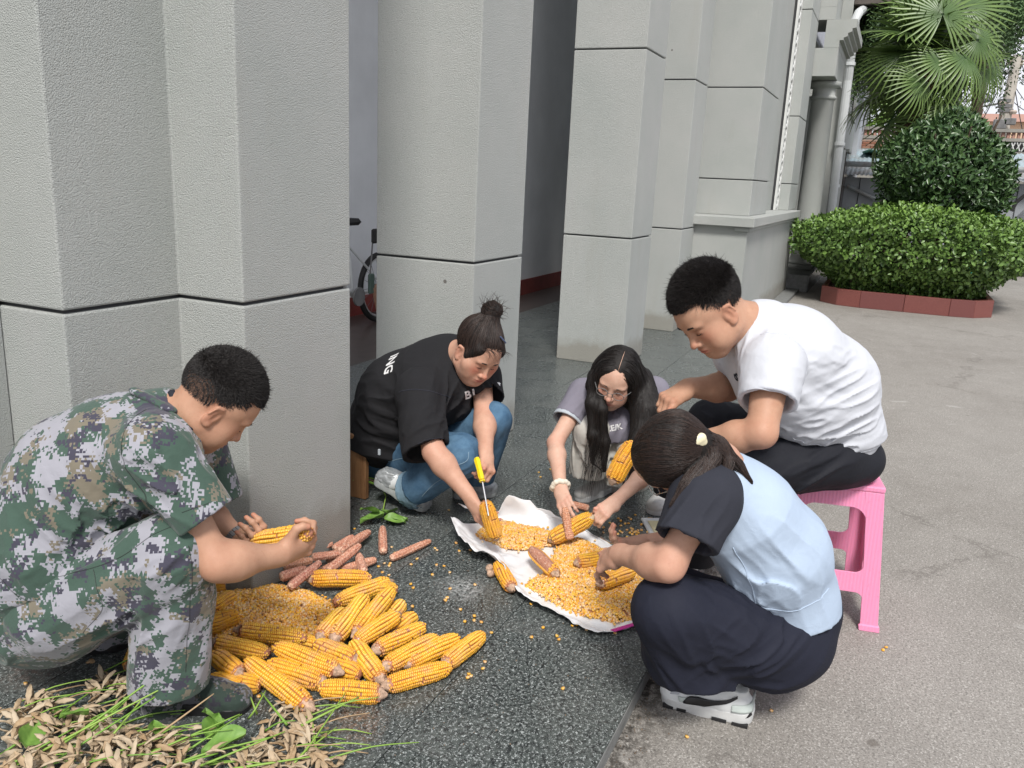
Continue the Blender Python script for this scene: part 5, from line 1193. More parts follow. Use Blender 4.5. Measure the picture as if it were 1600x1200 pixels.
def build_girl():
    p = person('person with long black hair, glasses and a lilac grey T-shirt squatting by the white sack', G(930, 775))
    F = Frame(P(962, 592, 3.46), basis(cdir(-.30, -.56, -.76), cdir(.15, .78, -.62)), 1.0)
    nb_ = P(975, 612, 3.62); shR, shL = P(912, 615, 3.60), P(1022, 612, 3.66)
    elR, wrR = P(868, 692, 3.48), P(876, 762, 3.30); elL, wrL = P(1014, 736, 3.42), P(962, 783, 3.28)
    B = head(F, .0, False)+neck(F, nb_, .046, .052)+arm(shR, elR, wrR, (.040, .037, .023))+arm(shL, elL, wrL, (.040, .036, .023))+[cone(nb_, P(968, 650, 3.72), .07, .09, k=.04)]
    h1, _, _ = hand(wrR, None, P(884, 792, 3.22), cdir(-.45, .2, -.85), (.16, .22, .30, .40), .88, thumb=P(890, 806, 3.22), side=-1)
    h2, _, _ = hand(wrL, None, P(937, 803, 3.22), cdir(.15, .55, -.80), (.75, .8, .8, .8), .88, thumb=P(925, 795, 3.24), side=1)
    B += h1+h2
    # bare lower legs are hidden; ankle stub above each shoe keeps the body whole
    sobj('body', B, MAT['skinF'], p, .0034, None, facecol(F, .2)); brow_lash(F, p, MAT['hair'], thick=.8)
    # glasses
    g_ = empty('glasses', (0, 0, 0), parent=p); g_.location = (0, 0, 0)
    b = MB()
    for sg in (1, -1):
        pts = [F(.108-.006*math.cos(a)*0, sg*(.034+.024*math.cos(a)), -.004+.018*math.sin(a)) for a in np.linspace(0, 2*math.pi, 17)]; b.tube(pts, .0015, 5, False)
        b.tube([F(.105, sg*.058, .002), F(.06, sg*.078, .002), F(.0, sg*.082, .0)], .0013, 5)
    b.tube([F(.110, .010, .0), F(.113, 0, .003), F(.110, -.010, .0)], .0013, 5); b.build('frame', MAT['steel'], g_, True)
    # long hair: smooth cap, two curtains falling to the lap, strands on top
    dn = A(0, 0, -1)
    def bundle(pts, rr, u, s, k=.03): return [cone(pts[i], pts[i+1], rr[i], rr[i+1], k=k, u=u, s=s) for i in range(len(pts)-1)]
    R0 = [P(938, 590, 3.44), P(941, 640, 3.42), P(946, 690, 3.45), P(944, 735, 3.47)]; R1 = [P(926, 585, 3.46), P(924, 630, 3.44), P(926, 680, 3.45), P(926, 722, 3.47)]; L1 = [P(1000, 590, 3.50), P(1012, 640, 3.46), P(1002, 700, 3.42), P(990, 748, 3.40)]
    cap = [F.ell((-.020, 0, .040), (.108, .090, .094), k=.03, clip=[(F(.064, 0, .040), F.B@nrm(A(.9, 0, -.30)))]), F.cone((-.03, .06, .0), (-.02, .072, -.08), .05, .045, k=.04), F.cone((-.03, -.06, .0), (-.02, -.072, -.08), .05, .045, k=.04),
           F.cone((.040, .050, .062), (.035, .082, -.02), .018, .016, k=.03), F.cone((.045, -.04, .068), (.035, -.082, -.02), .018, .017, k=.03)]
    cur = bundle(R1, [.014, .015, .012, .004], cdir(1, 0, 0), 1.2)+bundle(R0, [.013, .013, .011, .004], cdir(1, 0, 0), 1.2)+bundle(L1, [.045, .052, .045, .012], cdir(1, 0, 0), 1.2)+bundle([P(985, 600, 3.62), P(1005, 660, 3.60)], [.06, .05], cdir(1, 0, 0), 1.2)
    flw = lambda X: -.0028*np.abs(vnoise(X*A(1, 1, .10).astype(np.float32), 95, 3))
    sobj('hair', cap+cur, MAT['hairbase'], p, .004, flw, lambda V: np.zeros((len(V), 3)))
    V, _f = smesh(cap+cur, .008); r = np.random.RandomState(8); hd_ = F.o
    q = F.inv(V); i = r.randint(0, len(V), 4200)
    part = F(-.0, .0, .13)
    def flow(X):
        qq = F.inv(X); sgn = np.where(qq[:, 1] > .004, 1., -1.)[:, None]; t = np.clip((qq[:, 2]-.02)/.09, 0, 1)[:, None]
        return (F.B[:, 1][None]*sgn*.9+F.B[:, 0][None]*-.15)*t+dn[None]*(1.05-t*.9)
    strands('hair_strands', V[i], sgrad(cap+cur, V[i])*.1+flow(V[i]), 9, .11+.10*r.rand(4200), .0010, MAT['hair'], p, 9, flow=flow, surf=cap+cur, jit=.06, lift=.0014)
    b = MB(); b.tube([F(.075, .004, .093), F(.050, .004, .119), F(.015, .004, .1335), F(-.015, .004, .1365)], [.0007, .0012, .0012, .0005], 5); b.build('parting', MAT['skinF'], p, True)
    ends = np.array([P(r.uniform(915, 952), r.uniform(680, 735), 3.42+.05*r.rand()) for _ in range(110)]+[P(r.uniform(975, 1012), r.uniform(690, 745), 3.39+.05*r.rand()) for _ in range(160)])
    strands('hair_ends', ends, np.tile(cdir(-.25, -1, 0), (270, 1)), 8, .05+.11*r.rand(270), .0009, MAT['hair'], p, 10, jit=.22, droop=.2)
    # T-shirt
    side = nrm(shL-shR)
    T = [cone(P(968, 700, 3.95), P(968, 650, 3.80), .15, .14, u=side, s=1.15, k=.05), cone(P(968, 650, 3.80), P(972, 622, 3.68), .13, .085, u=side, s=1.3, k=.05), cone(shR, shL, .058, .058, k=.05),
         cone(P(972, 618, 3.66), P(965, 665, 3.64), .085, .12, u=side, s=1.2, k=.05, clip=[(P(965, 690, 3.6), cdir(0, -1, 0))])]
    eR = nrm(elR-shR); eL = nrm(elL-shL); cR = P(888, 655, 3.55); cL = P(1032, 662, 3.62)
    T += [cone(shR, cR+eR*.02, .062, .068, k=.04, clip=[(cR, eR)]), cone(cR-eR*.02, cR+eR*.05, .054, .058, k=.004, sub=True), cone(shL, cL, .062, .066, k=.04, clip=[(cL, eL)])]
    fo = folds([(P(960, 650, 3.55), .12, P(950, 690, 3.5)-P(980, 620, 3.5), .035, .010), (P(905, 635, 3.55), .07, P(890, 650, 3.5)-P(930, 620, 3.5), .03, .008)])
    t = sobj('shirt', T, MAT['grey_tee'], p, .005, fo)
    sobj('sleeve_hem', [cone(cR-eR*.004, cR+eR*.012, .0685, .0685, k=.003, clip=[(cR+eR*.013, eR), (cR-eR*.006, -eR)]), cone(cR-eR*.03, cR+eR*.05, .058, .060, k=.003, sub=True)], MAT['hem'], t, .0035)
    letters(t, T, fo, 'CE/K', P(960, 668, 3.5), cdir(1, .22, 0), 0, MAT['print_white'], face=cdir(0, .1, -1), sz=.034)
    # wide pale trousers over the knees
    side2 = cdir(1, 0, 0)
    K = [cone(P(955, 720, 3.92), P(925, 672, 3.56), .11, .072, k=.04), cone(P(925, 672, 3.56), P(918, 745, 3.68), .072, .082, k=.03, clip=[(P(920, 742, 3.64), (0, 0, -1))]),
         cone(P(985, 720, 3.92), P(985, 690, 3.62), .11, .075, k=.04), cone(P(985, 690, 3.62), P(975, 750, 3.72), .075, .085, k=.03, clip=[(P(980, 756, 3.7), (0, 0, -1))]), ell(P(970, 740, 3.95), (.15, .15, .12), k=.04)]
    sobj('trousers', K, MAT['linen'], p, .005, folds([(P(930, 710, 3.6), .15, P(925, 750, 3.6)-P(935, 670, 3.6), .035, .014), (P(975, 720, 3.6), .12, P(975, 750, 3.6)-P(985, 690, 3.6), .03, .012)]))
    shoe(G(903, 785), G(950, 776)+A(.16, 0, 0), (0, 0, 1), p, MAT['canvas'], MAT['solewhite'], .045, .075, .03, 'shoe'); shoe(G(965, 772), G(1005, 755), (0, 0, 1), p, MAT['canvas'], MAT['solewhite'], .045, .075, .03, 'shoe')
    # scrunchie
    d = nrm(wrR-elR); c = P(875.5, 760, 3.305); u = nrm(np.cross(d, FW)); v = np.cross(d, u); r = np.random.RandomState(2); S_ = []
    for k in range(15):
        a = k*2*math.pi/15; o = c+(u*math.cos(a)+v*math.sin(a))*(.030+.004*r.rand())+d*r.uniform(-.006, .006); S_.append(ell(o, (.0115, .0115, .0115), k=.003))
    sobj('scrunchie', S_, m_cloth('cream_scrunchie', (.72, .67, .56)), p, .0028)
build_girl()
def build_man():
    p = person('man in white T-shirt and black trousers leaning forward on the pink stool', G(1050, 860))
    F = Frame(P(1110, 486, 2.45), basis(cdir(-.66, -.70, -.20), cdir(-.62, .70, -.30)), 1.04)
    nb_ = P(1176, 515, 2.52); shN, shF = P(1207, 573, 2.40), P(1150, 556, 2.72)
    elN, wrN = P(1190, 676, 2.33), P(1058, 700, 2.50); elF, wrF = P(1136, 607, 2.68), P(1074, 606, 2.62)
    elF = P(1138, 606, 2.74)
    B = head(F, .0, True, smile=.6)+neck(F, nb_, .060, .070)+arm(shN, elN, wrN, (.056, .047, .030))+arm(shF, elF, wrF, (.052, .046, .029))+[cone(nb_, P(1222, 572, 2.58), .070, .085, k=.05)]
    h1, _, _ = hand(wrF, None, P(1040, 624, 2.58), cdir(-.25, .80, -.50), (.85, .95, 1.0, 1.0), .98, thumb=P(1046, 640, 2.545), side=1)
    h2, _, _ = hand(wrN, None, P(1012, 712, 2.53), cdir(.1, -.45, -.85), (.8, .85, .9, .9), .98, thumb=P(985, 700, 2.50), side=-1)
    B += h1+h2
    sobj('body', B, MAT['skinM'], p, .0029, None, facecol(F, .15)); brow_lash(F, p, MAT['hair'], thick=1.2)
    short_hair(F, p, MAT['hair'], 21, 11000, .009, .017)
    side = nrm(shF-shN); a1, a2, a3, a4 = P(1308, 668, 2.78), P(1285, 600, 2.72), P(1232, 552, 2.62), P(1190, 520, 2.54)
    NK = [(P(1160, 516, 2.52), cdir(-.90, .42, -.05))]
    T = [cone(a1, a2, .136, .152, u=side, s=1.12, k=.05), cone(a2, a3, .162, .150, u=side, s=1.18, k=.05), cone(a3, a4, .140, .098, u=side, s=1.15, k=.05, clip=NK), cone(a4, P(1166, 512, 2.52), .092, .074, u=side, s=1.1, k=.04, clip=NK), cone(shN, shF, .078, .075, k=.06, clip=NK),
         cone(a1, P(1318, 700, 2.82), .140, .142, u=side, s=1.1, k=.03, clip=[(P(1320, 690, 2.78), cdir(.22, -1, .1))]), cone(P(1210, 600, 2.58), P(1260, 640, 2.66), .12, .12, k=.05)]
    eN = nrm(P(1200, 636, 2.34)-shN); cN = P(1199, 629, 2.355); cF = P(1140, 572, 2.72); eF = nrm(A(0, 0, -1)+cdir(-.4, 0, 0))
    T += [cone(shN, cN+eN*.02, .086, .082, k=.045, clip=[(cN, eN)]), cone(cN-eN*.02, cN+eN*.05, .070, .073, k=.004, sub=True), cone(shF, cF+eF*.02, .078, .074, k=.04, clip=[(cF, eF)])]
    T.append(cone(P(1170, 510, 2.52), P(1120, 488, 2.48), .064, .075, k=.006, sub=True))
    fo = folds([(P(1290, 640, 2.62), .16, P(1340, 600, 2.7)-P(1230, 660, 2.6), .032, .012), (P(1250, 590, 2.5), .13, P(1300, 600, 2.6)-P(1200, 560, 2.45), .035, .010), (P(1200, 600, 2.38), .08, P(1230, 640, 2.4)-P(1180, 570, 2.4), .035, .008), (P(1180, 540, 2.45), .07, P(1160, 580, 2.4)-P(1190, 500, 2.45), .03, .008)])
    t = sobj('shirt', T, MAT['white_tee'], p, .0048, fo); ws_ = MAT['white_tee']
    seam(t, T, fo, [P(1188, 520, 2.4), P(1222, 535, 2.38), P(1248, 575, 2.4), P(1240, 625, 2.45)], ws_, .0022); seam(t, T, fo, [P(1240, 672, 2.6), P(1300, 688, 2.65), P(1370, 682, 2.75)], ws_, .002); seam(t, T, fo, [P(1160, 618, 2.3), P(1200, 624, 2.28), P(1230, 618, 2.35)], ws_, .0018)
    b = MB(); 
    letters(t, T, fo, '8', P(1157, 588, 2.52), cdir(.5, -1, 0), 0, MAT['charcoal'], face=cdir(-.8, -.1, -.6), sz=.05)
    # trousers
    hipc = P(1312, 712, 2.82); K = [ell(hipc, (.145, .145, .105), k=.05), cone(P(1300, 716, 2.72), P(1130, 738, 2.62), .098, .085, k=.05), cone(P(1130, 738, 2.62), P(1085, 878, 3.0), .085, .068, k=.03, clip=[(P(1085, 872, 3.0), (0, 0, -1))]),
         cone(P(1305, 705, 2.92), P(1112, 662, 3.02), .11, .088, k=.05), cone(P(1112, 662, 3.02), P(1045, 772, 3.45), .085, .068, k=.03, clip=[(P(1045, 768, 3.45), (0, 0, -1))])]
    fo = folds([(P(1260, 725, 2.65), .15, P(1300, 690, 2.7)-P(1200, 760, 2.6), .04, .012), (P(1110, 660, 2.9), .1, P(1100, 700, 3)-P(1130, 630, 2.9), .04, .008)])
    sobj('trousers', K, MAT['blacktr'], p, .0055, fo)
    shoe(G(1020, 806), G(1065, 768), (0, 0, 1), p, MAT['canvas'], MAT['solewhite'], .05, .085, .032)
    shoe(G(1058, 905), G(1105, 855), (0, 0, 1), p, MAT['canvas'], MAT['solewhite'], .05, .085, .032)
build_man()

def build_lady():
    p = person('person in pale blue raglan T-shirt with dark sleeves and ponytail, squatting on the concrete', G(1100, 1110))
    f_ = cdir(-.55, -.63, .50); l_ = cdir(.24, -.72, -.65); F = Frame(P(1053, 712, 2.06), basis(f_, np.cross(f_, l_)), .91)
    nb_ = P(1112, 735, 2.10); shN, shF = P(1102, 782, 2.0), P(1125, 752, 2.30)
    elN, wrN = P(1044, 882, 2.0), P(967, 866, 2.19); elF, wrF = P(1075, 845, 2.42), P(1008, 848, 2.44)
    B = head(F, .004, False)+neck(F, nb_, .047, .055)+arm(shN, elN, wrN, (.043, .0395, .025), .04)+arm(shF, elF, wrF, (.042, .038, .024))+[cone(nb_, P(1150, 800, 2.15), .08, .11, k=.05)]
    h1, _, _ = hand(wrN, None, P(940, 876, 2.26), cdir(-.1, .55, -.82), (.35, .45, .55, .7), .90, thumb=P(934, 862, 2.30), side=1, spread=.12)
    h2, _, _ = hand(wrF, None, P(985, 850, 2.42), cdir(.0, -.9, .3), (.5, .6, .6, .6), .88, thumb=P(960, 846, 2.38), side=-1)
    B += h1+h2
    sobj('body', B, MAT['skinF2'], p, .0031, None, facecol(F, .1)); brow_lash(F, p, MAT['hairbrown'], thick=.8)
    b = MB(); b.tube([F(.0, .080, .004), F(.06, .078, .004), F(.104, .058, .002)], .0011, 5)
    pts = [F(.106, .034+.024*math.cos(a), -.004+.019*math.sin(a)) for a in np.linspace(0, 2*math.pi, 17)]; b.tube(pts, .0011, 5, False)
    pts = [F(.106, -.034+.024*math.cos(a), -.004+.019*math.sin(a)) for a in np.linspace(0, 2*math.pi, 17)]; b.tube(pts, .0011, 5, False); b.tube([F(.106, .01, 0), F(.106, -.01, 0)], .0011, 5); b.build('glasses', MAT['metal'], p, True)
    b = MB(); q = F(.002, .089, -.042); Vs = []
    for i in range(7):
        for j in range(8): t_, a_ = math.pi*i/6, 2*math.pi*j/8; Vs.append(q+.0042*A(math.sin(t_)*math.cos(a_), math.sin(t_)*math.sin(a_), math.cos(t_)))
    b.add(Vs, [(i*8+j, i*8+(j+1) % 8, (i+1)*8+(j+1) % 8, (i+1)*8+j) for i in range(6) for j in range(8)]); b.build('earring', MAT['metal'], p, True)
    # hair gathered into a ponytail with a pale clip
    tie = P(1092, 692, 2.00); 
    cap = [F.ell((-.018, 0, .042), (.106, .086, .092), k=.02, clip=[(F(.070, 0, .035), F.B@nrm(A(.9, 0, -.40))), (F(0, 0, -.045), F.B@nrm(A(.42, 0, -.9)))]), cone(F(-.07, .0, .06), tie, .055, .030, k=.04),
           F.cone((.055, .05, .055), (.03, .074, .018), .018, .014, k=.02)]
    tails = [[tie, P(1118, 700, 2.02), P(1135, 725, 2.01), P(1130, 752, 1.99)], [tie, P(1122, 705, 2.04), P(1150, 728, 2.03), P(1172, 752, 2.02)], [tie, P(1108, 712, 2.0), P(1092, 745, 1.965), P(1068, 772, 1.955)], [tie, P(1100, 720, 2.0), P(1075, 758, 1.96), P(1050, 790, 1.95)]]
    tl_ = []
    for t_ in tails: tl_ += [cone(t_[i], t_[i+1], (.032, .028, .016, .004)[i], (.028, .016, .004)[i], k=.012) for i in range(3)]
    sobj('hair', cap+tl_, MAT['hairbase'], p, .0035, lambda X: -.0014*np.abs(vnoise(X, 150, 2)), lambda V: np.zeros((len(V), 3)))
    V, _f = smesh(cap, .006); r = np.random.RandomState(14); i = r.randint(0, len(V), 3600)
    fl = lambda X: (lambda d: d/np.linalg.norm(d, axis=1, keepdims=True))(tie-X)
    strands('hair_strands', V[i], fl(V[i]), 8, .07+.07*r.rand(3600), .0009, MAT['hairbrown'], p, 5, flow=fl, surf=cap, jit=.07, lift=.0012)
    for j, t_ in enumerate(tails):
        n = (700, 700, 650, 550)[j]; roots = t_[0]+r.normal(size=(n, 3))*.012; tp = np.array(t_)
        def fw(X, tp=tp):
            d = np.linalg.norm(X[:, None]-tp[None], axis=2).argmin(1); d2 = np.clip(d+1, 0, 3); v = tp[d2]-X; v[d == 3] = tp[3]-tp[2]; return v/(np.linalg.norm(v, axis=1, keepdims=True)+1e-9)
        L = sum(np.linalg.norm(tp[k+1]-tp[k]) for k in range(3)); strands('ponytail_strands', roots, np.tile(nrm(tp[1]-tp[0]), (n, 1)), 9, L*(.65+.55*r.rand(n)), .0010, MAT['hairbrown'], p, 30+j, flow=fw, surf=tl_, lift=.0015, jit=.10)
    d = nrm(P(1103, 690, 2.0)-P(1078, 694, 2.0)); sobj('hair_clip', [cone(P(1081, 692, 1.955), P(1096, 684, 1.955), .013, .012, k=.004, u=FW, s=.7), cone(P(1081, 696, 1.96), P(1099, 690, 1.96), .009, .010, k=.004, u=FW, s=.7)], vary('cream_clip', (.72, .66, .45), .4), p, .0025)
    # raglan shirt: pale blue body, dark sleeves
    side = nrm(shF-shN); a1, a2, a3, a4 = P(1235, 930, 2.27), P(1205, 860, 2.21), P(1160, 800, 2.15), P(1128, 752, 2.12)
    T = [cone(a1, a2, .120, .132, u=side, s=1.12, k=.05), cone(a2, a3, .140, .128, u=side, s=1.15, k=.05), cone(a3, a4, .122, .080, u=side, s=1.15, k=.05), cone(P(1120, 772, 2.06), P(1140, 752, 2.25), .075, .075, k=.05),
         cone(a1, P(1240, 968, 2.28), .122, .124, u=side, s=1.1, k=.03, clip=[(P(1240, 962, 2.28), cdir(.22, -1, .1))])]
    T.append(cone(nb_+cdir(-.4, .3, -.1)*.01, nb_+cdir(-.8, .6, -.2)*.12, .056, .065, k=.01, sub=True))
    fo = folds([(P(1200, 880, 2.08), .13, P(1260, 960, 2.2)-P(1130, 850, 2.05), .045, .010), (P(1270, 880, 2.2), .12, P(1290, 930, 2.2)-P(1240, 800, 2.1), .045, .008), (P(1170, 960, 2.1), .08, P(1160, 980, 2.1)-P(1140, 890, 2.1), .03, .009)])
    bs = sobj('shirt', T, MAT['blue_tee'], p, .0045, fo); seam(bs, T, fo, [P(1168, 965, 2.1), P(1225, 962, 2.1), P(1290, 918, 2.15)], MAT['blue_tee'], .0018); seam(bs, T, fo, [P(1140, 868, 2.0), P(1160, 920, 2.03), P(1172, 975, 2.1)], MAT['blue_tee'], .0018)
    eN = nrm(P(1070, 862, 1.955)-shN); cN = P(1072, 846, 1.955); S_ = [cone(P(1112, 766, 2.03), shN, .070, .078, k=.03), cone(shN, cN+eN*.02, .080, .076, k=.04, clip=[(cN, eN)]), cone(cN-eN*.015, cN+eN*.05, .064, .067, k=.004, sub=True)]
    sobj('sleeve', S_, MAT['charcoal'], p, .0042, folds([(P(1090, 810, 1.95), .09, P(1060, 850, 1.95)-P(1120, 780, 1.95), .035, .007)]))
    sobj('sleeve', [cone(P(1135, 752, 2.25), shF, .072, .072, k=.03), cone(shF, P(1100, 812, 2.38), .074, .068, k=.03)], MAT['charcoal'], p, .005)
    # trousers
    hip = P(1195, 1000, 2.24); kn = P(1046, 952, 2.07); K = [ell(P(1212, 992, 2.30), (.155, .155, .135), k=.05), cone(P(1225, 985, 2.30), P(1250, 952, 2.30), .130, .112, k=.03), cone(hip, kn, .125, .088, k=.05), cone(kn, P(1062, 1020, 2.17), .088, .092, k=.03), cone(P(1062, 1020, 2.17), P(1095, 1085, 2.22), .092, .098, k=.02, clip=[(P(1090, 1054, 2.22), cdir(-.10, -1, .1))]),
         cone(P(1200, 985, 2.40), P(1062, 935, 2.40), .12, .085, k=.05), cone(P(1062, 935, 2.40), P(1070, 1040, 2.42), .085, .085, k=.03)]
    fo = folds([(P(1080, 1000, 2.1), .12, P(1050, 950, 2.1)-P(1110, 1060, 2.15), .04, .014), (P(1180, 1020, 2.15), .14, P(1240, 960, 2.2)-P(1130, 1060, 2.15), .045, .013), (P(1120, 960, 2.08), .1, P(1200, 990, 2.1)-P(1040, 920, 2.05), .04, .010)])
    sobj('trousers', K, MAT['navy'], p, .0045, fo)
    b = MB()
    for x0 in (1288, 1298): b.tube([P(x0, 950, 2.24), P(x0+4, 980, 2.24), P(x0-2, 1006, 2.23)], [.008, .007, .005], 5)
    b.build('waist_tie', MAT['navy'], p)
    sobj('waist_skin', [cone(P(1236, 940, 2.27), P(1244, 958, 2.27), .096, .098, k=.01)], MAT['skinF2'], p, .006)
    # chunky white trainers
    z0 = -.05
    MAT['meshgrey'] = vary('pale_mesh_panel', (.42, .44, .48), .8, .1, 300); MAT['mint'] = vary('greenish_grey_panel', (.50, .56, .53), .6, .05)
    s1, Fr, q = shoe(G(1032, 1090, z0), G(1178, 1128, z0), (0, 0, 1), p, MAT['shoewhite'], MAT['solewhite'], .048, .098, .030, chunky=1, dispf=lambda X: -.0015*np.clip(np.abs(vnoise(X, 45, 5))*1.6, 0, 1))
    MAT['print_black'] = vary('black_stripe', (.012, .012, .014), .4); lft = 1 if (Fr.B[:, 1]@FW) < 0 else -1
    w_ = .048; so = .030; UPR = [Fr.ell((q-.060, -.003, so), (.058, w_*.93, .036), k=.025), Fr.cone((q-.095, 0, so+.012), (-.012, 0, so+.036), w_*.74, w_*.72, k=.03), Fr.cone((-.01, 0, so+.014), (-q+w_*.90, 0, so+.012), w_*.80, w_*.84, k=.03),
           Fr.cone((-q+.080, 0, so+.035), (-q+.058, 0, .098), w_*.70, w_*.66, k=.025)]
    def on_shoe(x, z, off=.0042):
        o = Fr(x, lft*.10, z); d = -Fr.B[:, 1]*lft; s = 0
        for _ in range(40):
            dv = float(field(UPR, (o+d*s)[None, None].astype(np.float32))[0, 0]); s += max(dv, .0002)*.8
            if dv < .0006 or s > .15: break
        return o+d*(s-off)
    def panel(name, outline_top, outline_bot, m, off):
        n = 14; xs = np.linspace(0, 1, n); T_ = np.array(outline_top); B_ = np.array(outline_bot)
        f = lambda O, t: (np.interp(t, np.linspace(0, 1, len(O)), O[:, 0]), np.interp(t, np.linspace(0, 1, len(O)), O[:, 1]))
        V = []
        for t in xs:
            a, b_ = A(*f(T_, t)), A(*f(B_, t))
            for k in range(5): c = a+(b_-a)*k/4; V.append(on_shoe(c[0], c[1], off))
        F_ = [(i*5+k, (i+1)*5+k, (i+1)*5+k+1, i*5+k+1) for i in range(n-1) for k in range(4)]; o = obj(name, V, F_, m, s1, True); o.modifiers.new('s', 'SOLIDIFY').thickness = .0018
    panel('toe_mesh', [(.120, .052), (.09, .066), (.062, .072)], [(.124, .040), (.10, .044), (.078, .050)], MAT['meshgrey'], .0030)
    panel('mint_panel', [(.078, .046), (.040, .052), (.005, .062)], [(.072, .034), (.035, .036), (.0, .042)], MAT['mint'], .0030)
    panel('side_stripe', [(.062, .038), (.050, .056), (.020, .062), (-.020, .064), (-.060, .076), (-.082, .090)], [(.060, .034), (.030, .036), (.0, .040), (-.025, .052), (-.060, .066), (-.082, .082)], MAT['print_black'], .0048)
    panel('heel_panel', [(-.070, .062), (-.10, .066), (-.125, .068)], [(-.070, .042), (-.10, .044), (-.125, .046)], MAT['mint'], .0030)
    cl_ = MB()
    for x0, x1 in ((.118, .088), (.078, .052), (-.020, -.060), (-.075, -.118)):
        b = MB(); b.box((0, 0, 0), (1, 1, 1)); V = np.array([Fr(x0+(x1-x0)*v[0], lft*(w_*(.60+.29*v[1])), .0005+(.007+.003*abs(.5-v[0]))*v[2]) for v in b.V[0]]); cl_.add(V, b.F)
    cl_.build('outsole_lug', MAT['blackrub'], s1, kind='stuff')
    b = MB(); b.tube([Fr(-q+.030, lft*.030, .020), Fr(-q+.012, lft*.026, .040), Fr(-q+.016, lft*.020, .060)], [.007, .006, .003], 6); b.build('heel_tab', MAT['print_black'], s1, True)
    b = MB(); b.tube([Fr(-.005+.030*math.cos(a)-.042, lft*.031*math.sin(a), .100+.006*math.cos(a)) for a in np.linspace(0, 2*math.pi, 17)], .004, 6, False); b.build('collar', MAT['print_black'], s1, True)
    sobj('sock', [Fr.cone((-.05, 0, .08), (-.045, 0, .15), .027, .030, k=.01)], MAT['shoewhite'], s1, .004)
    shoe(G(1062, 1012, z0), G(1155, 1022, z0), (0, 0, 1), p, MAT['shoewhite'], MAT['solewhite'], .047, .095, .034)
build_lady()
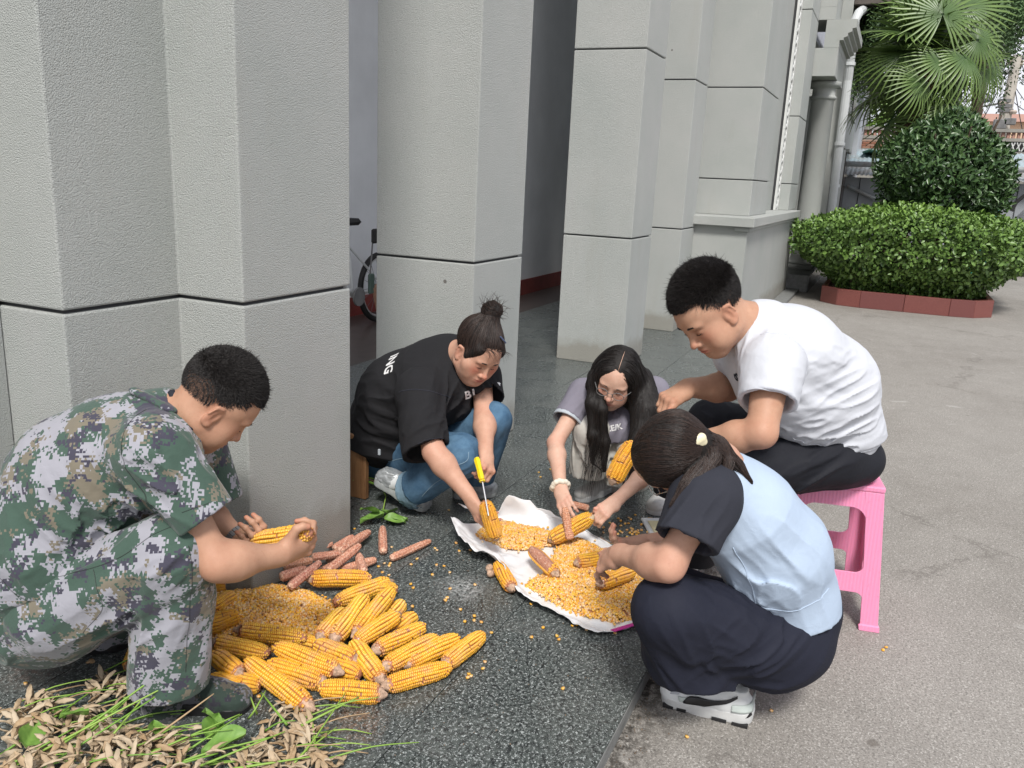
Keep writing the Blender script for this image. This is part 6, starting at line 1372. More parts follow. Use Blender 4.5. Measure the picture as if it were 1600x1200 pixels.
# ------------------------------------------------------------------ pink plastic stool
def stool():
    zt = .455; c1, cb_ = G(1383, 762, zt), G(1367, 733, zt); ey = nrm((cb_-c1)*A(1, 1, 0)); w_ = .30; ex = A(-ey[1], ey[0], 0)
    cen = c1+ex*w_/2+ey*w_/2; c0 = A(cen[0], cen[1], 0)
    s = empty('plastic_stool', (c0[0], c0[1], -.05), 'pink ribbed plastic stool with rounded side openings standing on the concrete', 'stool')
    t = NT('pink_plastic'); g = t.n('ShaderNodeTexWave', wave_type='BANDS', bands_direction='X'); g.inputs['Scale'].default_value = 28; 
    t.l(t.scale(1, 1, .0), g.inputs['Vector']); g2 = t.n('ShaderNodeTexWave', wave_type='BANDS', bands_direction='Y'); g2.inputs['Scale'].default_value = 28; t.l(t.scale(1, 1, 0), g2.inputs['Vector'])
    geo = t.n('ShaderNodeSeparateXYZ'); t.l(t.tc.outputs['Normal'], geo.inputs[0]); f = t.math('GREATER_THAN', t.math('ABSOLUTE', geo.outputs['Y']), .6)
    hgt = t.mix(f, g2.outputs['Fac'], g.outputs['Fac']); c = t.mix(t.ramp(t.noise(60, 4, .7), [(.62, 0.), (.72, .35)]), (.84, .29, .47), (.5, .15, .24))
    t.fin(c, .38, t.bump(hgt, .22, .003), Subsurface_Weight=.15, Subsurface_Scale=.02); pink = t.m
    def L(x, y, z): return A(x, y, z)           # local, stool square to its own axes
    ang = math.atan2(ex[1], ex[0])
    s.rotation_euler = (0, 0, ang)
    def add(name, V, F, par=s, bev=.004):
        me = mesh(name, V, F, pink); o = link(name, me, par, loc=(0, 0, 0)); b = o.modifiers.new('b', 'BEVEL'); b.width = bev; b.segments = 2; b.limit_method = 'ANGLE'; return o
    H = .505; half = w_/2; sp = .042
    def hw(z): return half+sp*(1-z/H)           # outer half width at height z
    b = MB(); b.box((-half-.004, -half-.004, H-.022), (half+.004, half+.004, H), 0); V = np.vstack(b.V); add('seat', V, b.F, bev=.006)
    b = MB()
    for i in range(13):
        x = -half+.03+i*(w_-.06)/12; b.box((x-.003, -half+.03, H+.0005), (x+.003, half-.03, H+.0025))
        b.box((-half+.03, x-.003, H+.0008), (half-.03, x+.003, H+.0028))
    me = mesh('seat_grid', np.vstack(b.V), b.F, pink); link('seat_grid', me, s, loc=(0, 0, 0))
    for sx in (-1, 1):
        for sy in (-1, 1):
            pr = lambda z, wd, tk: [(sx*hw(z), sy*hw(z)), (sx*(hw(z)-wd), sy*hw(z)), (sx*(hw(z)-wd), sy*(hw(z)-tk)), (sx*(hw(z)-tk), sy*(hw(z)-tk)), (sx*(hw(z)-tk), sy*(hw(z)-wd)), (sx*hw(z), sy*(hw(z)-wd))]
            V = []; zs = [0, .02, .021, .16, .38, .44, .4835]; ws = [.066, .068, .058, .056, .056, .058, .062]
            for z, wd in zip(zs, ws):
                e = .004 if z < .0205 else 0
                V += [(x+sx*e, y+sy*e, z) for x, y in pr(z, wd, .007)]
            n = 6; F = [tuple(range(n))[::-1], tuple((len(zs)-1)*n+k for k in range(n))]+[(i*n+k, i*n+(k+1) % n, (i+1)*n+(k+1) % n, (i+1)*n+k) for i in range(len(zs)-1) for k in range(n)]
            if sx*sy < 0: F = [f[::-1] for f in F]
            add('leg', np.array(V), F, bev=.003)
    for k in range(4):
        M_ = np.array(Matrix.Rotation(k*math.pi/2, 3, 'Z'))
        def panel(z0, z1, x0, rt, rb, name, tk=.0065):
            n = 36; u_ = np.linspace(-1, 1, n); u_ = np.sign(u_)*(1-(1-np.abs(u_))**1.6); V = []
            for top in (0, 1):
                for u in u_:
                    z = (z1 if top else z0); xe = x0*(1-abs(u)); rr = rt if top else rb; dz = (rr-math.sqrt(max(0, rr*rr-(rr-xe)**2))) if xe < rr else 0.0
                    z = z+dz if top else z-dz; x = u*(x0+hw(z)-hw((z0+z1)/2))
                    for y in (-(hw(z)-.0006), -(hw(z)-tk)): V.append((x, y, z))
            F = []
            for j in range(n-1):
                a, c_ = 2*j, 2*n+2*j; F += [(a, a+2, c_+2, c_), (a+1, c_+1, c_+3, a+3), (a, a+1, a+3, a+2), (c_, c_+2, c_+3, c_+1)]
            add(name, np.array(V)@M_.T, F, bev=.0015)
        panel(.425, .483, hw(.43)-.056, .001, .045, 'apron'); panel(.130, .200, hw(.17)-.054, .032, .024, 'rung')
stool()

# ------------------------------------------------------------------ maize: ears, cobs, loose kernels
def m_corn(name, core=False):
    t = NT(name); a = t.n('ShaderNodeAttribute'); a.attribute_name = 'tone'; s_ = t.n('ShaderNodeSeparateColor'); t.l(a.outputs['Color'], s_.inputs[0])
    base = t.mix(s_.outputs[0], (.70, .27, .012), (.88, .58, .06)); ob = t.mix(t.math('MULTIPLY', t.rnd(), .75), base, (.86, .40, .02)) 
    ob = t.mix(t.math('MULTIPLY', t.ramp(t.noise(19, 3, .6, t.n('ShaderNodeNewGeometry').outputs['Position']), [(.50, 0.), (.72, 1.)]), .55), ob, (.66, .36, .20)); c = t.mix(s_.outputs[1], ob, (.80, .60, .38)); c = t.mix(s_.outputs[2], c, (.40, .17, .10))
    return t.fin(c, .34, None, Subsurface_Weight=.10, Subsurface_Scale=.004, Coat_Weight=.15, Coat_Roughness=.3)
MAT['kernel'] = m_corn('corn_kernel')
def m_cob():
    t = NT('bare_cob'); a = t.attr(); r = t.rnd(); c = t.ramp(r, [(.0, (.48, .17, .10)), (.35, (.60, .26, .13)), (.7, (.44, .14, .10)), (.93, (.46, .22, .14)), (.97, (.52, .46, .30))])
    c = t.mix(a, c, (.74, .46, .32)); c = t.mix(t.ramp(t.noise(210, 3, .8), [(.38, .8), (.50, 0.)]), c, (.20, .05, .04)); c = t.mix(t.ramp(t.noise(120, 2, .8), [(.56, 0.), (.66, .7)]), c, (.78, .58, .46)); return t.fin(c, .85, t.bump(t.noise(220, 3, .7), .6, .002))
MAT['cob'] = m_cob()
MAT['cobend'] = vary('pale_cob_end', (.44, .30, .21), .95, .45, 120, .6, 120)
def prof(t): return np.where(t < .18, .74+.26*np.sin(t/.18*math.pi/2), np.where(t < .62, 1.0, np.sqrt(np.clip(1-(np.clip(t-.62, 0, 1)/.42)**2.3, .05, 1))))
EL, ER = .185, .0262
def ear_meshes(seed, rows=14, shell=0.0, chaff=.3):
    r = np.random.RandomState(seed); V = []; F = []; C = []
    n_t, n_a = 24, 16; cv = []; cf = []; cc = []
    for i in range(n_t+1):
        t = i/n_t; rr = (ER-.0055)*prof(np.array(t))*(1 if 0 < i < n_t else .35)
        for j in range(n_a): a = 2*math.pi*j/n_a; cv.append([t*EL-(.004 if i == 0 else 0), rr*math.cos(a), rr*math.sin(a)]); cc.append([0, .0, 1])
    cf = [(i*n_a+j, (i+1)*n_a+j, (i+1)*n_a+(j+1) % n_a, i*n_a+(j+1) % n_a) for i in range(n_t) for j in range(n_a)]+[tuple(range(n_a)), tuple(n_t*n_a+j for j in range(n_a))[::-1]]
    tw = r.uniform(-.35, .35); nk = 33; sh0 = r.uniform(0, 6.3)
    for j in range(rows):
        ph = r.uniform(-.06, .06)
        for i in range(nk):
            t = (i+.5+r.uniform(-.08, .08)+(.5 if j % 2 else 0))/(nk+.5)
            if t > .985: continue
            a = 2*math.pi*(j+ph)/rows+tw*t+.05*math.sin(9*t+j)
            if shell and ((a-sh0) % 6.283) < shell*6.283 and t > .06+.1*r.rand(): continue
            edge = t < .05 or t > .93
            if r.rand() < .012+.03*max(0, t-.8): continue
            if edge and r.rand() < .35+.3*chaff: continue
            rr = ER*float(prof(np.array(t))); ca, sa = math.cos(a), math.sin(a)
            e1 = A(1, 0, 0); e2 = A(0, -sa, ca); e3 = A(0, ca, sa)
            dx = EL/nk*.50; dy = math.pi*rr/rows*.95; h0, h1 = rr-.0065, rr+r.uniform(-.0008, .0009)
            if edge: h1 -= .0025
            o = e1*t*EL; k = len(V)
            for (fx, fy, h) in ((.9, .8, h0), (.92, .90, h0+.0040), (.48, .50, h1)):
                for (sx, sy) in ((-1, -1), (1, -1), (1, 1), (-1, 1)): V.append(o+e1*dx*fx*sx+e2*dy*fy*sy+e3*h)
            V.append(o+e3*(h1+.0007))
            F += [(k+q*4+m, k+q*4+(m+1) % 4, k+q*4+4+(m+1) % 4, k+q*4+4+m) for q in (0, 1) for m in range(4)]+[(k+8+m, k+8+(m+1) % 4, k+12) for m in range(4)]
            tone = np.clip(r.normal(.55, .24)+(.15 if t > .2 else -.1), 0, 1); ch = np.clip((.10-t)/.10, 0, 1)*chaff*2*r.rand()+(chaff*1.2*r.rand() if r.rand() < .05 else 0)+np.clip((t-.93)/.07, 0, 1)*.5*r.rand()
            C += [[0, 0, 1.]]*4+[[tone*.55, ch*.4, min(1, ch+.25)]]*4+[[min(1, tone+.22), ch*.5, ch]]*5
    return (mesh('kernels', V, F, MAT['kernel'], True, np.array(C)), mesh('cob', cv, cf, MAT['cob'] if shell else MAT['kernel'], True, np.array(cc)))
def stump_mesh(seed):
    r = np.random.RandomState(seed); V = []; n = 10; L = r.uniform(.010, .022)
    for i, (x, rr) in enumerate(((.005, .0180), (-.001, .0150), (-.004-L*.25, .0095), (-.004-L*.7, .0065), (-.005-L*.8, .0025))):
        for j in range(n): a = 2*math.pi*j/n; V.append([x+r.uniform(-.0015, .0015), rr*(1+.2*r.uniform(-1, 1))*math.cos(a), rr*(1+.2*r.uniform(-1, 1))*math.sin(a)])
    F = [(i*n+j, (i+1)*n+j, (i+1)*n+(j+1) % n, i*n+(j+1) % n)[::-1] for i in range(4) for j in range(n)]; return mesh('stalk_end', V, F, MAT['cobend'], True)
EARS = [ear_meshes(s, r_, 0, c) for s, r_, c in ((1, 14, .2), (2, 12, .6), (3, 16, .15), (4, 14, .9), (5, 13, .4), (6, 14, .3), (7, 15, .75))]
EARP = [ear_meshes(11, 14, .45, .3), ear_meshes(12, 12, .28, .3)]
STUMP = [stump_mesh(s) for s in range(4)]
def orient(o, a, b, roll, L0, fat=1.0):
    a, b = np.array(a), np.array(b); d = b-a; L = np.linalg.norm(d); x = d/L; y = nrm(np.cross(A(0, 0, 1), x)); z = np.cross(x, y)
    R_ = np.stack([x, y, z], 1)@np.array(Matrix.Rotation(roll, 3, 'X')); M_ = np.eye(4); M_[:3, :3] = R_*(A(L/L0, fat, fat)[None]); M_[:3, 3] = a; o.matrix_world = Matrix(M_.tolist())
rr_ = random.Random(5)
def ear(a, b, label, group=None, kind=None, fat=1.0, var=None):
    """a = stalk end, b = tip"""
    o = bpy.data.objects.new('corn_ear', None); COL.objects.link(o); o.empty_display_size = .02
    kn, cb = EARP[kind] if kind is not None else EARS[rr_.randrange(7) if var is None else var]
    props(o, label, 'corn ear', group); orient(o, a, b, rr_.uniform(0, 6.3), EL, fat)
    for nm_, me in (('kernels', kn), ('cob', cb), ('stalk_end', STUMP[rr_.randrange(4)])): c = bpy.data.objects.new(nm_, me); COL.objects.link(c); c.parent = o
    return o
c6 = lambda x, y: (160+x/2.5, 780+y/2.5)
HEAP = 'unshelled corn ears heaped beside the camouflaged man'
ER2 = .026
heap = [  # crop pixel of stalk end, of tip, height of the two ends, what singles it out
 (805, 808, 560, 628, .026, .050, 'large yellow corn ear lying diagonally at the front edge of the heap'),
 (1090, 762, 842, 738, .024, .026, 'corn ear with a long pointed stalk end at the front right of the heap'),
 (862, 715, 640, 645, .024, .045, 'corn ear half hidden between the big diagonal ear and the one above'),
 (920, 672, 668, 572, .045, .075, 'thick yellow corn ear on top in the middle of the heap'),
 (992, 628, 822, 568, .045, .065, 'short orange corn ear with a grey stalk end, right of the thick middle one'),
 (535, 512, 800, 545, .065, .060, 'deep orange corn ear lying along the front edge of the loose kernels'),
 (440, 560, 655, 605, .060, .045, 'corn ear behind the thick middle one, pointing away from the trouser leg'),
 (535, 680, 432, 605, .050, .060, 'orange corn ear with a white stalk end next to the camouflage trouser leg'),
 (545, 745, 418, 705, .026, .030, 'lowest corn ear by the boot, with a white stalk end'),
 (500, 712, 620, 728, .024, .024, 'corn ear mostly hidden under the big diagonal ear'),
 (1088, 705, 975, 560, .026, .055, 'corn ear pointing back between two groups of ears, pinkish stalk end near'),
 (1110, 728, 1362, 655, .026, .026, 'bright yellow corn ear along the lower right rim of the heap'),
 (1338, 645, 1488, 528, .028, .030, 'corn ear farthest out on the right rim of the heap'),
 (1190, 645, 1392, 540, .030, .034, 'dusty pinkish corn ear second from the right rim of the heap'),
 (1105, 655, 1310, 540, .045, .045, 'orange corn ear third from the right rim, dark stalk end in front'),
 (1065, 592, 1262, 495, .045, .045, 'corn ear fourth from the right rim with a brown stalk end'),
 (1150, 455, 985, 560, .070, .065, 'corn ear lying on top at the right, its dark tip towards the camera'),
 (905, 548, 1030, 378, .060, .085, 'steeply pointing corn ear leaning on the kernel heap, left of two'),
 (990, 525, 1135, 350, .060, .085, 'steeply pointing corn ear leaning on the kernel heap, right of two'),
 (1110, 480, 1172, 405, .028, .030, 'stubby corn ear tip peeping out behind the top right ears'),
 (1130, 520, 1222, 455, .026, .028, 'corn ear end peeping out between the right rim ears and the back'),
 (850, 540, 945, 435, .060, .065, 'thin corn ear wedged left of the two steep ears'),
 (1118, 326, 905, 405, .028, .050, 'corn ear at the back of the heap with a dark pointed stalk end'),
 (812, 310, 1052, 308, .050, .040, 'corn ear lying against the pile of bare cobs'),
 (1000, 352, 1155, 352, .030, .030, 'corn ear tucked in under the back right ears'),
 (418, 440, 515, 372, .040, .055, 'corn ear nearest the knee at the left end of the kernel heap'),
 (405, 500, 535, 452, .050, .060, 'ridged corn ear at the left front of the kernel heap'),
 (400, 350, 482, 335, .040, .045, 'short view of a corn ear just below the bare forearm'),
 (60, 520, 160, 470, .030, .045, 'corn ear seen between the two camouflage trouser legs'),
 (112, 660, 150, 560, .026, .040, 'corn ear peeping out in front of the shin of the camouflaged man'),
 (600, 600, 440, 570, .030, .035, 'corn ear at the bottom of the heap below the orange ones'),
 (760, 560, 960, 600, .030, .030, 'buried corn ear under the middle of the heap'),
 (870, 640, 1010, 690, .026, .026, 'corn ear mostly hidden behind the one with the pointed stalk end'),
 (960, 480, 1110, 420, .030, .040, 'corn ear buried under the two steep ears'),
]
for (x0, y0, x1, y1, z0, z1, lab) in heap:
    ear(G(*c6(x0, y0), z0), G(*c6(x1, y1), z1), lab, HEAP, fat=rr_.uniform(1.0, 1.16))
# bare cobs
def cob_mesh(seed, L=.15, R=.0155):
    r = np.random.RandomState(seed); n_t, n_a = 64, 28; V = []; C = []
    for i in range(n_t+1):
        t = i/n_t; p_ = float(prof(np.array(min(1, t*.96+.02))))*(.2 if i in (0, n_t) else (.8 if i in (1, n_t-1) else 1))
        for j in range(n_a):
            a = 2*math.pi*j/n_a; pit = .0020*(math.cos(t*n_t/2*math.pi)*.5+math.cos(j/2*math.pi)*.5)
            rr = R*p_*(1-.12*t)+pit+r.uniform(-.0011, .0011); V.append([t*L+r.uniform(-.0004, .0004), rr*math.cos(a), rr*math.sin(a)]); C.append([.5*r.rand()+(.35 if pit > .0004 else 0)]*3 if i > 2 else [.9]*3)
    F = [(i*n_a+j, (i+1)*n_a+j, (i+1)*n_a+(j+1) % n_a, i*n_a+(j+1) % n_a)[::-1] for i in range(n_t) for j in range(n_a)]+[tuple(range(n_a)), tuple(n_t*n_a+j for j in range(n_a))[::-1]]
    return mesh('corn_cob', V, F, MAT['cob'], True, np.array(C))
COB = [cob_mesh(s, .15, q) for s, q in ((1, .0165), (2, .0150), (3, .0175))]
def cob(a, b, label, group=None, var=0):
    o = bpy.data.objects.new('corn_cob', COB[var % 3]); COL.objects.link(o); props(o, label, 'corn cob', group); orient(o, a, b, rr_.uniform(0, 6), .15); return o
CG = 'bare shelled cobs piled by the big pillar'
for i, (x0, y0, x1, y1, z0, z1, lab) in enumerate([
 (800, 205, 900, 172, .020, .022, 'bare pink cob at the back left of the cob pile, just past the hand'), (905, 195, 980, 145, .020, .022, 'bare cob between the hand and the pillar foot'),
 (925, 205, 1045, 125, .048, .035, 'long bare cob pointing to the pillar corner'), (880, 280, 1008, 178, .050, .075, 'thick bare cob lying on top across the cob pile'),
 (730, 345, 852, 245, .070, .075, 'dark pink bare cob sloping down onto the loose kernels'), (695, 305, 800, 272, .050, .045, 'pale greenish bare cob under the dark pink one'),
 (705, 262, 822, 238, .050, .050, 'reddish bare cob nearest the forearm'), (818, 228, 935, 212, .048, .048, 'orange pink bare cob lying level in the cob pile'),
 (930, 280, 1070, 235, .022, .022, 'reddish bare cob on the floor behind the corn ears'), (1020, 285, 1000, 215, .040, .042, 'short bare cob seen end-on, its pale end towards the camera'),
 (850, 290, 905, 255, .030, .030, 'pale bare cob end showing between the crossed cobs'), (880, 238, 985, 165, .022, .022, 'bare cob hidden low in the middle of the cob pile'),
 (1097, 208, 1094, 108, .018, .018, 'single bare cob on the granite below the green leaves'), (1125, 232, 1283, 162, .018, .018, 'single red bare cob lying out on the granite')]):
    o = cob(G(*c6(x0, y0), z0), G(*c6(x1, y1), z1), lab, CG, i)
c7 = lambda x, y: (680+x/4.21, 740+y/4.21)
cob(G(*c7(1010, 228), .02), G(*c7(885, 195), .02), 'red bare cob on the granite behind the grey T-shirt person\'s hands', None, 1)
# corn ears on and round the sack, and the ones being held
ear(G(*c7(795, 660), .055), G(*c7(625, 490), .075), 'half shelled corn ear lying across the middle of the white sack', None, 0)
ear(G(*c7(1080, 722), .075), G(*c7(1310, 640), .075), 'brownish corn ear on the kernels in front of the knee of the blue raglan shirt', None, None, 1.0, 1)
ear(G(*c7(930, 590), .060), G(*c7(1130, 545), .070), 'corn ear half sunk in the loose kernels at the fingertips', None, None, 1.0, 3)
ear(G(*c7(505, 755), .026), G(*c7(405, 590), .026), 'corn ear on the granite outside the front edge of the white sack', None, None, 1.0, 3)
ear(P(775, 840, 3.06), P(757, 782, 3.04), 'corn ear held upright under the screwdriver blade', None, None, 1.15, 2)
ear(P(862, 842, 3.22), P(928, 806, 3.16), 'half shelled corn ear held over the sack in both hands', None, 0, 1.25)
cob(P(891, 843, 3.17), P(882, 792, 3.17), 'short bare cob held upright and rubbed against the half shelled ear', None, 2)
ear(P(957, 752, 2.50), P(990, 690, 2.52), 'corn ear held out in the air beside the ponytailed head', None, None, 1.15, 0)
ear(P(398, 848, 2.235), P(488, 832, 2.155), 'bright yellow corn ear held between both hands of the camouflaged man', None, None, 1.1, 2)
q = G(*c7(365, 645), .02); rs_ = np.random.RandomState(9)
sobj_ = sobj('cob_stub', [ell(q+rs_.normal(size=3)*.008, (.013, .012, .012), k=.006) for _ in range(5)], MAT['cobend'], None, .0025, None, label='small crumbly cob stub beside the ear outside the sack', cat='cob stub')

# the white sack
st7 = [((100, 290, .09), (230, 335, .045), (300, 300, .04), (150, 212, .115)), ((190, 462, .060), (300, 425, .006), (400, 292, .006), (395, 262, .035)),
       ((400, 562, .055), (450, 505, .006), (640, 330, .006), (500, 148, .115)), ((560, 785, .030), (600, 700, .006), (800, 350, .006), (700, 238, .055)),
       ((800, 915, .025), (840, 870, .006), (990, 430, .006), (985, 385, .010)), ((1060, 1052, .012), (1090, 960, .006), (1210, 530, .006), (1140, 462, .010)),
       ((1340, 1000, .012), (1340, 940, .006), (1430, 640, .006), (1440, 590, .010))]
ctl = np.array([[G(*c7(x, y), z) for (x, y, z) in row] for row in st7])
def cat(Pts, n):
    Pts = np.asarray(Pts); m = len(Pts); out = []
    for u in np.linspace(0, m-1-1e-6, n):
        i = int(u); t = u-i; p0, p1, p2, p3 = Pts[max(i-1, 0)], Pts[i], Pts[i+1], Pts[min(i+2, m-1)]
        out.append(.5*((2*p1)+(-p0+p2)*t+(2*p0-5*p1+4*p2-p3)*t*t+(-p0+3*p1-3*p2+p3)*t**3))
    return np.array(out)
nu, nv = 150, 70
g1 = cat(ctl, nu); gr = np.stack([cat(g1[i], nv) for i in range(nu)])
X_ = gr.reshape(-1, 3); vv = np.tile(np.abs(np.linspace(-1, 1, nv)), nu)
wr = vnoise(X_*A(1, 1, 1), 22, 1)*.010+vnoise(X_, 48, 2)*.0045+(1-2*np.abs(vnoise(X_*A(1, .35, 1), 30, 4)))*.005
gr = X_.copy(); gr[:, 2] = np.maximum(X_[:, 2]+wr*(.35+.9*vv), .0022)
F_ = np.array([[i*nv+j, (i+1)*nv+j, (i+1)*nv+j+1, i*nv+j+1] for i in range(nu-1) for j in range(nv-1)])
t = NT('white_woven_sack'); ws = t.n('ShaderNodeTexWave'); t.set(ws, Scale=90.0); MAT['sack'] = t.fin(t.ramp(t.noise(7, 4), [(.3, (.70, .71, .73)), (.7, (.80, .80, .80))]), .55, t.bump(t.noise(60, 3, .6), .3, .002))
sk = obj('sack', gr, F_, MAT['sack'], None, True, label='white woven sack spread open on the granite, heaped with loose kernels', cat='sack'); sm = sk.modifiers.new('s', 'SOLIDIFY'); sm.thickness = .0012; sm.offset = 1
b = MB(); a_ = G(*c7(1165, 1040), .012); e_ = G(*c7(1345, 985), .016); n_ = A(0, 0, 1); pr_ = nrm(np.cross(e_-a_, n_))
for k in range(8):
    p0, p1 = a_+(e_-a_)*k/8, a_+(e_-a_)*(k+1)/8; b.add([p0-pr_*.010, p1-pr_*.010, p1+pr_*.012+n_*.006, p0+pr_*.012+n_*.006], [(0, 1, 2, 3)])
o = b.build('magenta_strip', vary('magenta_print', (.55, .01, .33), .35, .08), sk); o.modifiers.new('s', 'SOLIDIFY').thickness = .002

# loose kernels
def kernel_tpl():
    V = []; 
    for z, s_, w2 in ((-.0045, .45, .6), (-.001, .95, 1.0), (.0035, 1.0, .85), (.0055, .55, .5)):
        for (x, y) in ((-1, -1), (1, -1), (1, 1), (-1, 1)): V.append([x*.0042*s_, y*.0026*w2, z])
    F = [[q*4+m, q*4+(m+1) % 4, q*4+4+(m+1) % 4, q*4+4+m] for q in range(3) for m in range(4)]+[[3, 2, 1, 0], [12, 13, 14, 15]]
    return np.array(V), np.array(F)
KT = kernel_tpl()
def kernels(name, pos, seed, parent=None, scale=1.0, **kw):
    r = np.random.RandomState(seed); n = len(pos); X = r.normal(size=(n, 3)); N = r.normal(size=(n, 3))*.8+A(0, 0, .25)
    V, F = scatter(KT, pos, X, N, scale*r.uniform(.85, 1.2, n)); base = np.array([1, 1, 1, 1, .35, .35, .35, .35]+[0]*8)
    tone = np.clip(r.normal(.5, .28, n), 0, 1); pale = np.where(r.rand(n) < .20, r.uniform(.3, .9, n), .0); red = np.where(r.rand(n) < .14, .6, 0)
    C = np.stack([np.repeat(tone, 16), np.clip(np.tile(base, n)*.8+np.repeat(pale, 16), 0, 1), np.repeat(red, 16)*np.tile(base*.5+.5, n)], 1)
    o = obj(name, V, F, MAT['kernel'], parent, True, C); return props(o, **kw)
def inpoly(x, y, poly):
    c = np.zeros(len(x), bool); j = len(poly)-1
    for i in range(len(poly)):
        (xi, yi), (xj, yj) = poly[i], poly[j]; k = ((yi > y) != (yj > y)) & (x < (xj-xi)*(y-yi)/(yj-yi+1e-12)+xi); c ^= k; j = i
    return c
def edgedist(x, y, poly):
    d = np.full(len(x), 9.)
    for i in range(len(poly)):
        a, b_ = np.array(poly[i]), np.array(poly[(i+1) % len(poly)]); ab = b_-a; t = np.clip(((x-a[0])*ab[0]+(y-a[1])*ab[1])/(ab@ab), 0, 1); d = np.minimum(d, np.hypot(x-a[0]-t*ab[0], y-a[1]-t*ab[1]))
    return d
def mound(name, poly, hmax, slope, z0, seed, n, label, cat):
    poly = [tuple(p[:2]) for p in poly]; r = np.random.RandomState(seed); P0 = np.array(poly); lo, hi = P0.min(0), P0.max(0)
    def hgt(x, y): d = edgedist(x, y, poly); X3 = np.stack([x, y, 0*x], 1); return z0+hmax*(1-np.exp(-d/slope))*(1+.22*vnoise(X3, 14, seed)+.1*vnoise(X3, 40, seed))
    m = 60; gx, gy = np.meshgrid(np.linspace(lo[0], hi[0], m), np.linspace(lo[1], hi[1], m), indexing='ij'); gx, gy = gx.ravel(), gy.ravel(); ins = inpoly(gx, gy, poly)
    z = np.where(ins, hgt(gx, gy)-.005, z0-.02); F = np.array([[i*m+j, (i+1)*m+j, (i+1)*m+j+1, i*m+j+1] for i in range(m-1) for j in range(m-1)]); F = F[ins[F].all(1)]
    o = obj(name, np.stack([gx, gy, z], 1), F, MAT['kernel'], None, True, np.tile(A(.1, .1, .9), (m*m, 1)), label=label, cat=cat, kind='stuff')
    x = r.uniform(lo[0], hi[0], n*3); y = r.uniform(lo[1], hi[1], n*3); k = inpoly(x, y, poly); x, y = x[k][:n], y[k][:n]; pos = np.stack([x, y, hgt(x, y)+r.uniform(-.004, .0035, len(x))], 1)
    fr = []                                          # loose fringe round the rim
    for i in range(len(poly)):
        a, b_ = P0[i], P0[(i+1) % len(poly)]; q = max(2, int(np.linalg.norm(b_-a)/.008)); t = r.rand(q)[:, None]; fr.append(a+(b_-a)*t+r.normal(size=(q, 2))*.010)
    fr = np.vstack(fr); pos = np.vstack([pos, np.hstack([fr, np.full((len(fr), 1), z0+.003)])]); kernels('kernels', pos, seed, o, 1.0, kind='stuff'); return o
g6 = lambda x, y, z=.03: G(*c6(x, y), z)
mound('kernel_heap', [g6(*p) for p in ((395, 560), (380, 430), (400, 345), (520, 335), (620, 325), (700, 318), (820, 340), (900, 385), (950, 430), (900, 520), (800, 570), (650, 560), (500, 590))], .052, .05, 0, 3, 6800,
      'heap of loose orange kernels between the camouflaged man and the corn ears', 'kernel heap')
g7 = lambda x, y, z=.02: G(*c7(x, y), z)
mound('kernel_heap', [g7(*p) for p in ((250, 400), (330, 330), (450, 305), (560, 330), (690, 355), (800, 385), (830, 440), (700, 470), (580, 490), (430, 470), (330, 420))], .018, .03, .012, 5, 2600,
      'smaller thin spread of kernels at the far left end of the sack', 'kernel heap')
mound('kernel_heap', [g7(*p) for p in ((840, 430), (950, 425), (1060, 470), (1130, 530), (1230, 560), (1400, 690), (1400, 900), (1300, 950), (1150, 955), (950, 915), (820, 860), (720, 790), (640, 745), (590, 730), (640, 690), (740, 640), (760, 560))], .032, .035, .012, 7, 8200,
      'large heap of kernels on the near half of the white sack', 'kernel heap')
KM = []
for s in range(4):
    r = np.random.RandomState(s+50); tone = r.rand(); C = np.stack([np.full(16, tone), np.array([1, 1, 1, 1, .35, .35, .35, .35]+[0]*8)*.9, np.full(16, .1*s)], 1); KM.append(mesh('corn_kernel', KT[0]*1.15, KT[1], MAT['kernel'], True, C))
spots = [(1120, 260), (1102, 250), (1080, 262), (1095, 285), (1120, 296), (1130, 187), (1230, 232), (1382, 170), (1395, 202), (1290, 295), (1215, 345), (1210, 418), (1398, 430), (1452, 455), (1480, 480), (1495, 635), (1488, 660), (1345, 385), (1455, 333), (1352, 42), (985, 115), (1338, 392), (1519, 520), (610, 770), (1205, 330)]
pts = [c6(*s) for s in spots]+[c7(*s) for s in ((88, 240), (140, 455), (158, 510), (262, 732), (82, 815), (66, 832), (165, 892), (256, 936), (304, 976), (368, 1045), (632, 1075), (710, 1010), (632, 857), (800, 1065), (815, 1088), (905, 1000), (930, 990), (995, 1025), (1122, 992), (1185, 1047))]
pts += [(900+x/7.5, 800+y/7.5) for x, y in ((525, 100), (575, 132), (615, 132), (460, 162), (528, 158), (645, 190), (660, 202), (515, 222), (540, 240), (690, 235), (728, 215), (712, 262), (657, 260), (598, 290), (670, 305), (435, 315), (490, 312), (845, 175), (860, 70), (885, 75), (695, 32), (320, 182), (730, 240), (700, 228))]
pts += [(845, 745), (842, 738), (930, 755), (1002, 828), (984, 832), (860, 733), (1300, 952), (1380, 1015), (1384, 1011), (1074, 1151), (1205, 1110), (205, 985), (40, 1068), (200, 1080), (745, 1005), (880, 1075), (610, 880)]
rk = random.Random(3)
for _ in range(26): pts.append((rk.gauss(1000, 35), rk.gauss(835, 12)))
for _ in range(20): pts.append((rk.uniform(560, 760), rk.uniform(850, 1060)))
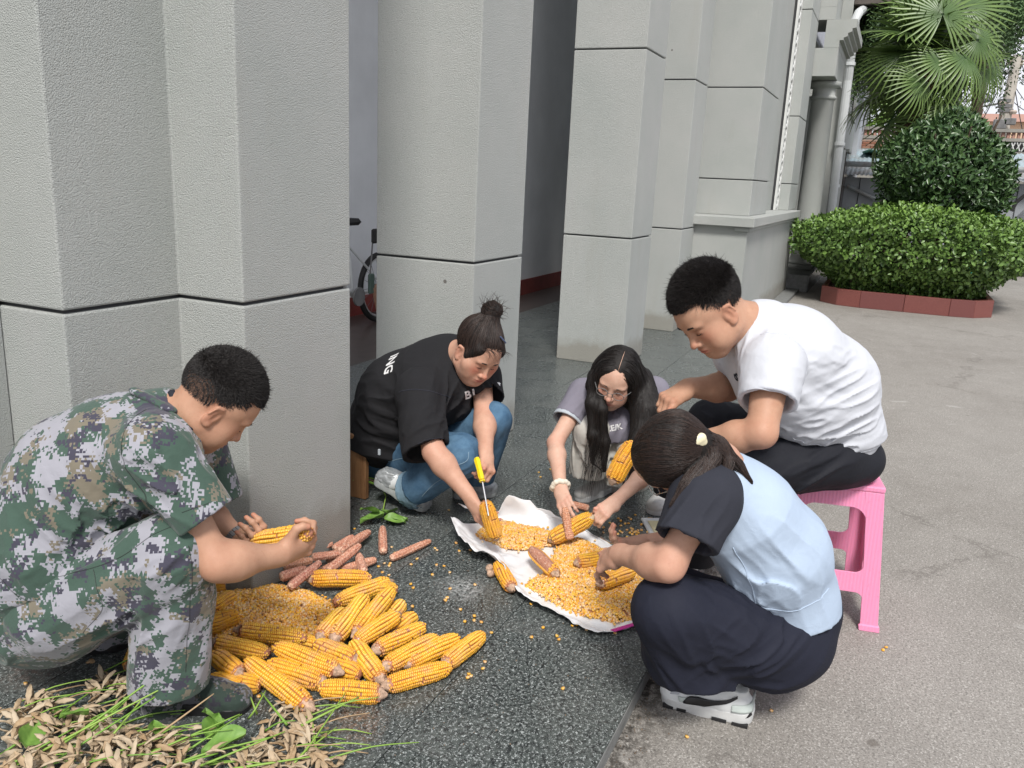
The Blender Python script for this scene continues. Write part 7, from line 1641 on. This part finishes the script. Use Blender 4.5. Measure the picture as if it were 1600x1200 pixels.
for i, (x, y) in enumerate(pts):
    q = G(x, y, 0); z = .0035 if q[1] > .48 else -.0465; q = G(x, y, z)
    o = bpy.data.objects.new('corn_kernel', KM[i % 4]); COL.objects.link(o); o.location = tuple(q); o.rotation_euler = (math.pi/2+rk.uniform(-.4, .4), rk.uniform(-.3, .3), rk.uniform(0, 6.3))
    conc = q[1] < .48
    props(o, 'loose kernel lying alone on the concrete yard' if conc else 'loose corn kernel scattered on the dark granite paving', 'kernel', 'kernels on the concrete' if conc else 'kernels scattered on the granite')

# ------------------------------------------------------------------ soybean plants with dry pods
MAT['pod'] = (lambda t: t.fin(t.mix(t.rnd(), t.ramp(t.noise(60, 3), [(.3, (.27, .17, .085)), (.7, (.46, .33, .19))]), (.50, .41, .29)), .75, t.bump(t.noise(300, 2), .3, .001)))(NT('dry_pod'))
MAT['stem'] = (lambda t: t.fin(t.mix(t.rnd(), (.14, .30, .035), (.26, .40, .07)), .5))(NT('green_stem'))
MAT['drystem'] = vary('dry_stem', (.40, .28, .16), .8, .2, 20)
MAT['soyleaf'] = (lambda t: t.fin(t.mix(t.attr(), (.075, .18, .028), (.20, .35, .07)), .5, t.bump(t.noise(70, 3), .3, .002)))(NT('soybean_leaf'))
def pod_mesh(seed, open_=False):
    r = np.random.RandomState(seed); V = []; F = []; n = 8; L = r.uniform(.044, .058); bend = r.uniform(.02, .30)
    for half in ((0,) if not open_ else (-1, 1)):
        k0 = len(V); m = 10
        for i in range(m+1):
            t = i/m; x = L*(t-.5); zc = -bend*L*(t-.5)**2*2+half*.006*math.sin(math.pi*t)+(half*.004); w_ = .0072*math.sin(math.pi*min(1, t*.96+.02))**.8*(1+.14*math.sin(t*19)); h_ = (.0030 if not half else .0012)*math.sin(math.pi*t)**.5*(1+.35*math.sin(t*19))
            for j in range(n): a = 2*math.pi*j/n; V.append([x, w_*math.cos(a), zc+h_*math.sin(a)+half*.003*math.cos(a)**2+(half*.006*(t-.5)*math.cos(a) if half else 0)])
        F += [(k0+i*n+j, k0+(i+1)*n+j, k0+(i+1)*n+(j+1) % n, k0+i*n+(j+1) % n)[::-1] for i in range(m) for j in range(n)]
    return mesh('pod', V, F, MAT['pod'], True)
PODS = [pod_mesh(s) for s in range(5)]+[pod_mesh(s+9, True) for s in range(2)]
def leaf_mesh(seed, L=.085, W=.062):
    r = np.random.RandomState(seed); V = []; C = []; m, n = 12, 9; ph = r.uniform(0, 6)
    for i in range(m+1):
        t = i/m; w_ = W/2*math.sin(math.pi*t**.72)**.8*(1.0 if t < .98 else .2)
        for j in range(n):
            s = j/(n-1)*2-1; V.append([L*t-.012*abs(s)*(t < .3)*0, w_*s, .012*abs(s)**1.3-.018*t*t+.004*math.sin(7*t+ph+3*s)-.0015*(abs(s) < .1)]); C.append([.35+.35*r.rand()+.5*(abs(s) < .08)+.22*(abs(math.sin(t*14-abs(s)*3.2)) > .93)]*3)
    F = [(i*n+j, (i+1)*n+j, (i+1)*n+j+1, i*n+j+1) for i in range(m) for j in range(n-1)]; return mesh('leaf', V, F, MAT['soyleaf'], True, np.clip(np.array(C), 0, 1))
LV = [leaf_mesh(s) for s in range(3)]
rp = random.Random(12)
def soy(stems, pods, leaves, label, group='soybean plants with dry pods heaped at the boot', cat='soybean plant', dry=0.0):
    p0 = G(*stems[0][0][:2], 0); root = empty('soybean_plant', (p0[0], p0[1], 0), label, cat, group)
    for st_ in stems:
        q = [G(x, y, z) for x, y, z in st_]; q = cat_(q, 9); r0 = rp.uniform(.0030, .0042); MB().tube(q, list(np.linspace(r0, r0*.45, len(q))), 6).build('stem', MAT['drystem'] if rp.random() < dry else MAT['stem'], root, True)
    if len(pods) > 8:
        for _ in range(5):
            x, y, z, s = rp.choice(pods); g_a = G(x, y, z*.6); az = rp.gauss(-.55, .5); L_ = rp.uniform(.08, .22); e_ = g_a+A(math.cos(az+1.2)*L_*.3+L_*.5*rp.random(), -L_*.8, rp.uniform(-.01, .05)); MB().tube(cat_([g_a, (g_a+e_)/2+A(0, 0, .012), e_], 7), list(np.linspace(.0026, .0012, 7)), 5).build('stem', MAT['drystem'] if rp.random() < .3 else MAT['stem'], root, True)
    for (x, y, z, s) in pods:
        o = bpy.data.objects.new('pod', PODS[rp.randrange(7)]); COL.objects.link(o); o.parent = root; q = G(x, y, z)-np.array(root.location); o.location = tuple(q)
        o.rotation_euler = (rp.uniform(-.9, .9), rp.uniform(-.7, .7), rp.gauss(1.2, 1.1)); o.scale = (s, s, s)
    for (x, y, z, s, rz, tilt) in leaves:
        o = bpy.data.objects.new('leaf', LV[rp.randrange(3)]); COL.objects.link(o); o.parent = root; q = G(x, y, z)-np.array(root.location); o.location = tuple(q); o.rotation_euler = (tilt, -tilt*.5, rz); o.scale = (s, s, s)
    return root
cat_ = cat
c3 = lambda x, y: (x/2.963, 900+y/2.963)
def stemc(x0, y0, x1, y1, z0, z1, sag=0.0):
    a, b_ = c3(x0, y0), c3(x1, y1); return [(a[0], a[1], z0), ((a[0]*2+b_[0])/3, (a[1]*2+b_[1])/3+sag, z0+(z1-z0)*.35+.01), ((a[0]+2*b_[0])/3, (a[1]+2*b_[1])/3+sag*.6, z0+(z1-z0)*.7+.008), (b_[0], b_[1], z1)]
def podsin(x0, y0, x1, y1, n, zmax=.085):
    out = []
    for _ in range(n):
        t = rp.random(); x = x0+(x1-x0)*t; y = y0+(y1-y0)*t; out.append((*c3(x+rp.gauss(0, 50), y+rp.gauss(0, 34)), rp.uniform(.012, zmax), rp.uniform(.8, 1.15)))
    return out
PL = [
 ([stemc(120, 900, 905, 335, .02, .20), stemc(250, 860, 700, 470, .02, .10, 4)], podsin(440, 480, 600, 520, 33, .06), [], 'soybean plant whose longest stem reaches up in front of the trouser leg'),
 ([stemc(60, 880, 870, 458, .03, .16), stemc(0, 830, 450, 515, .03, .07)], podsin(20, 650, 260, 560, 37), [(*c3(410, 640), .07, .75, 2.2, .4)], 'soybean plant with dense pale pods spread toward the left edge'),
 ([stemc(180, 905, 890, 450, .05, .14), stemc(330, 780, 560, 590, .03, .09)], podsin(60, 760, 250, 640, 45), [(*c3(120, 800), .07, 1.0, .6, .5)], 'soybean plant with a dark green leaf among pods near the left corner'),
 ([stemc(500, 905, 1110, 640, .02, .07), stemc(420, 860, 700, 520, .03, .12)], podsin(350, 700, 470, 660, 33), [(*c3(300, 660), .05, .7, 1.4, .3)], 'soybean plant just left of the sole of the near boot'),
 ([stemc(640, 800, 990, 545, .03, .12), stemc(560, 880, 1000, 700, .03, .05)], podsin(430, 760, 620, 720, 37), [(*c3(740, 750), .05, .8, 1.0, .3)], 'soybean plant with one dry tan stem pointing at the boot'),
 ([stemc(760, 890, 1270, 742, .03, .06, -4), stemc(820, 840, 1120, 640, .03, .06)], podsin(650, 800, 850, 740, 33, .06), [(*c3(1140, 735), .055, 1.25, 2.6, .15), (*c3(960, 760), .045, 1.0, .4, .5)], 'soybean plant with one big bright leaf below the boot toe'),
 ([stemc(900, 890, 1320, 720, .02, .06), stemc(1150, 660, 1230, 530, .02, .06, 3)], podsin(1180, 800, 1380, 740, 33, .05), [(*c3(1010, 700), .05, .8, 1.2, .7)], 'soybean plant with pods directly below the big diagonal corn ear'),
 ([stemc(1350, 880, 1600, 540, .02, .05, 6), stemc(1380, 700, 1660, 560, .02, .05)], podsin(1330, 660, 1450, 760, 22, .04), [], 'soybean plant whose stem runs up to the pointed corn ear'),
 ([stemc(0, 900, 350, 700, .03, .08)], podsin(20, 860, 300, 800, 45, .11), [], 'mound of dry pods on a soybean plant in the bottom left corner'),
 ([stemc(300, 900, 640, 780, .03, .06)], podsin(300, 860, 620, 840, 45, .09), [], 'soybean plant of brown pods along the bottom, left of the middle'),
 ([stemc(700, 905, 1010, 820, .03, .05)], podsin(650, 860, 980, 850, 37, .07), [], 'soybean plant of thin curled pods along the bottom of the pile'),
 ([stemc(1000, 905, 1480, 830, .02, .03), stemc(1390, 830, 1560, 700, .01, .02)], podsin(1080, 860, 1560, 870, 48, .04), [], 'soybean plant with crumbly pale pods trailing off over the granite'),
 ([stemc(1190, 640, 1160, 560, .02, .05), stemc(1330, 690, 1210, 540, .02, .04), stemc(1470, 860, 1440, 620, .005, .02)], podsin(1300, 650, 1400, 640, 7, .02), [], 'thin green and brown stalks between the boot and the corn ears')]
for i, (st_, po_, le_, lab) in enumerate(PL): soy(st_, po_, le_, lab, dry=.0 if i != 4 else .6)
# leafy sprig by the pillar corner and stalks under the wooden stool
soy([[(597, 806, .01), (600, 790, .02), (603, 775, .03)], [(603, 775, .03), (585, 740, .05), (556, 700, .09)], [(590, 745, .02), (570, 728, .05), (553, 722, .08)]], [], [(600, 806, .030, 1.2, 2.5, .15), (604, 803, .035, 1.1, .2, -.2), (600, 812, .02, 1.05, -1.2, .15), (592, 800, .05, .9, 1.9, .5), (612, 812, .016, .8, -.8, .1)],
    'sprig of four bright green leaves lying beside the silver shoe', None)
for k, (lab) in enumerate(('green stalks poking out beneath the wooden stool', 'second tuft of thin stalks behind the silver shoe heel')):
    st_ = []
    for j in range(9):
        y = 690+rp.uniform(0, 60)+k*12; st_.append([(rp.uniform(590, 606), y+12, .02), (572, y+rp.uniform(-6, 4), .05+.05*rp.random()), (rp.uniform(545, 556), y+rp.uniform(-14, 10), .06*rp.random()+.03)])
    soy(st_, [(rp.uniform(555, 580), 705+rp.uniform(-10, 20), .05, .8) for _ in range(3)], [], lab, None, 'plant stalks', dry=.35)
# white foam tray at the foot of the man on the stool
q = G(1035, 828, 0); tr = empty('foam_tray', (q[0], q[1], 0), 'pale foam tray on the granite between the shoe and the dark sleeve', 'tray')
M_ = Matrix.Translation((q[0], q[1], 0))@Matrix.Rotation(.5, 4, 'Z')
MB().box((-.10, -.07, .0005), (.10, .07, .012), .004, M_).build('tray_body', MAT['shoewhite'], tr)
MB().box((-.07, -.04, .0125), (.06, .05, .016), .003, M_).build('paper_liner', vary('yellowed_paper', (.66, .60, .38), .8, .1, 20), tr)
sd2 = empty('metal_scraper', P(948, 846, 2.40), 'thin metal scraper in the hand of the person in the pale blue shirt', 'scraper')
MB().tube([P(972, 853, 2.39), P(955, 848, 2.42), P(938, 839, 2.46)], [.004, .0035, .0025], 6).build('blade', MAT['metal'], sd2, True)

# grit and crumbs gathered along the foot of the step and over the paving
r = np.random.RandomState(77); n = 900
x = r.uniform(.9, 5.5, n); y = .47-np.abs(r.normal(size=n))*.06-.006; z = np.full(n, -.0485)
x2 = r.uniform(1.0, 3.4, 700); y2 = r.uniform(.5, 1.9, 700); gp = np.vstack([np.stack([x, y, z], 1), np.stack([x2, y2, np.full(700, .0015)], 1)])
V, F = scatter((KT[0]*.5, KT[1]), gp, r.normal(size=(len(gp), 3)), r.normal(size=(len(gp), 3)), r.uniform(.25, 1.0, len(gp)))
obj('grit', V, F, vary('grit', (.16, .12, .085), .9, .5, 200), None, False, label='fine soil crumbs and grit along the foot of the granite step', cat='grit', kind='stuff')
